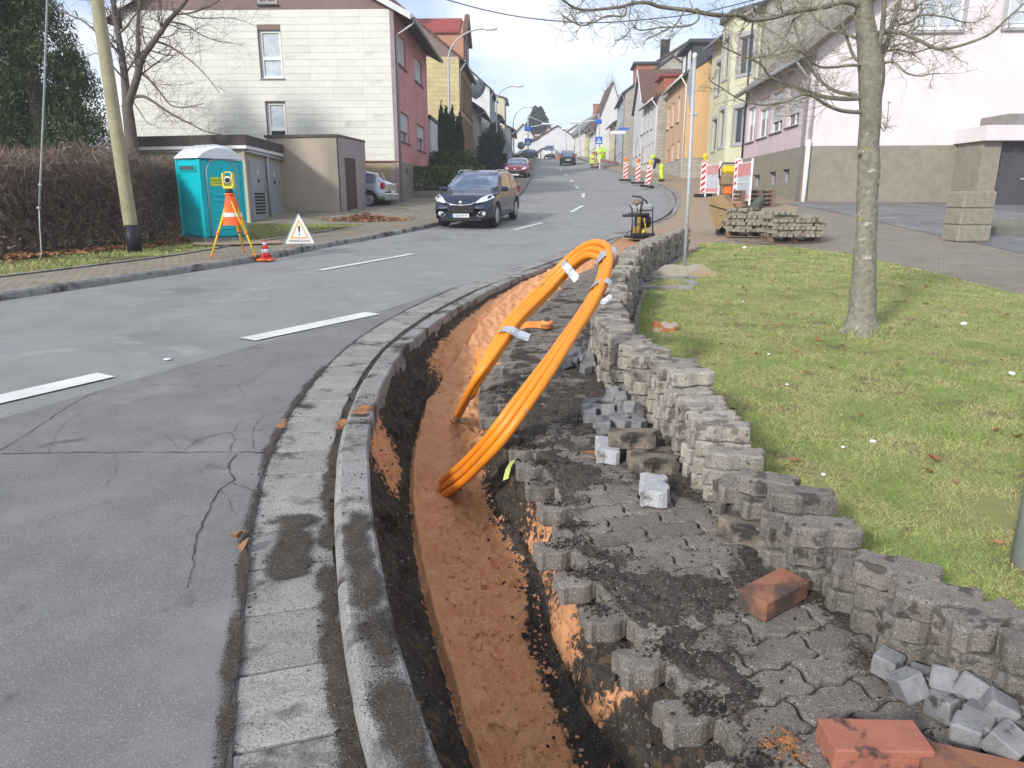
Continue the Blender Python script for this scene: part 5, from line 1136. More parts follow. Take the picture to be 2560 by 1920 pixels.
# beige garage
rb=thing('garage','beige rendered garage with a brown door beside the transformer building',"garage",(-7,27,H(-7,27)),world=True)
m_bei=mat('beige_render',(.44,.37,.295),(.39,.33,.26),scale=.8,rough=.9,stain=[((.34,.285,.23),.7,.5,.68)]); zt=ZV(849,342,27)
pl=[Vector((-8.9,27.45,.3)),Vector((-6.26,27,.3)),Vector((-5.86,29.9,.3)),Vector((-8.5,30.2,.3))]; b=MB(); b.prism(pl,(0,0,zt-.3)); b.build('wall',m_bei,rb)
b=MB(); b.prism([Vector((p.x,p.y,zt)) for p in grow(pl,.08)],(0,0,.09)); b.build('roof',mat('tarred_edge',(.12,.10,.09)),rb)
fb_=Fac((-6.26,27),(-5.86,29.9),SIDE_L); m_mau=mat('mauve_render',(.37,.30,.30),(.33,.27,.27),scale=1,rough=.9); 
hd=fb_.rect(*Z2(645,1165),*Z2(748,1580)); wall(Fac(tuple(fb_.pt(0,0,.05))[:2],tuple(fb_.pt(fb_.L,0,.05))[:2],SIDE_L),rb,0,fb_.L,.4,zt-.004,[(max(.3,hd[0]),min(fb_.L-.3,hd[1]),.3,hd[3])],m_mau,'front_wall',dep=0)
b=MB(); fb_.box(b,max(.3,hd[0]),min(fb_.L-.3,hd[1]),.3,hd[3],.004,.03); b.build('door',mat('worn_brown_door',(.11,.065,.05),(.085,.05,.04),rough=.8,stain=[((.16,.13,.12),8,.66,.7)]),rb)
# ============================================================ VEHICLES
def carpaint(n,c,metal=.3): return mat(n,c,tuple(v*.92 for v in c),scale=1,rough=.32,metal=metal,spec=.5,coat=.55)
m_cglass=mat('car_glass',(.20,.27,.38),(.12,.17,.25),rough=.04,spec=1.0,coat=1,metal=.55)  # bluish metallic base colour stands in for bright sky reflected in the glass
m_plast=mat('black_plastic',(.025,.025,.027),rough=.5)
m_chrome=mat('chrome',(.75,.76,.78),rough=.12,metal=1)
m_rim=mat('alloy_rim',(.55,.56,.58),rough=.3,metal=.8)
m_lamp=mat('headlight_glass',(.72,.75,.78),(.55,.58,.62),scale=12,rough=.1,spec=1,coat=1)
m_tail=mat('tail_light_red',(.55,.02,.03),rough=.15,coat=1)
m_plate=mat('plate_white',(.78,.78,.76),rough=.4)
m_txt=mat('plate_black',(.02,.02,.02),rough=.5)
def car(name,label,cat,loc,yaw,paint,L=4.4,Wd=1.82,Ht=1.62,wb=2.64,wr=.345,style='suv',plate=None,grp=None,rails=False):
    root=thing(name,label,cat,loc,grp); pz=math.atan(prof(loc[1]+1)-prof(loc[1]-1))/1
    pitch=-math.atan((prof(loc[1]+1)-prof(loc[1]-1))/2)*(-math.sin(yaw)) 
    root.rotation_euler=(0,math.atan((prof(loc[1]+1)-prof(loc[1]-1))/2)*(-math.sin(yaw)),yaw)
    hl=L/2; fa=wb/2+.0; ra=-wb/2
    # x forward. stations
    if style=='suv': top=[(hl,.62),(hl-.08,.80),(hl-.35,.96),(hl-.95,1.06),(hl-1.15,1.10),(hl-1.35,1.22),(hl-1.75,1.46),(hl-2.05,1.58),(hl-2.4,Ht),(-.4,Ht),(-1.2,Ht-.02),(-hl+.55,Ht-.10),(-hl+.30,Ht-.28),(-hl+.12,1.18),(-hl+.04,1.0),(-hl,.70)]
    elif style=='hatch': top=[(hl,.55),(hl-.08,.70),(hl-.35,.84),(hl-.80,.95),(hl-.95,.98),(hl-1.15,1.10),(hl-1.55,1.32),(hl-1.85,1.42),(hl-2.2,Ht),(-.3,Ht),(-.9,Ht-.03),(-hl+.5,Ht-.10),(-hl+.25,Ht-.32),(-hl+.10,1.0),(-hl+.03,.9),(-hl,.6)]
    else: top=[(hl,.7),(hl-.06,.95),(hl-.2,1.10),(hl-.5,1.2),(hl-.6,1.25),(hl-.75,1.45),(hl-1.0,1.8),(hl-1.2,Ht-.1),(hl-1.5,Ht),(0,Ht),(-1.2,Ht),(-hl+.2,Ht-.02),(-hl+.1,Ht-.2),(-hl+.05,1.3),(-hl+.03,1.1),(-hl,.8)]
    top=top[::-1]
    xs=sorted(set([p[0] for p in top]+[fa+d for d in(-wr-.11,-wr*.95,-wr*.7,-wr*.35,0,wr*.35,wr*.7,wr*.95,wr+.11)]+[ra+d for d in(-wr-.11,-wr*.95,-wr*.7,-wr*.35,0,wr*.35,wr*.7,wr*.95,wr+.11)]+[0,.3]))
    def tp(x): return lerpc(top,x)
    belt=lambda x: min(tp(x)-.02, (.98 if style!='hatch' else .88)+.05*(hl-x)/L+ (.0)) if style!='van' else min(tp(x)-.02,1.15)
    hw=Wd/2; G_=[]
    for x in xs:
        e=min(1,(hl-abs(x))/.55); ew=hw*(1-.16*(1-e)**2); t=tp(x); bt=belt(x); cab=max(0,t-bt)
        arch=0
        for c in(fa,ra):
            d=abs(x-c); rr=wr+.075
            if d<rr: arch=max(arch,wr+math.sqrt(rr*rr-d*d))
        zb=max(.24+(.08 if e<.9 else 0),arch)
        r1=ew*(.80 if cab>.35 else .90+.0*cab); 
        pts=[(0,zb if arch==0 else .24),(ew-.10,zb if arch==0 else .24 if False else zb),(ew-.015,max(zb,.30)),(ew,max(zb+.02,.45)),(ew+.004,max(zb+.03,.62)),(ew-.02,max(min(.84,bt-.04),zb+.05)),(ew-.06,bt),(ew-.075,bt+.015),
             (r1+ (ew-.075-r1)*.35 if cab>.2 else ew-.16,bt+cab*.60),(r1-.02 if cab>.2 else ew-.28,bt+cab*.88),(r1-.12 if cab>.2 else ew-.4,bt+cab*.98),(r1*.5 if cab>.2 else ew*.4,t+.004),(0,t+.012)]
        G_.append([(x,p[0],p[1]) for p in pts])
    n=len(G_[0]); parts={}
    def put(key,quad,sgn):
        b=parts.setdefault(key,MB()); b.smooth=True
        q=[(p[0],p[1]*sgn,p[2]) for p in quad]; b.add(q,[[0,1,2,3]])
    xw0=top[10][0] # windscreen base
    ws=[p for p in top]; scr_lo=ws[-5][0]; scr_hi=ws[-8][0]; rs_lo=ws[2][0]; rs_hi=ws[4][0]
    for i in range(len(xs)-1):
        xm=(xs[i]+xs[i+1])/2; cab=tp(xm)-belt(xm)
        for j in range(n-1):
            q=[G_[i][j],G_[i+1][j],G_[i+1][j+1],G_[i][j+1]]; key='body'
            if j in(7,8) and cab>.30 and scr_lo-.55>xm>-hl+.45:
                pil=[.18,-.95] if style!='van' else [.9]
                key='side_window' if not any(abs(xm-p)<.045 for p in pil) else 'body'
                if style=='van' and xm<.6: key='body'
            if j>=8 and scr_hi-.05<xm<scr_lo+.02 and cab>.05: key='windscreen' if j>=9 else 'body'
            if j>=9 and rs_lo-.05<xm<rs_hi and style!='van': key='rear_window'
            if j<=2: key='body'
            for s in(1,-1): put(key,q,s)
    for k,b in parts.items():
        if k=='side_window':
            for s in (1,-1):
                c=MB(); c.smooth=True
                for f in b.f:
                    q=[b.v[i] for i in f]
                    if q[0][1]*s>0: c.add([(p[0],p[1]+s*.004,p[2]) for p in q],[[0,1,2,3]])
                bm_weld(c); c.build('side_window',m_cglass,root)
        else:
            bm_weld(b); b.build(k,paint if k=='body' else m_cglass,root)
    # underside / wells
    b=MB(); b.box((0,0,.40),(L-.35,Wd-.42,.34)); b.build('underbody',m_plast,root)
    for c in(fa,ra):
        for s in(1,-1):
            b=MB(); b.lathe((c,s*(hw-.12),wr),[(wr*.62,-.10),(wr*.93,-.105),(wr,-.07),(wr,.07),(wr*.93,.105),(wr*.62,.10)],28,axis='y'); w=b.build('wheel',m_blk,root)
            b=MB(); b.lathe((c,s*(hw-.055),wr),[(.001,-.01),(wr*.60,-.03),(wr*.66,.03),(wr*.60,.035),(wr*.56,.0),(.001,-.005)] if s>0 else [(.001,.01),(wr*.60,.03),(wr*.66,-.03),(wr*.60,-.035),(wr*.56,.0),(.001,.005)],20,axis='y'); b.build('rim_well',m_plast,w)
            b=MB()
            for k in range(5):
                a=2*math.pi*k/5+.3; b.prism([Vector((c+math.cos(a+o)*r,s*(hw-.05),wr+math.sin(a+o)*r)) for r,o in((wr*.12,-.9),(wr*.58,-.17),(wr*.58,.17),(wr*.12,.9))],(0,s*.03,0))
            b.lathe((c,s*(hw-.03),wr),[(wr*.58,-.015),(wr*.66,-.015),(wr*.66,.015),(wr*.58,.015)],24,axis='y'); b.build('rim',m_rim,w)
    fx=hl
    def face(y,z): return fx-.16*max(0,(abs(y)/hw))**3*1.3
    zh={'suv':.80,'hatch':.68,'van':.85}[style]
    for s in(1,-1):
        b=MB(); b.add([(face(s*.42,0)-.13,s*.44,zh-.02),(face(s*.80,0)-.17,s*.74,zh+.0),(hl-.62,s*(hw-.04),zh+.13),(hl-.50,s*(hw-.10),zh+.20),(hl-.20,s*.60,zh+.12),(hl+.0,s*.46,zh+.0),(hl+.02,s*.50,zh-.03),(hl-.09,s*.76,zh+.02),(hl-.45,s*(hw+.012),zh+.10)],[[0,6,5],[6,7,4,5],[7,8,3,4],[8,2,3],[0,1,7,6],[1,2,8,7]]); b.build('headlight',m_lamp,root)
        b=MB(); b.box((-hl+.10,s*(hw-.14),zh+.16),(.16,.20,.26),bev=.03); b.build('tail_light',m_tail,root)
        b=MB(); b.box((hl-1.45,s*(hw+.10),(1.10 if style!='hatch' else .99)),(.16,.22,.14),bev=.04); b.box((hl-1.47,s*(hw+.0),1.05 if style!='hatch' else .95),(.06,.10,.04)); b.build('mirror',paint,root)
        if style=='suv':
            b=MB(); b.lathe((hl-.10,s*.68,.46),[(.001,.02),(.06,.02),(.07,-.03)],14,axis='x'); fl=b.build('fog_light',m_lamp,root)
            b=MB(); pr=[(hl+.01,s*.48,.43),(hl-.03,s*.60,.53),(hl-.10,s*.76,.56),(hl-.16,s*.82,.42),(hl-.06,s*.68,.38),(hl+.0,s*.55,.385)]; b.tube(pr+[pr[0]],.011,6); b.build('trim',m_chrome,fl)
        if rails: b=MB(); b.tube([(.30,s*.60,Ht-.05),(.15,s*.60,Ht+.01),(-.9,s*.60,Ht+.0),(-1.4,s*.60,Ht-.06)],.018,6); b.build('roof_rail',m_chrome,root)
        for k in range(2):
            b=MB(); b.box((.35-k*1.0,s*(hw+.012),.93 if style!='hatch' else .84),(.18,.03,.03)); b.build('door_handle',m_chrome if rails else paint,root)
    b=MB(); b.add([(hl+.012,-.42,zh-.12),(hl+.012,.42,zh-.12),(hl+.012,.36,zh-.30),(hl+.012,-.36,zh-.30),(hl-.15,-.42,zh-.12),(hl-.15,.42,zh-.12),(hl-.15,.36,zh-.30),(hl-.15,-.36,zh-.30)],[[0,1,2,3],[4,5,6,7],[0,1,5,4],[1,2,6,5],[2,3,7,6],[3,0,4,7]]); gr=b.build('grille',m_plast,root)
    b=MB(); b.tube([(hl-.02,-.46,zh+.0),(hl+.018,-.3,zh-.075),(hl+.025,0,zh-.095),(hl+.018,.3,zh-.075),(hl-.02,.46,zh+.0)],.022,6); b.lathe((hl+.01,0,zh-.02),[(.001,.012),(.05,.014),(.062,.0)],14,axis='x'); b.build('chrome_bar',m_chrome,gr)
    for k in range(3): b=MB(); b.box((hl+.014,0,zh-.16-k*.045),(.012,.74-.05*k,.008)); b.build('grille_bar',m_dsteel,gr)
    b=MB(); b.box((hl-.02,0,.30),(.10,1.30,.12),bev=.03); b.build('lower_bumper',m_plast,root)
    b=MB(); b.box((-hl+.03,0,.42),(.14,Wd-.25,.30),bev=.05); b.build('rear_bumper',paint,root)
    for sgn,xx,zz in((1,hl+.034,zh-.385),(-1,-hl-.045,.62)):
        b=MB(); b.box((xx,0,zz),(.012,.52,.11)); pl=b.build('number_plate',m_plate,root)
        b=MB(); b.box((xx+sgn*.002,-sgn*.238,zz),(.012,.045,.108)); b.build('plate_strip',m_blue,pl)
        if plate: text('plate_text',plate,.10,m_txt,pl,(xx+sgn*.0075,.02*sgn,zz),(math.pi/2,0,math.pi/2*sgn),ext=.0008,sx=.85)
    return root
def bm_weld(c):
    key={};idx=[];vs=[]
    for v in c.v:
        k=(round(v[0],4),round(v[1],4),round(v[2],4))
        if k not in key: key[k]=len(vs); vs.append(v)
        idx.append(key[k])
    nf=[]
    for f in c.f:
        g=[]
        for i in f:
            if idx[i] not in g: g.append(idx[i])
        if len(g)>2: nf.append(g)
    c.v=vs;c.f=nf;c.m=[0]*len(nf);c.sm=[True]*len(nf)
YW=lambda hx,hy: math.atan2(hy,hx)
car('suv','dark blue-black SUV with chrome grille driving towards the camera','car',(-1.02,24.0,H(-1,24)+.0),YW(-.22,-.975),carpaint('paint_dark_blue',(.012,.022,.05),.15),plate='SB:LR 8159',rails=True,L=4.4)
car('parked_car','dark red hatchback parked half on the left footway','car',(.45,57.6,H(.5,57.6)+.05),YW(-.10,-.99),carpaint('paint_red',(.22,.015,.03)),style='hatch',L=4.1,Wd=1.72,Ht=1.46,wb=2.5,wr=.31)
car('suv','black SUV seen from behind driving uphill','car',(6.35,86,H(6.3,86)),YW(.06,.998),carpaint('paint_black',(.012,.012,.016)),L=4.4,rails=True)
car('small_car','silver small hatchback half hidden behind the beige garage','car',(-6.75,30.75,H(-6.7,30.7)),YW(-.97,.22),carpaint('paint_silver',(.42,.44,.47),.6),style='hatch',L=3.8,Wd=1.65,Ht=1.44,wb=2.45,wr=.29)
car('van','white van under the carport roof near the crest','van',(XH(1372,128),128,H(6,128)),YW(-.02,-1),carpaint('paint_white',(.70,.72,.74),0),style='van',L=5,Wd=1.9,Ht=2.2,wb=3,wr=.33)
car('parked_car','dark car parked at the left kerb beyond the red one','car',(XH(1320,112)-.5,112,H(2,112)),YW(-.75,-.6),carpaint('paint_grey',(.06,.07,.08)),style='hatch',L=4.1,Wd=1.72,Ht=1.45,wb=2.5,wr=.31)
# ============================================================ PEOPLE
def skinfig(name,verts,edges,rad,m,parent,root_i=0,sub=2):
    me=bpy.data.meshes.new(name); me.from_pydata(verts,edges,[]); o=bpy.data.objects.new(name,me); COL.objects.link(o)
    o.modifiers.new('s','SKIN'); sk=me.skin_vertices[0].data
    for i,r in enumerate(rad): sk[i].radius=(r if hasattr(r,'__len__') else (r,r))
    sk[root_i].use_root=True; sb=o.modifiers.new('u','SUBSURF'); sb.levels=sub; sb.render_levels=sub
    dg=bpy.context.evaluated_depsgraph_get(); nm=bpy.data.meshes.new_from_object(o.evaluated_get(dg)); bpy.data.objects.remove(o); nm.name=name
    nm.materials.clear(); nm.materials.append(m); nm.polygons.foreach_set('use_smooth',[True]*len(nm.polygons))
    q=bpy.data.objects.new(name,nm); COL.objects.link(q); q.parent=parent; return q
m_skin=mat('skin',(.50,.30,.22),rough=.6); m_jack=mat('dark_work_jacket',(.02,.022,.028),(.03,.032,.04),rough=.85)
def worker(label,loc,yaw,pose='bend',jack=m_jack,grp=None):
    r=thing('person',label,'person',loc,grp,rz=yaw)
    if pose=='bend': # facing +x, bent forward over a tool
        J=dict(pel=(0,0,.92),lk=(.10,.14,.50),la=(-.02,.17,.09),lt=(.16,.19,.05),rk=(.06,-.14,.50),ra=(-.10,-.16,.09),rt=(.08,-.18,.05),wa=(.10,0,1.06),ch=(.36,0,1.22),nk=(.50,0,1.30),hd=(.60,0,1.36),ls=(.40,.20,1.22),le=(.46,.24,.95),lh=(.50,.14,.72),rs=(.40,-.20,1.22),re=(.48,-.24,.95),rh=(.52,-.12,.70))
    else:
        J=dict(pel=(0,0,.92),lk=(.03,.11,.50),la=(0,.12,.09),lt=(.16,.13,.05),rk=(.03,-.11,.50),ra=(0,-.12,.09),rt=(.16,-.13,.05),wa=(0,0,1.08),ch=(.02,0,1.32),nk=(.02,0,1.47),hd=(.04,0,1.56),ls=(.02,.20,1.40),le=(.05,.25,1.12),lh=(.18,.22,.90),rs=(.02,-.20,1.40),re=(.05,-.25,1.12),rh=(.18,-.22,.90))
    k=list(J); ix={n:i for i,n in enumerate(k)}
    E_=[('pel','lk'),('lk','la'),('la','lt'),('pel','rk'),('rk','ra'),('ra','rt'),('pel','wa'),('wa','ch'),('ch','nk'),('nk','hd'),('ch','ls'),('ls','le'),('le','lh'),('ch','rs'),('rs','re'),('re','rh')]
    RD=dict(pel=.14,lk=.075,la=.05,lt=.04,rk=.075,ra=.05,rt=.04,wa=.13,ch=.15,nk=.06,hd=.085,ls=.07,le=.05,lh=.035,rs=.07,re=.05,rh=.035)
    skinfig('body',[J[n] for n in k],[(ix[a],ix[b]) for a,b in E_],[RD[n] for n in k],m_skin,r)
    T=[('pel','lk'),('lk','la'),('pel','rk'),('rk','ra'),('pel','wa')]; kk=['pel','lk','la','rk','ra','wa']
    skinfig('trousers',[J[n] for n in kk],[(kk.index(a),kk.index(b)) for a,b in T],[.20,.135,.11,.135,.11,.165],m_hiv,r)
    kk=['wa','ch','nk','ls','le','lh','rs','re','rh']; T=[('wa','ch'),('ch','nk'),('ch','ls'),('ls','le'),('le','lh'),('ch','rs'),('rs','re'),('re','rh')]
    skinfig('jacket',[J[n] for n in kk],[(kk.index(a),kk.index(b)) for a,b in T],[.165,.185,.08,.10,.075,.048,.10,.075,.048],jack,r)
    b=MB(); h=J['hd']; b.sphere((h[0],h[1],h[2]+.03),.135,8); b.build('hood',m_hiv,r)
    for s in 'lr': b=MB(); t=J[s+'t'];a=J[s+'a']; b.box(((t[0]+a[0])/2,(t[1]+a[1])/2,.06),(.30,.11,.12),bev=.03); b.build('boot',m_plast,r)
    for s in 'lr':
        t=J[s+'a'];kn=J[s+'k']; c=Vector(t).lerp(Vector(kn),.45); b=MB(); b.cyl(c-Vector((0,0,.03)),c+Vector((0,0,.03)),.107,n=14); b.build('reflective_band',m_plate,r)
    return r
p=G(1655,453,.1); worker('person in hi-vis yellow trousers and dark jacket bending forward at the dig',(p[0],p[1],H(*p)+.09),YW(-.75,.1))
worker('person in hi-vis trousers and dark jacket bending beside the farthest barrier',(XH(1477,76),76,H(9.5,76)+.1),YW(.5,.5))
worker('person with yellow helmet behind the far plastic barrier, left one',(XH(1497,79),79,H(10,79)+.1),1.2,'stand',jack=m_hiv)
worker('person with yellow helmet behind the far plastic barrier, right one',(XH(1506,80),80,H(10,80)+.1),-2.2,'stand',jack=m_hiv)
# ============================================================ ROAD WORK ITEMS
def beacon(px,label,lamp,h=1.0,tilt=0,grp='striped warning beacons'):
    X,Y=G(px[0],px[1],.1); r=thing('warning_beacon',label,'beacon',(X,Y,H(X,Y)+.09),grp); r.rotation_euler=(0,tilt,0)
    w=.27; b=MB(); b.box((0,0,.06),(.75,.38,.12),bev=.03); b.build('foot',m_plast,r)
    b=MB(); b.box((0,0,.12+h/2),(w,.05,h),bev=.008); b.build('board',m_white,r)
    b=MB(); st=.2
    for k in range(-2,7):
        z0=.14+k*st*1.25; poly=[(-w/2+.01,z0),(w/2-.01,z0+.20),(w/2-.01,z0+.20+st*.62),(-w/2+.01,z0+st*.62)]
        poly=[(x,min(max(z,.15),.10+h)) for x,z in poly]
        if poly[0][1]>=.10+h-.01 or poly[2][1]<=.16: continue
        b.prism([Vector((x,-.029,z)) for x,z in poly],(0,.003,0))
    b.build('stripes',m_red,r)
    if lamp: b=MB(); b.box((0,0,.12+h+.07),(.13,.08,.12),bev=.02); hb=b.build('lamp_housing',m_yel,r); b=MB(); b.lathe((0,0,.12+h+.20),[(.001,-.05),(.10,-.045),(.115,0),(.10,.045),(.001,.05)],18,axis='y'); b.build('lamp_lens',m_orange if lamp==1 else m_yel,hb)
    return r
beacon((1563,452),'red and white striped beacon with orange lamp, farthest of three by the kerb',1)
beacon((1594,459),'red and white striped beacon with orange lamp, middle of three by the kerb',1)
beacon((1617,468),'tilted red and white striped beacon with yellow lamp, nearest of three by the kerb',2,tilt=.12)
beacon((1757,491),'striped beacon with yellow lamp at the open end of the transparent barrier',2,h=1.35)
beacon((1839,508),'striped beacon without lamp behind the yellow compactor',0,h=1.5)
beacon((1487,419),'striped beacon at the near end of the far white barrier',1)
def barrier(pa,pb,label,cat='barrier',h=1.0,white=False):
    A=Vector((*G(*pa,.1),0));B=Vector((*G(*pb,.1),0)); f=Fac((A.x,A.y),(B.x,B.y),1); z=lambda s:H(*f.pt(s,0)[:2])+.1
    r=thing('site_barrier',label,cat,(A.x,A.y,H(A.x,A.y)+.1),world=True); L=f.L; zb=z(0)
    b=MB(); f.box(b,0,.06,zb,zb+h+.08,-.03,.03); f.box(b,L-.06,L,zb,zb+h+.08,-.03,.03); f.box(b,.06,L-.06,zb+h-.04,zb+h,-.02,.02); f.box(b,.06,L-.06,zb+.15,zb+.19,-.02,.02); f.box(b,.06,L-.06,zb+h*.52,zb+h*.55,-.02,.02); b.build('frame',m_white,r)
    for (z0,z1,nm) in ((zb+h*.68,zb+h-.04,'top_board'),(zb+.19,zb+.36,'bottom_board')):
        b=MB(); f.box(b,.06,L-.06,z0,z1,-.012,.012); bd=b.build(nm,m_white,r); ORG[bd.name]=ORG[r.name]
        b=MB(); n=max(4,int(L/.16))
        for k in range(n):
            s=.08+(L-.16)*k/n; f.box(b,s,s+(L-.16)/n*.5,z0+.01,z1-.01,-.016,.016)
        b.build('stripes',m_red,bd)
    b=MB(); f.box(b,.06,L-.06,zb+.36,zb+h*.68,-.006,.006); b.build('panel',mat('milky_panel',(.62,.66,.70),(.55,.60,.66),rough=.4),r)
    return r
barrier((1762,492),(1795,500),'red and white site barrier panel beside the lamp beacon',h=1.3)
barrier((1838,512),(1872,526),'tall white site barrier panel with red striped boards behind the excavator bucket',h=1.45)
barrier((1499,422),(1548,412),'long white plastic barrier beside the far beacon',h=.9)
b=MB(); 
for k in range(3): b.tube([AT(1800+k*9,500,30.5),AT(1806+k*9,432,30.6)],.018,6)
X,Y=AT(1800,500,30.5)[:2]; r=thing('fence_frames','leaning bare steel fence frames beside the first barrier panel','fence',(X,Y,H(X,Y)),world=True); b.build('bar',m_steel,r)
# yellow rammer / compactor in front of barrier
c=Vector((XH(1817,29.2),29.2,H(8.5,29)+.1)); r=thing('rammer','yellow engine compactor standing between the barriers behind the bucket','compactor',c)
b=MB(); b.box((0,0,.15),(.34,.55,.10),bev=.03); b.build('base_plate',m_plast,r)
b=MB(); b.box((0,0,.42),(.30,.30,.34),bev=.04); b.build('bellows',m_orange,r)
b=MB(); b.box((0,0,.80),(.62,.5,.45),bev=.08); b.build('engine_block',mat('dusty_tan',(.30,.22,.12),rough=.7),r)
b=MB(); b.box((.02,0,1.18),(.58,.48,.36),bev=.12); b.build('cowl',m_yel,r)
b=MB(); b.tube([(-.38,-.1,.85),(-.42,-.2,1.2),(-.3,-.25,1.42),(.3,-.25,1.42),(.40,-.2,1.2),(.36,-.1,.85)],.03,8); b.build('handle',m_dsteel,r)
# excavator bucket
c=G(1800,577,.1); Yb=c[1]; m_buck=mat('dusty_bucket_steel',(.38,.265,.13),(.30,.20,.10),scale=3,rough=.8,bump=.2,stain=[((.22,.14,.075),2.5,.55,.7)])
r=thing('excavator_bucket','tan dusty excavator bucket lying upright on the brown ground','excavator bucket',(XH(1805,19.6),19.6,H(6,19.6)+.09),world=True)
pr=[(1771,492),(1773,510),(1775,530),(1780,548),(1786,562),(1794,575),(1799,572),(1806,566),(1822,561),(1826,548),(1828,537),(1835,531),(1839,520),(1831,510),(1822,505),(1815,498),(1809,489),(1800,487),(1785,490)]
V=[AT(u,v,19.3) for u,v in pr]; V2=[p+Vector((.45,1.0,0)) for p in V]
b=MB(); n=len(V); k=[(p-sum(V,Vector())/n) for p in V]
b.prism(V,(.012,.035,0)); b.build('side_plate',m_buck,r); b=MB(); b.prism([p+Vector((.44,.97,0)) for p in V],(.012,.035,0)); b.build('side_plate',m_buck,r)
b=MB(); 
for i in range(0,5): b.quad(V[i],V[i+1],V2[i+1],V2[i])
for i in range(13,n): b.quad(V[i],V[(i+1)%n],V2[(i+1)%n],V2[i])
b.build('shell',m_buck,r)
b=MB(); 
for i in range(4): q=V[5].lerp(V2[5],i/3.3+.05); b.box(q+Vector((.0,0,-.02)),(.10,.10,.2),taper=.6)
b.build('teeth',m_dsteel,r)
b=MB(); b.box(AT(1832,512,19.9),(.5,.16,.2),rz=.3,bev=.03); b.build('lug',mat('bucket_lug',(.45,.27,.17),rough=.8),r)
b=MB(); b.tube([AT(1773,512,19.28),AT(1826,528,19.28)],.012,5); b.build('weld_seam',m_dsteel,r)
# plate compactor near the kerb, light grey bonnet, handle
c=G(1595,600,.1); r=thing('plate_compactor','black and grey vibrating plate compactor standing at the edge of the dig','compactor',(c[0],c[1]-.1,H(*c)+.09),rz=.15); S_=.92
def cb(name,fn,m): b=MB(); fn(b); b.v=[(v[0]*S_,v[1]*S_,v[2]*S_) for v in b.v]; return b.build(name,m,r)
cb('base_plate',lambda b:(b.box((0,0,.10),(.62,.75,.06),bev=.02),b.box((0,-.40,.17),(.60,.10,.05),rot=Matrix.Rotation(.6,3,'X'))),m_plast)
cb('exciter',lambda b:(b.box((-.02,.05,.24),(.30,.34,.2),bev=.04),b.cyl((-.10,-.2,.15),(-.06,-.15,.62),.05)),mat('muddy_yellow',(.35,.22,.05),rough=.7))
cb('engine',lambda b:(b.box((.10,.05,.50),(.36,.40,.32),bev=.05),b.cyl((.14,-.18,.50),(.14,-.10,.50),.12)),m_plast)
cb('frame',lambda b:[b.tube([(s*.30,-.28,.12),(s*.27,-.24,.5),(s*.29,-.18,.86),(s*.27,.1,.92)],.02,8) for s in(1,-1)],m_dsteel)
cb('bonnet',lambda b:(b.box((.10,.02,.86),(.44,.44,.20),bev=.06),b.box((-.20,.0,.80),(.22,.40,.24),bev=.07)),mat('grey_bonnet',(.34,.36,.36),(.27,.29,.29),rough=.5))
cb('lid',lambda b:b.lathe((-.06,.02,.96),[(.16,0),(.12,.07),(.001,.10)],14),mat('dusty_lid',(.25,.18,.10),rough=.8))
cb('handle_ring',lambda b:b.tube([(-.22+.34*math.cos(a),-.35+.22*math.sin(a),.68+.02*math.cos(a)) for a in [i*math.pi/9 for i in range(19)]],.032,8),m_plast)
cb('handle_bar',lambda b:(b.tube([(-.26,-.1,1.16),(-.05,-.1,1.14),(.02,-.12,1.10),(-.04,-.2,.92),(-.06,-.22,.72)],.025,8),b.tube([(.02,-.1,1.08),(.14,-.05,1.04),(.2,0,.94)],.02,8)),m_dsteel)
cb('hose',lambda b:(b.tube([(.02,-.3,.6),(.05,-.34,.4),(.10,-.3,.2)],.014,6),b.tube([(-.02,-.32,.2),(.02,-.36,.3)],.03,6)),m_yel)
# pallets with pavers
m_wood=mat('weathered_wood',(.24,.16,.11),(.17,.115,.08),scale=6,rough=.9,bump=.3,bscale=40)
def pallet(c,rz,label,courses,stack=True,sc=1,seed=0,grp=None):
    r=thing('pallet',label,'pallet',(c[0],c[1],H(c[0],c[1])+.10),rz=rz)
    for y in(-.36,0,.36): b=MB(); b.box((0,y,.011),(1.2,.10,.022)); b.build('bottom_board',m_wood,r)
    for x in(-.53,0,.53):
        for y in(-.35,0,.35): b=MB(); b.box((x,y,.062),(.14,.10,.078)); b.build('block',m_wood,r)
    for x in(-.55,-.28,0,.28,.55): b=MB(); b.box((x,0,.115),(.12,.8,.022)); b.build('top_board',m_wood,r)
    if not stack: return r
    rr=random.Random(seed); b=MB()
    for k in range(courses):
        z=.13+.0825*(k+1); rows_=10 if k<courses-2 else 7 if k<courses-1 else 4
        for i in range(rows_):
            for j in range(6):
                if k==courses-1 and rr.random()<.3: continue
                if j>4: continue
                if i>8: continue
                x=-.56+.123*i+rr.gauss(0,.012)+.06; y=-.50+.247*j+rr.gauss(0,.022)
                if k%2: x,y=-.50+.247*j+rr.gauss(0,.022),-.56+.123*i+rr.gauss(0,.012)+.06
                M_=Euler((rr.gauss(0,.01),rr.gauss(0,.01),math.pi/2*(0 if (k%2) else 1)+rr.gauss(0,.03))).to_matrix()
                b.add([Vector((x,y,z))+M_@Vector((v[0],v[1],v[2]*1.05)) for v in spv],spf)
    o=b.build('stacked_pavers',m_pvd2,None,kind='stuff',fixn=False); o.location=r.location; o.rotation_euler=(0,0,rz); o['label']='brown grey weathered pavers piled on the '+('left pallet' if seed==1 else 'right pallet')+' behind the lawn'
    return r
m_pvd2=mat('weathered_paver',(.32,.28,.22),(.24,.21,.165),scale=7,rough=.95,bump=.5,bscale=60,stain=[((.12,.105,.085),5,.55,.62)])
pallet((6.2,18.9),-.5,'loaded wooden pallet behind the far left corner of the lawn',7,seed=1)
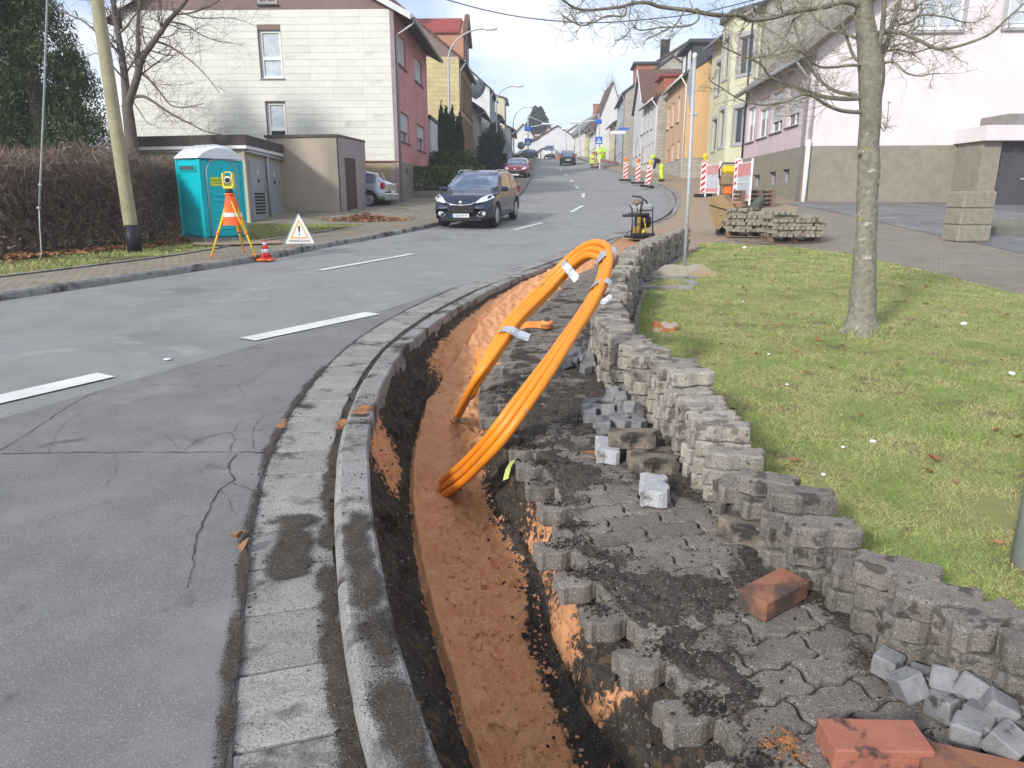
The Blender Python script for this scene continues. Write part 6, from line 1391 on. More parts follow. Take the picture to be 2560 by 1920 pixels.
pallet((6.65,17.55),-.12,'loaded wooden pallet nearer the tree, right of the other loaded one',7,seed=2)
b=MB(); b.tube([AT(1835,600,17.2),AT(2050,622,16.6)],.02,4); o=b.build('timber_lath',m_wood,None); o['label']='thin wooden lath lying in front of the pallets'; o['category']='lath'
for k in range(4): 
    q=pallet((XH(1885,26.2),26.2),.1,'wooden pallet in the small stack against the pink house plinth',0,stack=False); q.location.z+=.145*k; q['group']='empty pallets stacked against the pink house'
def junk(label,name,cat,fn,m,loc,rz=0):
    b=MB(); fn(b); o=b.build(name,m,None); o.location=loc; o.rotation_euler=(0,0,rz); o['label']=label; o['category']=cat; return o
c=AT(1893,516,20.5); junk('dark green sack with a white label standing behind the pallets','sack','sack',lambda b:(b.tube([(-.12,0,-.35),(-.06,0,-.1),(.02,0,.08),(.14,0,.20),(.20,0,.12)],[.10,.16,.15,.13,.04],10)),mat('green_sack',(.09,.11,.08),(.06,.075,.06),rough=.8,bump=.4,bscale=8),c)
r=thing('timber_pile','pile of broken brown timber between the bucket and the left pallet','timber',(*G(1850,590,.1),H(5,19)+.1),world=True)
rr=random.Random(3)
for k in range(11):
    p=AT(1822+rr.random()*45,566-rr.random()*38,19.2+rr.random()*.6); d=Vector((rr.uniform(.25,.5),rr.uniform(-.2,.3),rr.uniform(-.08,.12))); b=MB(); b.tube([p-d,p+d],rr.uniform(.03,.05),4); b.build('board',m_wood,r)
# single post with concrete foot
c=P(1478,600,.1); zf=H(c[0],c[1])+.10; r=thing('sign_post','galvanised post with edge-on sign in a concrete foot on the lawn edge','sign post',(c[0],c[1],zf),world=True); Yp=c[1]
b=MB(); b.tube([AT(1711,668,Yp)-Vector((0,0,.0)),AT(1722,470,Yp),AT(1737,134,Yp)],.027,12); b.build('pole',m_steel,r)
b=MB(); b.lathe(AT(1737,138,Yp),[(.03,-.05),(.031,.02),(.02,.03)],12); b.build('cap',m_white,r)
b=MB(); a=[AT(1733,150,Yp+.04),AT(1722,200,Yp+.04),AT(1720,250,Yp+.04),AT(1726,290,Yp+.04),AT(1730,290,Yp+.5),AT(1736,150,Yp+.5)]
b.prism([AT(1733,145,Yp+.035),AT(1721,185,Yp+.035),AT(1719,225,Yp+.035),AT(1722,262,Yp+.035),AT(1727,285,Yp+.035)],(.012,0.02,0)); b.build('sign_plate',mat('bare_aluminium',(.40,.42,.43),rough=.4,metal=.5),r)
b=MB(); b.tube([AT(1722,287,Yp),AT(1737,286,Yp)],.012,6); b.lathe(AT(1741,286,Yp),[(.012,-.012),(.026,-.01),(.026,.01),(.012,.012)],10,axis='y'); b.build('clamp',m_steel,r)
m_foot=mat('concrete_foot',(.44,.385,.31),(.36,.32,.26),scale=6,rough=.9,bump=.4,bscale=60,stain=[((.42,.26,.12),4,.56,.68)])
pf=[(1622,694),(1630,686),(1668,666),(1690,664),(1700,666),(1732,666),(1742,664),(1760,664),(1790,681),(1796,696)]
b=MB(); base=[AT(u,v,Yp-.12) for u,v in pf]; b.prism([Vector((p.x,p.y,max(p.z,zf-.02))) for p in base],(0.02,.26,0)); b.build('concrete_foot',m_foot,r)
# slab patch in the lawn below
c=P(1430,618,.1)
for k,(px,sz,rz) in enumerate([((1490,617),(.13,.30),.1),((1440,607),(.9,.10),.02),((1432,625),(.8,.13),.02)]):
    X,Y=P(*px,.1); b=MB(); b.box((0,0,0),(sz[0],sz[1],.06),bev=.004); o=b.build('edging_stone',m_conc,None); o.parent=le; o.location=(X,Y,lawnz(X,Y)+.01); o.rotation_euler=(0,0,rz)
# aggregate concrete pillar of three blocks
m_agg=mat('exposed_aggregate',(.34,.31,.245),(.26,.235,.185),scale=9,rough=.95,bump=1,bscale=45,speck=[((.52,.48,.40),60,.18),((.24,.21,.17),60,.20)])
c=P(2090,523,.1); 
for k in range(3):
    b=MB(); b.box((0,0,0),(.78,.60,.372),bev=.03); o=b.build('aggregate_block',m_agg,None); o.location=(c[0]+.12,c[1]+.3,H(*c)+.10+.19+k*.375); o.rotation_euler=(0,0,.05+.02*k); o['label']='exposed-aggregate concrete block, %s of the square pillar right of the tree'%('bottom','middle','top')[k]; o['category']='concrete block'; o['group']='blocks of the square pillar'
b=MB(); q=[G(2400,590,.1),G(2560,575,.1)]
r=thing('step_edge','low dark concrete step running right from the pillar','step',(q[0][0],q[0][1],H(*q[0])),world=True); b.box((q[0][0]+3.4,q[0][1]+.3,H(*q[0])+.2),(6,.35,.28),bev=.02); b.build('lower_step',mat('mossy_concrete',(.19,.18,.15),(.14,.14,.11),scale=3),r); b=MB(); b.box((q[0][0]+3.4,q[0][1]+.75,H(*q[0])+.33),(6,.5,.4),bev=.02); b.build('upper_step',mat('mossy_concrete2',(.22,.21,.18),(.16,.16,.13),scale=3),r)
# foreground pole at the right edge
c=G(2527,1432,.1); r=thing('lamp_post','galvanised pole cut by the right edge of the picture','pole',(c[0]+.055,c[1],H(*c)+.08),world=True)
b=MB(); X,Y=c[0]+.055,c[1]; b.tube([(X,Y,H(X,Y)),(X,Y,1.4),(X,Y,5.5)],.055,20); b.build('shaft',m_steel,r)
b=MB(); b.lathe((X,Y,H(X,Y)+.09),[(.11,-.02),(.10,.02),(.06,.03)],16); b.build('collar',m_steel,r)
# ============================================================ ORANGE CONDUITS
def catmull(P_,n=8):
    o=[];P_=[Vector(p) for p in P_]; P_=[2*P_[0]-P_[1]]+P_+[2*P_[-1]-P_[-2]]
    for i in range(1,len(P_)-2):
        for k in range(n):
            t=k/n; a,b,c,d=P_[i-1:i+3]; o.append(.5*((2*b)+(-a+c)*t+(2*a-5*b+4*c-d)*t*t+(-a+3*b-3*c+d)*t**3))
    o.append(P_[-2]); return o
m_pipe=mat('orange_conduit',(.80,.27,.015),(.76,.24,.012),scale=2.5,rough=.42,spec=.5,stain=[((.58,.22,.06),5,.60,.72),((.36,.19,.10),11,.64,.72)])
m_tape=mat('silver_tape',(.55,.58,.63),(.44,.47,.52),scale=9,rough=.3,metal=.5,bump=.5,bscale=25)
cpx=[(925,1085,4.75),(942,1066,4.55),(972,1042,4.25),(1012,1008,4.0),(1065,950,3.76),(1121,876,3.78),(1178,798,3.95),(1226,728,4.18),(1268,665,4.4),(1297,612,4.6),(1309,568,4.82),(1300,543,5.0),(1268,541,5.15),(1224,573,5.25),(1168,632,5.2),(1112,689,5.02),(1082,734,4.9),(1050,782,4.78),(1026,820,4.78),(1009,857,4.95),(985,903,5.5),(972,925,5.8)]
cl=catmull([AT(x*K,y*K,Y) for x,y,Y in cpx],6)
root=thing('conduit_coil','loop of thick bright orange conduits taped together rising out of the trench','conduit coil',(0,5.2,.1),world=True)
n=len(cl)
def frame(i):
    d=(cl[min(i+1,n-1)]-cl[max(i-1,0)]).normalized(); e=Vector((.70,0,-.71)); e=(e-d*e.dot(d)).normalized(); return d,e,d.cross(e)
offs=[(.0,-.050,1.0),(.0,-.002,1.0),(.0,.046,1.0),(.040,.022,1.0)]
for k,(a,b_,_) in enumerate(offs):
    pts=[]
    for i,p in enumerate(cl):
        d,e,w=frame(i); t=i/n; tw=.5*math.sin(2*math.pi*t+.6)+.25*math.sin(9*t+k)*.3
        spread=1+.30*math.sin(math.pi*min(1,t*3.2))*(1 if t<.32 else 0)
        ns_=1-.45*ss(.66,.95,t); A_=ns_*(a*math.cos(tw)-b_*math.sin(tw)); B_=ns_*(a*math.sin(tw)+b_*math.cos(tw))
        pts.append(p+e*A_*spread+w*B_*spread)
    end=n if k<3 else int(n*.9)
    b=MB(); b.tube(pts[:end],.0245,14); b.build('conduit',m_pipe,root)
def tape(i,flap=.0,wd=.05,dirn=None,ln=.16):
    d,e,w=frame(i); c=cl[i]; b=MB(); ring=[]
    for k in range(14):
        a=2*math.pi*k/14; ring.append(e*(.055*math.cos(a)+.018)+w*(.088*math.sin(a)))
    vs=[c+r-d*wd/2 for r in ring]+[c+r+d*wd/2 for r in ring]; b.add(vs,[[k,(k+1)%14,14+(k+1)%14,14+k] for k in range(14)])
    if flap:
        f0=c+w*.07*flap; dd=dirn or Vector((.8,-.3,-.3)); dd=dd.normalized(); u=d*.022
        P_=[f0+dd*(ln*t)+w*.008*math.sin(t*9) for t in (0,.25,.5,.75,1)]
        for z in(0,.006): b.add([q for p in P_ for q in (p-u*(1-.2),p+u*1.2)],[[2*j,2*j+1,2*j+3,2*j+2] for j in range(4)]) if z==0 else b.add([q+Vector((0,0,.012)) for p in P_ for q in (p-u,p+u)],[[2*j,2*j+1,2*j+3,2*j+2] for j in range(4)])
    b.build('tape',m_tape,root,fixn=False)
def near(px,lo,hi):
    best=None
    for i in range(int(n*lo),int(n*hi)):
        p=cl[i]; d=p.y*CT-(p.z-CH)*ST; up=p.y*ST+(p.z-CH)*CT; u=CX+F*p.x/d; v=CY-F*up/d; e=math.hypot(u-px[0]*K,v-px[1]*K)
        if best is None or e<best[0]: best=(e,i)
    return best[1]
tape(near((962,1050),0,.3),1,.035,Vector((.5,-.8,-.35)),.14)
tape(near((1300,560),.3,.6),0,.10); tape(near((1225,580),.5,.8),1,.05,Vector((.5,-.5,-.6)),.13); tape(near((1100,725),.6,.9),1,.05,Vector((.9,-.25,-.35)),.15); tape(near((990,885),.8,1),1,.04,Vector((.8,-.3,-.1)),.12)
tape(near((1283,618),.3,.5),0,.05)
# warning tape roll
m_wt=mat('warning_tape',(.82,.30,.08),(.78,.27,.07),rough=.5)
X,Y=P(1181,712,.1); z=H(X,Y)+.115; r=thing('tape_roll','roll of orange warning tape lying on the walkway beside the conduits','tape roll',(X,Y,z)); rr=.062
b=MB(); b.lathe((0,0,0),[(.034,0),(rr,0),(rr,.072),(.034,.072)],24); b.build('roll',m_wt,r)
b=MB(); b.lathe((0,0,.001),[(.026,0),(.0335,0),(.0335,.073),(.026,.073)],20); b.build('core',mat('dark_core',(.05,.05,.05)),r)
b=MB(); P_=[(-rr+.01,-.015,.0),(-.10,.0,0),(-.16,.0,0),(-.22,.01,-.005),(-.26,.05,-.03)]
b.add([(x,y,z_+h) for x,y,z_ in P_ for h in(.004,.068)],[[2*i,2*i+1,2*i+3,2*i+2] for i in range(4)]); b.build('loose_end',m_wt,r)
for i,c in enumerate('DUNGSL'):
    a=-math.pi/2+(i-2.5)*.34; text('letter',c,.042,m_txt,r,(math.cos(a)*(rr+.001),math.sin(a)*(rr+.001),.034),(math.pi/2,0,a+math.pi/2),ext=.0006,sx=.75)
p=G(1030*K,770*K,-.1); c=AT(1033*K,795*K,7.2); b=MB()
W_=[AT(1027*K,800*K,7.0),AT(1030*K,775*K,7.1),AT(1035*K,750*K,7.25)]
b.add([q for p in W_ for q in(p+Vector((-.028,0,0)),p+Vector((.03,0.01,0)))],[[0,1,3,2],[2,3,5,4]]); r=thing('warning_tape','strip of orange warning tape standing up out of the trench sand','warning tape',W_[0],world=True); b.build('strip',m_wt,r)
t=text('letter','GNU',.05,m_txt,r,Vector((0.0,-.014,.09)),(math.pi/2,math.pi/2,0),ext=.0005,sx=.7)
# yellow-green tape scrap on the lip
c=AT(1100*K,1012*K,3.55); W_=[AT(u*K,v*K,yy) for u,v,yy in((1092,1040,3.45),(1098,1015,3.5),(1108,998,3.6),(1125,992,3.75),(1145,984,3.85))]
b=MB(); b.add([q for i,p in enumerate(W_) for q in(p+Vector((-.014,0,.004)),p+Vector((.014,.01,.012)))],[[2*i,2*i+1,2*i+3,2*i+2] for i in range(4)]); o=b.build('plastic_scrap',mat('pale_green_plastic',(.52,.58,.16),rough=.5),None); o['label']='torn pale yellow-green plastic strip hanging over the trench lip'; o['category']='plastic strip'
# ============================================================ LEFT SIDE
# portable toilet
m_turq=mat('turquoise_plastic',(.0,.50,.56),(.0,.46,.52),scale=2,rough=.4); m_turqd=mat('turquoise_plastic_relief',(.0,.44,.50),rough=.4)
wd=1.06; Hh=1.80; r=thing('portable_toilet','turquoise portable toilet with white domed roof on the grass verge','portable toilet',(-7.33,18.15,H(-7.3,18.1)+.10),rz=math.radians(-38))
r.rotation_euler=(0,.02,math.radians(-40))
hx=wd/2
b=MB(); b.box((0,0,.05),(wd+.03,wd+.03,.10)); b.build('skid',mat('grey_skid',(.30,.28,.25)),r)
b=MB(); b.box((0,0,.10+Hh/2),(wd,wd,Hh),bev=.04); b.build('cabin',m_turq,r)
for s in(-1,1):
    for t in(-1,1): b=MB(); b.box((s*hx,t*hx,.10+Hh/2),(.07,.07,Hh),bev=.02); b.build('corner_post',m_turq,r)
# left wall faces camera-left: -y side ; door side +x
def relief(side,polys,m,name,off=.012):
    b=MB()
    for pl in polys:
        if side=='-y': b.prism([Vector((x,-hx-off,z)) for x,z in pl],(0,off+.004,0))
        else: b.prism([Vector((hx+off,x,z)) for x,z in pl],(-off-.004,0,0))
    return b.build(name,m,r)
def oct_(x0,x1,z0,z1,c=.09): return [(x0+c,z0),(x1-c,z0),(x1,z0+c),(x1,z1-c),(x1-c,z1),(x0+c,z1),(x0,z1-c),(x0,z0+c)]
relief('-y',[oct_(-.40,.40,.72,1.22),oct_(-.40,.40,.16,.40)],m_turq,'wall_panel'); relief('-y',[oct_(-.27,.27,.80,1.10,.05),oct_(-.40,.40,1.62,1.78,.03)],m_turq,'wall_panel',.028)
b=MB()
for i in range(4): b.box((-.27+i*.18,-hx-.035,1.70),(.14,.02,.09))
b.build('vent',mat('vent_grey',(.09,.12,.13)),r)
dr=relief('x',[[(-.36,.14),(.36,.14),(.36,1.66),(.27,1.84),(.0,1.9),(-.27,1.84),(-.36,1.66)]],m_turq,'door',.02)
b=MB(); b.tube([(hx+.025,-.38,.12),(hx+.025,-.38,1.66),(hx+.025,-.28,1.86),(hx+.025,0,1.93),(hx+.025,.28,1.86),(hx+.025,.38,1.66),(hx+.025,.38,.12)],.018,6); b.build('door_frame',m_gut,r)
b=MB()
for z in(.35,.55,.75,1.0,1.12): b.tube([(hx+.022,-.30,z),(hx+.030,0,z-.05),(hx+.022,.30,z)],.016,6)
b.build('door_rib',m_turq,dr)
b=MB(); b.box((hx+.026,-.02,1.40),(.012,.56,.20)); st=b.build('sticker',mat('yellow_sticker',(.66,.72,.05),rough=.5),dr)
b=MB(); b.box((hx+.028,-.02,1.43),(.012,.50,.02)); b.box((hx+.028,-.02,1.37),(.012,.42,.02)); b.build('sticker_print',mat('sticker_green',(.05,.30,.12)),st)
b=MB(); k=9; sec=[]
for xx in (-hx-.06,-hx,0,hx,hx+.06):
    sec.append([(xx,-hx-.05+(wd+.1)*i/k,.10+Hh+.02+(.30 if abs(xx)<hx+.01 else .24)*math.sin(math.pi*i/k)**.7) for i in range(k+1)])
vs=[p for s in sec for p in s]; fs=[[i*(k+1)+j,i*(k+1)+j+1,(i+1)*(k+1)+j+1,(i+1)*(k+1)+j] for i in range(4) for j in range(k)]; b.smooth=True; b.add(vs,fs)
b.smooth=False; b.add(sec[0],[list(range(k+1))]); b.add(sec[-1],[list(range(k+1))])
rf=b.build('roof',mat('translucent_white',(.72,.74,.76),(.66,.69,.72),rough=.45),r)
b=MB()
for xx in(-.36,-.12,.12,.36): b.tube([(xx,-hx-.04+(wd+.08)*i/k,.10+Hh+.03+.305*math.sin(math.pi*i/k)**.7) for i in range(k+1)],.014,5)
b.build('roof_rib',mat('translucent_white2',(.76,.78,.80),rough=.45),rf)
b=MB(); b.cyl((-.40,.30,.1+Hh+.1),(-.40,.30,.1+Hh+.36),.05); b.build('vent_pipe',m_gut,r)
b=MB(); b.box((0,0,0),(1.9,.7,.03)); o=b.build('board',mat('chipboard',(.40,.30,.21),(.34,.25,.17),rough=.9),None); o.location=(-6.35,17.0,H(-6.3,17)+.145); o.rotation_euler=(0,0,.45); o['label']='flat wooden board lying in front of the turquoise toilet'; o['category']='board'
# tripod with total station
Tt=AT(574,484,14.3); tz=H(-5.4,14.3)+.1; r=thing('survey_tripod','yellow and orange surveying tripod standing on the left footway','tripod',(Tt.x,14.3,tz),world=True)
feet=[(*G(527,646,.1),),(*G(641,645,.1),),(*G(611,633,.1),)]
top=Vector((Tt.x,14.3,Tt.z))
for i,ft in enumerate(feet):
    p=Vector((ft[0],ft[1],H(*ft)+.105)); q=top+(p-top)*.05; d=(p-top); s_=Vector((d.y,-d.x,0)).normalized()*.045
    b=MB(); mid=q+d*.56
    b.tube([q+s_,mid+s_*.6],.016,4); b.tube([q-s_,mid-s_*.6],.016,4); lg=b.build('leg',m_yel,r); ORG[lg.name]=ORG[r.name]
    b=MB(); b.tube([q+d*.36,p-d*.06],[.022,.020],4); b.build('lower_leg',m_yel,lg)
    b=MB(); b.tube([mid-d*.02,mid+d*.03],.036,8); b.build('clamp',m_orange,lg)
    b=MB(); b.tube([p-d*.07,p],[.024,.006],6); b.box(p-d*.05,(.07,.05,.012)); b.build('foot_spike',m_orange,lg)
b=MB(); b.lathe((top.x,top.y,top.z),[(.09,-.03),(.095,.0),(.06,.01)],14); b.build('head_plate',m_orange,r)
# orange hi-vis vest draped over the legs
b=MB(); N_=18; vs=[]
for k,(t,fl) in enumerate([(0,.08),(.1,.10),(.25,.14),(.4,.185),(.52,.22),(.56,.235)]):
    for i in range(N_):
        a=2*math.pi*i/N_; rr=(fl*1.0)*(1+.10*math.sin(3*a+.5)); vs.append((top.x+rr*math.cos(a),top.y+rr*math.sin(a)*.8,top.z-.0-t*1.05))
b.smooth=True; b.add(vs,[[k*N_+i,k*N_+(i+1)%N_,(k+1)*N_+(i+1)%N_,(k+1)*N_+i] for k in range(5) for i in range(N_)]); v=b.build('vest',mat('hi_vis_orange_cloth',(.90,.15,.04),(.80,.12,.03),scale=8,rough=.7,bump=.4,bscale=12),None); v['label']='orange hi-vis vest with silver band draped over the tripod'; v['category']='vest'
b=MB(); vs=[]
for t,fl in((.34,.172),(.41,.194)):
    for i in range(N_): a=2*math.pi*i/N_; rr=fl*(1+.10*math.sin(3*a+.5)); vs.append((top.x+rr*math.cos(a),top.y+rr*math.sin(a)*.8,top.z-t*1.05))
b.add(vs,[[i,(i+1)%N_,N_+(i+1)%N_,N_+i] for i in range(N_)]); b.build('reflective_band',m_plate,v)
ts=thing('total_station','yellow total station surveying instrument on top of the tripod','surveying instrument',(top.x,top.y,top.z+.01),rz=.1)
b=MB(); b.lathe((0,0,0),[(.07,0),(.075,.03),(.05,.05),(.06,.08)],12); b.build('tribrach',m_plast,ts)
b=MB(); b.box((0,0,.10),(.20,.14,.05),bev=.015); b.box((-.085,0,.24),(.04,.13,.26),bev=.012); b.box((.085,0,.24),(.04,.13,.26),bev=.012); b.box((0,0,.385),(.13,.03,.02)); b.build('yoke',mat('instrument_yellow',(.80,.68,.10),rough=.45),ts)
b=MB(); b.box((0,0,.24),(.12,.17,.13),bev=.03); b.build('telescope',m_plate,ts); b=MB(); b.lathe((0,-.09,.24),[(.001,-.012),(.042,-.012),(.046,.02)],14,axis='y'); b.build('lens',m_blk,ts)
# cone
X,Y=G(662,655,0); X+=.0; r=thing('traffic_cone','bent-tipped red and white traffic cone at the edge of the left kerb','traffic cone',(X,Y+.1,H(X,Y)+.0+.02)); r.scale=(.74,.74,.76)
b=MB(); b.box((0,0,.03),(.40,.40,.05),bev=.012); b.build('base',m_orange,r)
prf=[(.15,.05),(.135,.10),(.11,.20),(.085,.30),(.065,.40),(.045,.48),(.04,.53)]
for k in range(6):
    b=MB(); sh=Vector((-.02*max(0,k-3),0,0)); (r0,z0),(r1,z1)=prf[k],prf[k+1]; b.lathe((0,0,0),[(r0,z0),(r1,z1)],18); b.v=[(v[0]-.03*max(0,(v[2]-.35))*4,v[1],v[2]) for v in b.v]; b.build('cone_band',m_red if k in(0,1,3,5) else mat('silver_band%d'%k,(.55,.57,.60),rough=.4),r)
# VERMESSUNG folding sign
r=thing('survey_sign','white folding tripod sign with exclamation mark reading VERMESSUNG','warning sign',(-4.62,15.95,H(-4.6,15.9)+.105)); f=1.0
r.rotation_euler=(0,0,.22); sc=.92
r.scale=(sc,sc,sc)
tilt=Matrix.Rotation(-.18,3,'X')
def tri(pl,y,m,name,par=r): b=MB(); b.prism([tilt@Vector((x,y,z)) for x,z in pl],tilt@Vector((0,.004,0))); return b.build(name,m,par)
pn=tri([(-.33,.13),(.33,.13),(.02,.80),(-.02,.80)],0,m_white,'panel'); 
fr_=mat('sign_orange',(.80,.46,.16),rough=.6)
def ring(o,i_): b=MB(); 
b=MB(); O=[(-.225,.245),(.225,.245),(0,.70)]; I=[(-.165,.285),(.165,.285),(0,.625)]
vs=[tilt@Vector((x,-.004,z)) for x,z in O+I]; b.add(vs,[[0,1,4,3],[1,2,5,4],[2,0,3,5]]); b.build('triangle_border',fr_,pn)
tri([(-.014,.39),(.014,.39),(.024,.535),(-.024,.535)],-.006,m_txt,'exclamation_bar',pn); tri([(-.016,.325),(.016,.325),(.016,.357),(-.016,.357)],-.006,m_txt,'exclamation_dot',pn)
q=tilt@Vector((0,-.005,.185)); text('sign_text','VERMESSUNG',.085,m_txt,pn,q,(math.pi/2-.18,0,0),ext=.0008,sx=.98)
for s in(-1,1): b=MB(); b.tube([tilt@Vector((s*.005,.0,.82)),tilt@Vector((s*.42,-.0,-.02))],.011,6); b.build('leg',m_steel,r)
b=MB(); b.tube([(0,.16,.80),(0,.50,.0)],.011,6); b.build('leg',m_steel,r)
# leaning wooden pole
Yp=15.3; r=thing('utility_pole','leaning wooden utility pole with black wrapped base in front of the hedge','utility pole',(*AT(336,628,Yp)[:2],H(-8,Yp)),world=True)
b=MB(); b.tube([AT(336,640,Yp),AT(328,570,Yp),AT(290,320,Yp),AT(243,0,Yp),AT(205,-260,Yp)],[.135,.135,.125,.115,.105],18); b.build('pole',mat('wooden_pole',(.38,.34,.22),(.29,.26,.165),scale=5,rough=.9,bump=.4,bscale=25),r)
b=MB(); b.tube([AT(337,632,Yp),AT(328,562,Yp)],[.147,.142],18); b.build('base_sleeve',mat('black_sleeve',(.02,.022,.027),rough=.5),r)
# guy wire
r=thing('guy_wire','thin steel guy wire with protective tube left of the wooden pole','guy wire',AT(100,655,13.2),world=True)
b=MB(); b.tube([AT(98,655,13.2),AT(104,632,13.2),AT(99,560,13.2),AT(98,522,13.2)],.011,6); b.build('anchor_rod',m_steel,r)
b=MB(); b.tube([AT(98,522,13.2),AT(101,455,13.2),AT(110,240,13.2),AT(118,0,13.2),AT(123,-200,13.2)],.017,6); b.build('wire',mat('wire_grey',(.30,.33,.36),rough=.5),r)
b=MB(); b.lathe(AT(97,520,13.2),[(.03,-.02),(.035,0),(.03,.02)],8); b.build('clamp',m_steel,r); b=MB(); b.lathe(AT(100,462,13.2),[(.025,-.02),(.03,0),(.025,.02)],8); b.build('clamp',m_steel,r)
# overhead cable
pts=[AT(1085,-10,40),AT(1200,22,40),AT(1300,42,40),AT(1400,53,40),AT(1480,57,40),AT(1600,50,40),AT(1760,30,40),AT(1960,-20,40)]
b=MB(); b.tube(catmull(pts,5),.03,6); o=b.build('overhead_cable',mat('cable_grey',(.10,.12,.16)),None); o['label']='dark overhead cable sagging across the sky'; o['category']='cable'
# street lamps
def lamp(base,top_,head,Y,label,k=1):
    B_=Vector((*G(*base,.1),0)); Y=B_.y; s=Y/50.
    r=thing('street_lamp',label,'street lamp',(B_.x,B_.y,H(B_.x,B_.y)+.08),'curved street lamps on the left side',world=True)
    p0=Vector((B_.x,B_.y,H(B_.x,B_.y)+.05)); T=AT(*top_,Y); Hd=AT(*head,Y)
    L_=[p0,p0.lerp(T,.3),T]; 
    arc=[T+(Vector((0,0,1))*((Hd.z-T.z)*math.sin(a)))+Vector(((Hd.x-T.x)*(1-math.cos(a)),0,0)) for a in [i*math.pi/2/10 for i in range(1,11)]]
    b=MB(); b.tube(L_+arc,[.095,.09,.065]+[.05]*10,12); b.build('mast',m_steel,r)
    b=MB(); e=(arc[-1]-arc[-2]).normalized(); c=arc[-1]+e*.35; b.lathe(c,[(.02,-.42),(.10,-.38),(.13,-.1),(.13,.25),(.10,.42),(.02,.46)],10,rot=e.to_track_quat('Z','Y').to_matrix()); hd_=b.build('lamp_head',m_white,r); ORG[hd_.name]=ORG[r.name]
    b=MB(); b.box(c+Vector((0,0,-.10)),(.5,.16,.05)); b.build('diffuser',mat('lamp_diffuser',(.5,.53,.58),rough=.3),hd_)
lamp((1125,452),(1121,150),(1213,72),0,'tall curved street lamp standing behind the dark SUV'); lamp((1243,425),(1241,255),(1288,215),0,'second curved street lamp, beside the red parked car'); lamp((1285,400),(1283,310),(1318,268),0,'third and farthest curved street lamp')
b=MB()
# zebra crossing signs
def zsign(u,vb,v0,v1,Y,label,arm):
    X=XH(u,Y); zb=H(X,Y); r=thing('crossing_sign',label,'road sign',(X,Y,zb),world=True)
    b=MB(); b.tube([(X,Y,zb),AT(u,v0,Y)],.07,8); b.build('pole',m_steel,r)
    w=.8; c=AT(u,v1,Y); b=MB(); b.box(c+Vector((0,-.09,0)),(w,.04,w)); pl=b.build('sign_plate',m_blue,r); ORG[pl.name]=ORG[r.name]
    b=MB(); c2=c+Vector((0,-.118,0)); b.prism([c2+Vector(v) for v in((-.30,0,-.27),(.30,0,-.27),(0,0,.28))],(0,.004,0)); wt=b.build('white_triangle',m_white,pl); ORG[wt.name]=ORG[r.name]
    b=MB(); c3=c+Vector((0,-.124,0)); b.prism([c3+Vector(v) for v in((-.10,0,-.20),(-.05,0,-.20),(.01,0,-.02),(.05,0,-.20),(.10,0,-.20),(.05,0,.02),(.02,0,.10),(-.03,0,.10),(-.05,0,.0))],(0,.004,0)); b.build('walker_symbol',m_txt,pl)
    b=MB(); b.tube([AT(u,arm[0][1],Y),AT(*arm[0],Y),AT(*arm[1],Y)],.05,6); b.tube([AT(u,v0,Y),AT(*arm[1],Y)],.025,5); b.build('arm',m_white,r)
    b=MB(); b.box(AT(u-1,arm[0][1]+4,Y),(.8,.3,.5),bev=.05); b.build('bracket_box',m_blue,r)
    b=MB(); b.box(AT(*arm[1],Y),(1.4,.3,.22),bev=.06); b.build('lamp_head',m_white,r)
zsign(1320,405,290,355,92,'blue zebra crossing sign with overhanging lamp arm on the left side',((1322,318),(1368,310)))
zsign(1497,392,285,351,88,'blue zebra crossing sign with overhanging lamp arm on the right side',((1494,300),(1440,306)))
# small posts and back of triangular sign on the left
c=G(1272,440,.1); r=thing('road_sign','grey back of a triangular road sign on a pole beside the red car','road sign',(c[0],c[1],H(*c)),world=True)
b=MB(); b.tube([(c[0],c[1],H(*c)),AT(1268,345,c[1])],.035,8); b.build('pole',m_steel,r); b=MB(); b.prism([AT(1268,343,c[1]-.05),AT(1256,384,c[1]-.05),AT(1284,384,c[1]-.05)],(0,.02,0)); b.build('sign_back',mat('sign_back_grey',(.30,.38,.40)),r)
for (u,v,Y,label,sx) in [(1300,402,100,'round green sign back at the far left kerb',.6)]:
    X=XH(u,Y); r=thing('road_sign',label,'road sign',(X,Y,H(X,Y)),world=True); b=MB(); b.tube([(X,Y,H(X,Y)),AT(u,362,Y)],.04,6); b.build('pole',m_steel,r); b=MB(); b.lathe(AT(u+3,364,Y-.1),[(.001,0),(.5,0),(.5,.03),(.001,.03)],16,axis='y'); b.build('sign_back',mat('sign_back_green',(.16,.26,.24)),r)
r=thing('street_name_sign','pale street name signs on a thin pole before the stone-patterned gable','street sign',(XH(1552,70),70,H(11,70)),world=True); X=XH(1552,70); b=MB(); b.tube([(X,70,H(X,70)),AT(1552,318,70)],.04,6); b.build('pole',m_steel,r); b=MB(); b.box(AT(1545,331,69.9),(1.4,.03,.25)); b.build('name_plate',m_white,r); b=MB(); b.box(AT(1560,322,69.9),(.9,.03,.2)); b.build('name_plate',m_blue,r)
for (u,vt,Y,lab) in [(1348,338,140,'thin lamp post before the long white gable'),(1415,322,128,'thin lamp post before the tan-roofed terrace'),(1449,310,115,'thin lamp post before the white terrace with dark dormers')]:
    X=XH(u,Y); r=thing('street_lamp',lab,'street lamp',(X,Y,H(X,Y)),world=True); b=MB(); b.tube([(X,Y,H(X,Y)-.5),AT(u,vt,Y)],.07,6); b.build('mast',m_steel,r); b=MB(); b.box(AT(u-3,vt,Y),(1.2,.3,.2),bev=.05); b.build('lamp_head',m_white,r)
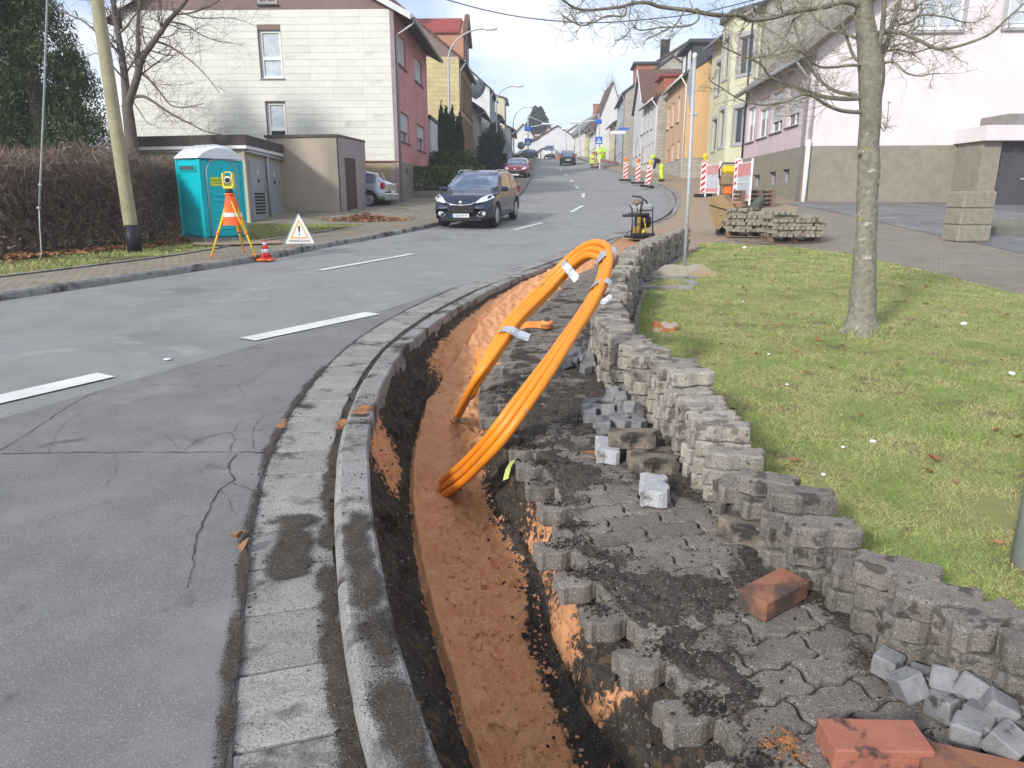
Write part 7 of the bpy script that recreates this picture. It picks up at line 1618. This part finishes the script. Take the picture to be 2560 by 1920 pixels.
for (u,v,lab) in [(1325,424,'small red and white cone beside the red car'),(1393,400,'orange cone near the crest behind the black SUV')]:
    X,Y=G(u,v,.05); r=thing('traffic_cone',lab,'traffic cone',(X,Y,H(X,Y)+.05)); b=MB(); b.box((0,0,.02),(.4,.4,.04)); b.build('base',m_orange,r); b=MB(); b.lathe((0,0,0),[(.16,.04),(.05,.7),(.001,.72)],12); b.build('cone_body',m_red if u<1350 else m_orange,r)
# ============================================================ VEGETATION
m_bark=mat('tree_bark',(.31,.29,.23),(.19,.18,.145),scale=22,rough=.95,bump=1,bscale=28,stain=[((.20,.20,.14),4,.55,.7),((.46,.48,.40),13,.63,.68),((.42,.36,.05),7,.67,.71)])
m_twig=mat('twig_bark',(.23,.20,.15),(.30,.27,.18),scale=6,rough=.9)
m_bark2=mat('dark_bark',(.15,.125,.11),(.11,.09,.08),scale=8,rough=.95,bump=.5)
def Zf(k):
    return {'1':lambda x,y:(x/2.2414,y/2.2414),'6':Z6,'8':lambda x,y:(1400+x/2.765,y/2.765),'2':Z2,'3':Z3,'5':Z5}[k]
class TW:
    def __init__(s,seed): s.r=random.Random(seed); s.b=MB()
    def twig(s,p,d,L,r,lev):
        n=4 if lev>1 else 3; pts=[p]; q=p; rr=s.r
        for i in range(n):
            d=(d+Vector((rr.gauss(0,.22),rr.gauss(0,.22),rr.gauss(.04,.18)))).normalized(); q=q+d*L/n; pts.append(q)
            if lev>0 and rr.random()<.85:
                for k in range(1 if rr.random()<.6 else 2):
                    dd=(d*.6+Vector((rr.gauss(0,.7),rr.gauss(0,.7),rr.gauss(.1,.55)))).normalized(); s.twig(q,dd,L*rr.uniform(.35,.65),r*.55,lev-1)
        s.b.tube(pts,[r*(1-.65*i/n) for i in range(n+1)],4 if r>.004 else 3,cap=False)
def limb(par,pts,r0,r1,m,seed,tw=1.0,twL=.45,lev=2,name='limb',n=10,noise_=0,dens=1.0):
    c=catmull(pts,5); k=len(c); rad=[r0+(r1-r0)*(i/(k-1))**.8 for i in range(k)]
    b=MB(); b.tube(c,rad,n)
    if noise_: b.v=[(v[0]+noise_*nz(v[0]*9,v[1]*9,v[2]*5),v[1]+noise_*nz(v[0]*9+5,v[1]*9,v[2]*5),v[2]) for v in b.v]
    o=b.build(name,m,par); ORG[o.name]=ORG[par.name]
    t=TW(seed); 
    if tw:
        tot=sum((c[i+1]-c[i]).length for i in range(k-1)); nn=int(tot*15*dens)
        for j in range(nn):
            f=t.r.uniform(.18,1)*(k-1.001); i=int(f); p=c[i].lerp(c[i+1],f-i); d=(c[i+1]-c[i]).normalized()
            dd=(d*.7+Vector((t.r.gauss(0,.6),t.r.gauss(0,.6),t.r.gauss(.12,.6)))).normalized(); t.twig(p,dd,twL*t.r.uniform(.4,1.1)*(1.2-.5*f/k),max(.0034,rad[i]*.26)*tw,lev)
        if t.b.f: t.b.build('twigs',m_twig if m is m_bark else m_bark2,o,fixn=False,kind='stuff')
    return o
Yt=6.95; base=P(1860,722,.1); tr_=thing('lawn_tree','bare young tree with grey lichen-spotted trunk growing in the lawn','tree',(base[0],base[1],lawnz(*base)-.02),world=True); Yt=base[1]
A6=lambda x,y,dy=0: AT(*Z6(x,y),Yt+dy)
tp=[(834,2010,0),(836,1950,0),(842,1850,0),(848,1740,0),(852,1640,0),(858,1500,0),(865,1380,0),(872,1200,0),(880,1050,0),(882,900,0),(885,750,0),(890,600,0),(896,480,0),(893,380,0),(872,250,0),(858,120,0),(850,0,0),(838,-150,0),(830,-400,.1)]
tr_r=[.185,.158,.142,.134,.126,.118,.112,.104,.104,.103,.104,.116,.128,.130,.100,.090,.086,.08,.06]
pts=[A6(*p) for p in tp]; b=MB(); c=catmull(pts,6); rad=[]
for i in range(len(c)): f=i/6; j=min(int(f),len(tr_r)-2); rad.append(.84*(tr_r[j]+(tr_r[j+1]-tr_r[j])*(f-j)))
b.tube(c,rad,28); b.v=[(v[0]+.012*nz(v[0]*8,v[1]*8,v[2]*4)+.004*nz(v[0]*40,v[1]*40,v[2]*30),v[1]+.012*nz(v[0]*8+5,v[1]*8,v[2]*4),v[2]) for v in b.v]
zb_=lawnz(*base)
def flare(v):
    h=v[2]-zb_; k_=1+.55*max(0,1-h/.22)**2*(.6+.6*abs(math.sin(2.5*math.atan2(v[1]-base[1],v[0]-base[0])))) if h<.22 else 1
    return (base[0]+(v[0]-base[0])*k_,base[1]+(v[1]-base[1])*k_,v[2])
b.v=[flare(v) for v in b.v]
trunk=b.build('trunk',m_bark,tr_); ORG[trunk.name]=ORG[tr_.name]
b=MB(); 
for (x,y,s) in ((935,1080,.022),(825,905,.018)): b.sphere(A6(x,y,-.05),s,6,(1,1,1.4))
b.build('knot',m_bark,trunk,kind='stuff')
L6=lambda l,dy:[A6(x,y,dy*i/(len(l)-1)) for i,(x,y) in enumerate(l)]
limbs=[([(905,420),(950,340),(985,260),(1010,180),(1045,60),(1100,-100)],.3,.050,.02),([(910,330),(955,220),(968,100),(972,0),(985,-120)],-.2,.036,.015),
 ([(840,665),(770,662),(700,650),(620,615),(560,575),(490,560),(400,600),(330,612),(250,622),(120,590),(0,515),(-60,480)],-1.0,.024,.004),
 ([(840,580),(740,585),(620,575),(500,535),(420,505),(300,455),(240,380),(130,330),(20,280)],-.5,.028,.006),
 ([(850,570),(700,545),(620,500),(560,440),(520,350),(480,310),(400,250),(300,180),(200,130)],.6,.022,.005),
 ([(845,385),(760,388),(620,400),(545,370),(500,320),(420,300),(330,330)],-.6,.018,.005),
 ([(845,375),(790,330),(745,200),(715,90),(735,0),(760,-120)],.4,.020,.008),
 ([(845,40),(740,10),(620,40),(430,70),(330,100),(180,120),(120,90),(0,90)],-.7,.032,.018),
 ([(840,240),(720,190),(640,170),(520,60),(450,0),(380,-60)],.7,.018,.006),
 ([(925,200),(1010,188),(1070,192),(1180,240),(1300,290),(1450,262),(1600,200),(1700,110),(1800,20),(1860,-60)],-.4,.028,.006),
 ([(935,305),(1010,300),(1050,293),(1150,312),(1260,285),(1380,300)],.5,.015,.004),
 ([(950,380),(1000,368),(1040,372),(1100,430),(1180,450),(1250,438),(1300,435)],-.5,.014,.006),
 ([(930,700),(955,755),(975,775),(992,700),(1000,600)],-.2,.008,.003),
 ([(1040,150),(1120,130),(1200,90),(1330,100),(1480,135),(1600,90)],.4,.015,.004),([(1060,50),(1150,60),(1190,20),(1300,-40)],-.4,.014,.005),([(1195,30),(1180,130),(1110,220),(1000,300)],.1,.008,.004),
 ([(430,0),(440,90),(400,200),(330,300),(280,330),(200,340)],-.9,.014,.004)]
for k,(l,dy,r0,r1) in enumerate(limbs): limb(tr_,L6(l,dy),r0*.82,r1*.8,m_bark,100+k,twL=.30 if k!=12 else .12,dens=1.25)
A8=lambda l,dy0,dy1:[AT(*Zf('8')(x,y),Yt+dy0+(dy1-dy0)*i/(len(l)-1)) for i,(x,y) in enumerate(l)]
limb(tr_,A8([(1110,105),(1050,100),(900,72),(700,48),(600,18),(500,25),(430,45),(300,62),(200,70),(100,55),(40,15),(0,-10)],-.7,-1.6),.018,.006,m_bark,140,twL=.32,dens=1.1)
limb(tr_,A8([(460,50),(440,110),(330,110),(230,155),(150,178),(70,140),(0,90)],-1.3,-1.7),.008,.003,m_bark,141,twL=.22)
limb(tr_,A8([(980,90),(940,60),(960,130),(880,180),(700,190),(560,210),(500,190),(440,260),(380,280)],-.9,-1.2),.008,.003,m_bark,142,twL=.25)
limb(tr_,A8([(860,70),(800,170),(720,210),(600,270)],-.9,-1.2),.007,.003,m_bark,143,twL=.25)
# --- left bare tree
Yl=21.0; A1=lambda l,dy=0:[AT(*Zf('1')(x,y),Yl+dy*i/(len(l)-1)) for i,(x,y) in enumerate(l)]
b0=AT(*Zf('1')(765,960),Yl); tl=thing('verge_tree','bare dark forked tree behind the leaning wooden pole','tree',(b0.x,Yl,H(b0.x,Yl)),world=True)
limb(tl,[Vector((b0.x+.05,Yl,H(b0.x,Yl)-.1))]+A1([(758,930),(738,800),(725,690),(712,590)]),.20,.14,m_bark2,200,tw=0,name='trunk')
for k,(l,dy,r0,r1) in enumerate([([(712,600),(700,450),(685,330),(660,180),(640,60),(630,-100)],.5,.12,.06),([(715,600),(740,520),(770,430),(795,330),(850,250),(900,180),(960,100),(1030,20),(1080,-60)],-.6,.12,.04),([(768,430),(775,300),(772,150),(785,0),(790,-100)],.3,.07,.03),
 ([(735,545),(800,540),(860,570),(930,620),(1000,660),(1080,700),(1160,740),(1280,760)],-1.2,.05,.008),([(780,400),(840,450),(900,520),(960,590),(1050,600),(1140,580)],-1.4,.04,.007),([(870,230),(930,250),(1000,290),(1080,350),(1160,430),(1230,520)],-1.0,.035,.006),([(940,120),(1040,140),(1120,190),(1220,230),(1360,250)],-1,.03,.006),([(690,340),(620,240),(560,200),(470,120),(380,80),(300,30)],.5,.04,.008),([(700,450),(640,380),(600,330),(540,300),(480,320)],-.5,.03,.006),([(660,190),(700,160),(760,80),(830,20),(860,-60)],.3,.035,.01),([(980,80),(1080,70),(1200,20),(1260,-30)],-.5,.03,.01),([(740,560),(780,620),(830,690),(880,700)],-.8,.02,.004),([(1000,60),(1100,100),(1240,100),(1340,110),(1440,150)],-.9,.02,.005)]):
    limb(tl,A1(l,dy),r0,r1,m_bark2,210+k,twL=.95,lev=2,dens=.40)
# --- foliage clouds
def foliage(name,pts,size,mats,par,seed,vert=.0,aspect=2.2,kind='stuff'):
    rr=np.random.default_rng(seed); P_=np.array(pts,float); n=len(P_)
    d=rr.normal(size=(n,3)); d[:,2]+=vert; d/=np.linalg.norm(d,axis=1)[:,None]
    e=rr.normal(size=(n,3)); e-=d*(e*d).sum(1)[:,None]; e/=np.linalg.norm(e,axis=1)[:,None]
    s=size*rr.uniform(.5,1.4,n)[:,None]; V=np.empty((n,4,3)); V[:,0]=P_-d*s*aspect/2; V[:,1]=P_+e*s/2; V[:,2]=P_+d*s*aspect/2; V[:,3]=P_-e*s/2
    me=bpy.data.meshes.new(name); o_=np.array(ORG.get(par.name,Vector((0,0,0)))) if par is not None else np.zeros(3); V=(V.reshape(-1,3)-o_)
    me.vertices.add(n*4); me.vertices.foreach_set('co',V.ravel()); me.loops.add(n*4); me.loops.foreach_set('vertex_index',np.arange(n*4,dtype=np.int32)); me.polygons.add(n); me.polygons.foreach_set('loop_start',np.arange(0,n*4,4,dtype=np.int32))
    if len(mats)>1: me.polygons.foreach_set('material_index',(rr.random(n)**1.3*len(mats)).astype(np.int32))
    for m in mats: me.materials.append(m)
    me.update(); me.validate(); o=bpy.data.objects.new(name,me); COL.objects.link(o)
    if par is not None: o.parent=par
    if kind: o['kind']=kind
    return o
def leafm(n,c,c2=None): return mat(n,c,c2,scale=1.5,rough=.75,spec=.15)
def gt_(q):
    a=q.random()*6.283; r=.13+abs(q.gauss(0,.05)); x=base[0]+r*math.cos(a); y=base[1]+r*math.sin(a); return (x,y,lawnz(x,y))
tufts_base=None
con=[leafm('conifer_green',(.065,.10,.035),(.045,.075,.028)),leafm('conifer_dark',(.035,.055,.024),(.025,.042,.018)),leafm('conifer_olive',(.13,.15,.05),(.10,.12,.045))]
def conifer(u,Y,topz,rad_,seed,label,n=46000,z0=.8):
    x=XH(u,Y); zb=H(x,Y); t=thing('conifer',label,'conifer',(x,Y,zb),world=True); rr=random.Random(seed)
    b=MB(); b.tube([(x,Y,zb),(x+.1,Y,zb+topz*.5),(x,Y,zb+topz)],[.3,.2,.05],8); b.build('trunk',m_bark2,t)
    pts=[]; nb=150
    for i in range(nb):
        h=z0+(topz-z0)*(rr.random()**1.1); R_=rad_*(1-.72*(h/topz)**1.6)*rr.uniform(.65,1.12); a=rr.random()*6.283
        for j in range(n//nb):
            f=rr.random()**.6; w=.42*(1-.4*f); r=R_*f
            px=x+math.cos(a)*r+rr.gauss(0,w*.5); py=Y+math.sin(a)*r+rr.gauss(0,w*.5); pz=zb+h+.25*math.sin(f*3)-.55*f*f*R_*.45+rr.gauss(0,.16)-abs(rr.gauss(0,.22))
            pts.append((px,py,pz))
    foliage('crown',pts,.036,con,t,seed,vert=-.8,aspect=4.6)
conifer(-60,22,10.5,3.0,1,'big dark evergreen conifer filling the upper left corner'); conifer(120,21.5,7.6,2.6,2,'dark evergreen conifer just left of the leaning wooden pole')
conifer(218,26,5.6,1.6,9,'lower dark evergreen behind the bare forked tree',n=16000,z0=.2); conifer(20,24.5,9,3.2,10,'second dark evergreen behind the big one at the left edge',n=36000,z0=.3)
# --- bare brown hedge
hm=[mat('hedge_twig',(.17,.12,.095),(.12,.085,.07),rough=.95),mat('hedge_twig_red',(.22,.135,.105),(.17,.105,.08),rough=.95),mat('hedge_twig_pale',(.36,.29,.22),(.28,.22,.17),rough=.95)]
def hedge_pts(n,seed):
    rr=random.Random(seed); o=[]
    for i in range(n):
        u=rr.uniform(-260,455); f=rr.random(); Yf=lerpc([(-260,12.9),(0,13.9),(336,16.3),(455,19.2)],u); Y=Yf+f*2.6; x=XH(u,Yf)
        x-= .25*f; zt=lerpc([(-260,1.75),(0,1.9),(250,2.0),(330,1.75),(400,1.85),(455,1.35)],u)*(1-.12*abs(2*f-1)**3)+.30*nz(u*.013,f*3,1)+.16*nz(u*.06,f*3,2)
        z=H(x,Y)+.08+(zt)*(rr.random()**.75); o.append((x,Y,z,zt))
    return o
hd=thing('hedge','bare brown tangled hedge along the left verge behind the pole','hedge',(-10,16,H(-10,16)),world=True)
pp=hedge_pts(34000,3); foliage('twigs',[(a,b_,c) for a,b_,c,_ in pp],.012,hm,hd,4,vert=.5,aspect=17)
pp=[q for q in hedge_pts(30000,33) if q[2]>H(q[0],q[1])+.08+q[3]*.55]; foliage('long_twigs',[(a,b_,c+.1) for a,b_,c,_ in pp],.009,hm,hd,14,vert=1.0,aspect=52)
pp=hedge_pts(11000,5); foliage('dead_leaves',[(a,b_,c*.75+.25*H(a,b_)) for a,b_,c,_ in pp],.045,hm[:2],hd,6,aspect=1.4)
rr=random.Random(8); b=MB()
for k in range(80): u=rr.uniform(-200,440); Yf=lerpc([(-260,13.2),(0,14.2),(336,16.6),(455,19.4)],u)+rr.random()*1.6; x=XH(u,Yf); z=H(x,Yf); b.tube([(x,Yf,z),(x+rr.gauss(0,.2),Yf+rr.gauss(0,.2),z+1.0),(x+rr.gauss(0,.5),Yf+rr.gauss(0,.4),z+rr.uniform(1.6,2.3))],[.02,.012,.004],4)
b.build('stems',hm[0],hd,kind='stuff')
pts=[]; rr=random.Random(12)
for k in range(900): u=rr.uniform(-100,470); Yf=lerpc([(-260,12.9),(0,13.9),(336,16.3),(470,18.4)],u)+.1-abs(rr.gauss(0,.32)); x=XH(u,Yf); pts.append((x,Yf,H(x,Yf)+.11+.05*fb(x,Yf,0,.6)+rr.random()*.03))
o=leafmb(pts,size=(.06,.12),seed=3).build('leaf_litter',m_leaf,None,kind='stuff',fixn=False); o['label']='strip of dry brown leaves at the foot of the bare hedge'
pts=[]
for k in range(900):
    a,b_=rr.gauss(0,.62),rr.gauss(0,.30); 
    if abs(a)>1.5: continue
    c=P(792,476,.1); pts.append((c[0]+a,c[1]+b_,H(c[0]+a,c[1]+b_)+.10+.20*math.exp(-(a/.6)**2-(b_/.35)**2)*rr.random()+.01))
o=leafmb(pts,size=(.06,.11),seed=4).build('leaf_pile',mat('orange_brown_leaf',(.42,.22,.11),(.30,.15,.075),scale=8,rough=.8),None,kind='stuff',fixn=False); o['label']='heap of orange-brown dry leaves in front of the beige garage'
# verge grass tufts
def tufts(name,n,gen,h,w,mats,seed):
    rr=np.random.default_rng(seed); q=random.Random(seed); P_=[gen(q) for _ in range(n)]; P_=np.array([p for p in P_ if p is not None]); n=len(P_)
    an=rr.uniform(0,6.283,n); ln=rr.uniform(.4,1.3,n)*h; V=np.empty((n,3,3)); wx,wy=np.cos(an)*w/2,np.sin(an)*w/2
    V[:,0]=P_+np.stack([-wx,-wy,0*wx],1); V[:,1]=P_+np.stack([wx,wy,0*wx],1); V[:,2]=P_+np.stack([rr.normal(0,.5,n)*ln,rr.normal(0,.5,n)*ln,ln],1)
    me=bpy.data.meshes.new(name); me.vertices.add(n*3); me.vertices.foreach_set('co',V.ravel()); me.loops.add(n*3); me.loops.foreach_set('vertex_index',np.arange(n*3,dtype=np.int32)); me.polygons.add(n); me.polygons.foreach_set('loop_start',np.arange(0,n*3,3,dtype=np.int32)); me.polygons.foreach_set('material_index',rr.integers(0,len(mats),n).astype(np.int32))
    for m in mats: me.materials.append(m)
    me.update(); me.validate(); o=bpy.data.objects.new(name,me); COL.objects.link(o); o['kind']='stuff'; return o
gm=[bpy.data.materials['grass_green'],bpy.data.materials['grass_yellow_green'],bpy.data.materials['grass_straw'],bpy.data.materials['grass_green']]
def gv(q):
    y=q.uniform(8,22.5); x=walkL(y)-.08-q.random()**1.2*3.4
    if nz(x,y,1,.9)<-.25+.3*q.random()-.2: return None
    return (x,y,H(x,y)+.10+.04*fb(x,y,0,.6))
tufts('grass_tufts',900,gt_,.08,.008,gm,77)['label']='longer grass round the foot of the lawn tree'
def ge_(q):
    y=q.uniform(1.5,9); x=lawnL(y)-.02+abs(q.gauss(0,.04)); return (x,y,lawnz(x,y)-.01)
tufts('edge_grass',9000,ge_,.07,.006,gm,78)['label']='longer grass along the stack wall edge of the lawn'
tufts('verge_grass',26000,gv,.055,.012,gm,31)['label']='thin winter grass of the left verge'
# bushes, cypresses
cg=[leafm('cypress_green',(.045,.075,.025),(.035,.06,.02)),leafm('cypress_dark',(.022,.04,.016))]; bg=[leafm('bush_green',(.09,.16,.035),(.07,.12,.03)),leafm('bush_dark',(.035,.06,.02)),leafm('bush_yellow',(.22,.26,.06))]
def blob(name,label,cat,c,rad3,n,size,mats,seed,lump=.25,grp=None,vert=0,box=False,aspect=2):
    t=thing(name,label,cat,(c[0],c[1],H(c[0],c[1])),grp,world=True); rr=random.Random(seed); pts=[]
    for i in range(n):
        if box: q=Vector((rr.uniform(-1,1),rr.uniform(-1,1),rr.uniform(-1,1)));
        else:
            q=Vector((rr.gauss(0,1),rr.gauss(0,1),rr.gauss(0,1))).normalized(); q*=rr.uniform(.55,1)
        if box:
            ax=rr.randrange(3); q[ax]=(1 if rr.random()<.5 else -1)*rr.uniform(.85,1.02)
        f=1+lump*nz(q.x*2.2,q.y*2.2,q.z*2.2+seed); pts.append((c[0]+q.x*rad3[0]*f,c[1]+q.y*rad3[1]*f,c[2]+q.z*rad3[2]*f))
    foliage('crown',pts,size,mats,t,seed,vert=vert,aspect=aspect)
    b=MB(); b.tube([(c[0],c[1],H(c[0],c[1])-.1),(c[0],c[1],c[2])],.05*rad3[0]+.03,6); b.build('stem',m_bark2,t); return t
for k,(x,ytop,w,nm) in enumerate([(1385,785,34,'leftmost'),(1425,812,36,'second'),(1462,815,40,'third'),(1512,850,52,'rightmost and widest')]):
    u,vt=Z2(x,ytop); Y=45+k*.5; X=XH(u,Y); zt=ZV(u,vt,Y); zb=H(X,Y); c=(X,Y,(zt+zb)/2); blob('cypress','%s of the dark cypresses beside the pale yellow gable'%nm,'cypress',c,(w/2.963*Y/1800*.62,.7,(zt-zb)/2),7000,.075,cg,40+k,lump=.35,vert=1.8,aspect=3.5)
p=AT(*Z2(1450,1255),41); blob('bush','bushy green shrub at the foot of the cypresses','bush',(p.x,41,p.z),(1.75,1.0,1.05),9000,.07,bg[:2],51)
p=AT(*Z2(1290,1395),36); blob('clipped_hedge','low bright green clipped hedge behind the SUV','hedge',(p.x,36,H(p.x,36)+.75),(1.95,1.0,.65),15000,.06,bg,52,box=True,lump=.18)
b=MB(); b.box((p.x+.15,34.6,H(p.x,34.6)+.12),(3.6,.3,.55)); o=b.build('garden_wall',m_pebble,None); o['label']='low pebble garden wall under the bright green hedge'; o['category']='wall'
for k,x in enumerate((1705,1745,1790)):
    p=AT(*Z2(x,1160),66); blob('conifer_shrub','%s dark clipped conifer behind the second street lamp'%('left','middle','right')[k],'conifer',(p.x,66,p.z),(.95,.9,2.1),5000,.09,cg,60+k,lump=.3,vert=1,grp='dark clipped conifers')
p=AT(*Z2(1770,1020),74.5); blob('ivy','grey-green ivy climbing the corner of the white dish house','ivy',(p.x,74.5,p.z),(.8,.6,1.6),1800,.12,cg,66)
a=AT(*Z2(1575,1235),52); b=MB(); f=Fac((a.x-.2,50),(a.x+.9,60),SIDE_L); f.box(b,0,9.5,H(-3,50)+.1,H(-3,58)+1.0,0,.08); o=b.build('garden_fence',m_fbrown,None); o['label']='dark brown garden fence in front of the ochre house'; o['category']='fence'
fi=[leafm('fir_dark',(.030,.06,.045),(.022,.045,.034))]
for k,(x,yt,yb) in enumerate(((1335,1050,1300),(1385,1058,1290))):
    Y=175; pt=AT(*Z3(x,yt),Y); pb=AT(*Z3(x,yb),Y); t=thing('fir_tree','%s of the two tall dark firs on the horizon'%('left','right')[k],'fir tree',(pb.x,Y,H(pb.x,Y)),world=True); rr=random.Random(k); pts=[]; hh=pt.z-pb.z+2
    for i in range(5200):
        f=rr.random()**.7; tier=math.floor(f*11)/11; r=(.3+f*4.0)*(.75+.35*((f*11)%1))*rr.random()**.5; a=rr.random()*6.283; pts.append((pb.x+r*math.cos(a),Y+r*math.sin(a),pt.z-f*hh-.15*r))
    foliage('crown',pts,.32,fi,t,k+70,vert=-.3,aspect=2.5); b=MB(); b.tube([(pb.x,Y,H(pb.x,Y)),(pt.x,Y,pt.z-.5)],[.4,.05],6); b.build('trunk',m_bark2,t)
for k,(x,yt) in enumerate(((110,385),(140,375),(165,420))):
    Y=108; pt=AT(*Z5(x,yt),Y); z0=H(pt.x,Y); t=thing('birch','thin bare birch above the roofs on the right, %s of three'%('left','middle','right')[k],'tree',(pt.x,Y,z0),world=True)
    limb(t,[Vector((pt.x+.2,Y,z0)),Vector((pt.x+.3,Y,(z0+pt.z)/2)),Vector((pt.x,Y,pt.z))],.16,.03,m_bark2,300+k,tw=1.5,twL=2.6,lev=1,dens=.16,name='trunk',n=6)

# ============================================================ HAZE
b=MB(); b.box((0,370,12.2),(616,875,29.6)); hz=b.build('haze',[],None,kind='stuff'); hm_=bpy.data.materials.new('haze'); hm_.use_nodes=True; N=hm_.node_tree.nodes; N.clear(); o_=N.new('ShaderNodeOutputMaterial'); v_=N.new('ShaderNodeVolumePrincipled'); v_.inputs['Density'].default_value=.0016; v_.inputs['Color'].default_value=(.93,.95,1,1); v_.inputs['Anisotropy'].default_value=.2
hm_.node_tree.links.new(v_.outputs[0],o_.inputs['Volume']); hz.data.materials.append(hm_); hz['label']='faint pale haze in the air of the street'
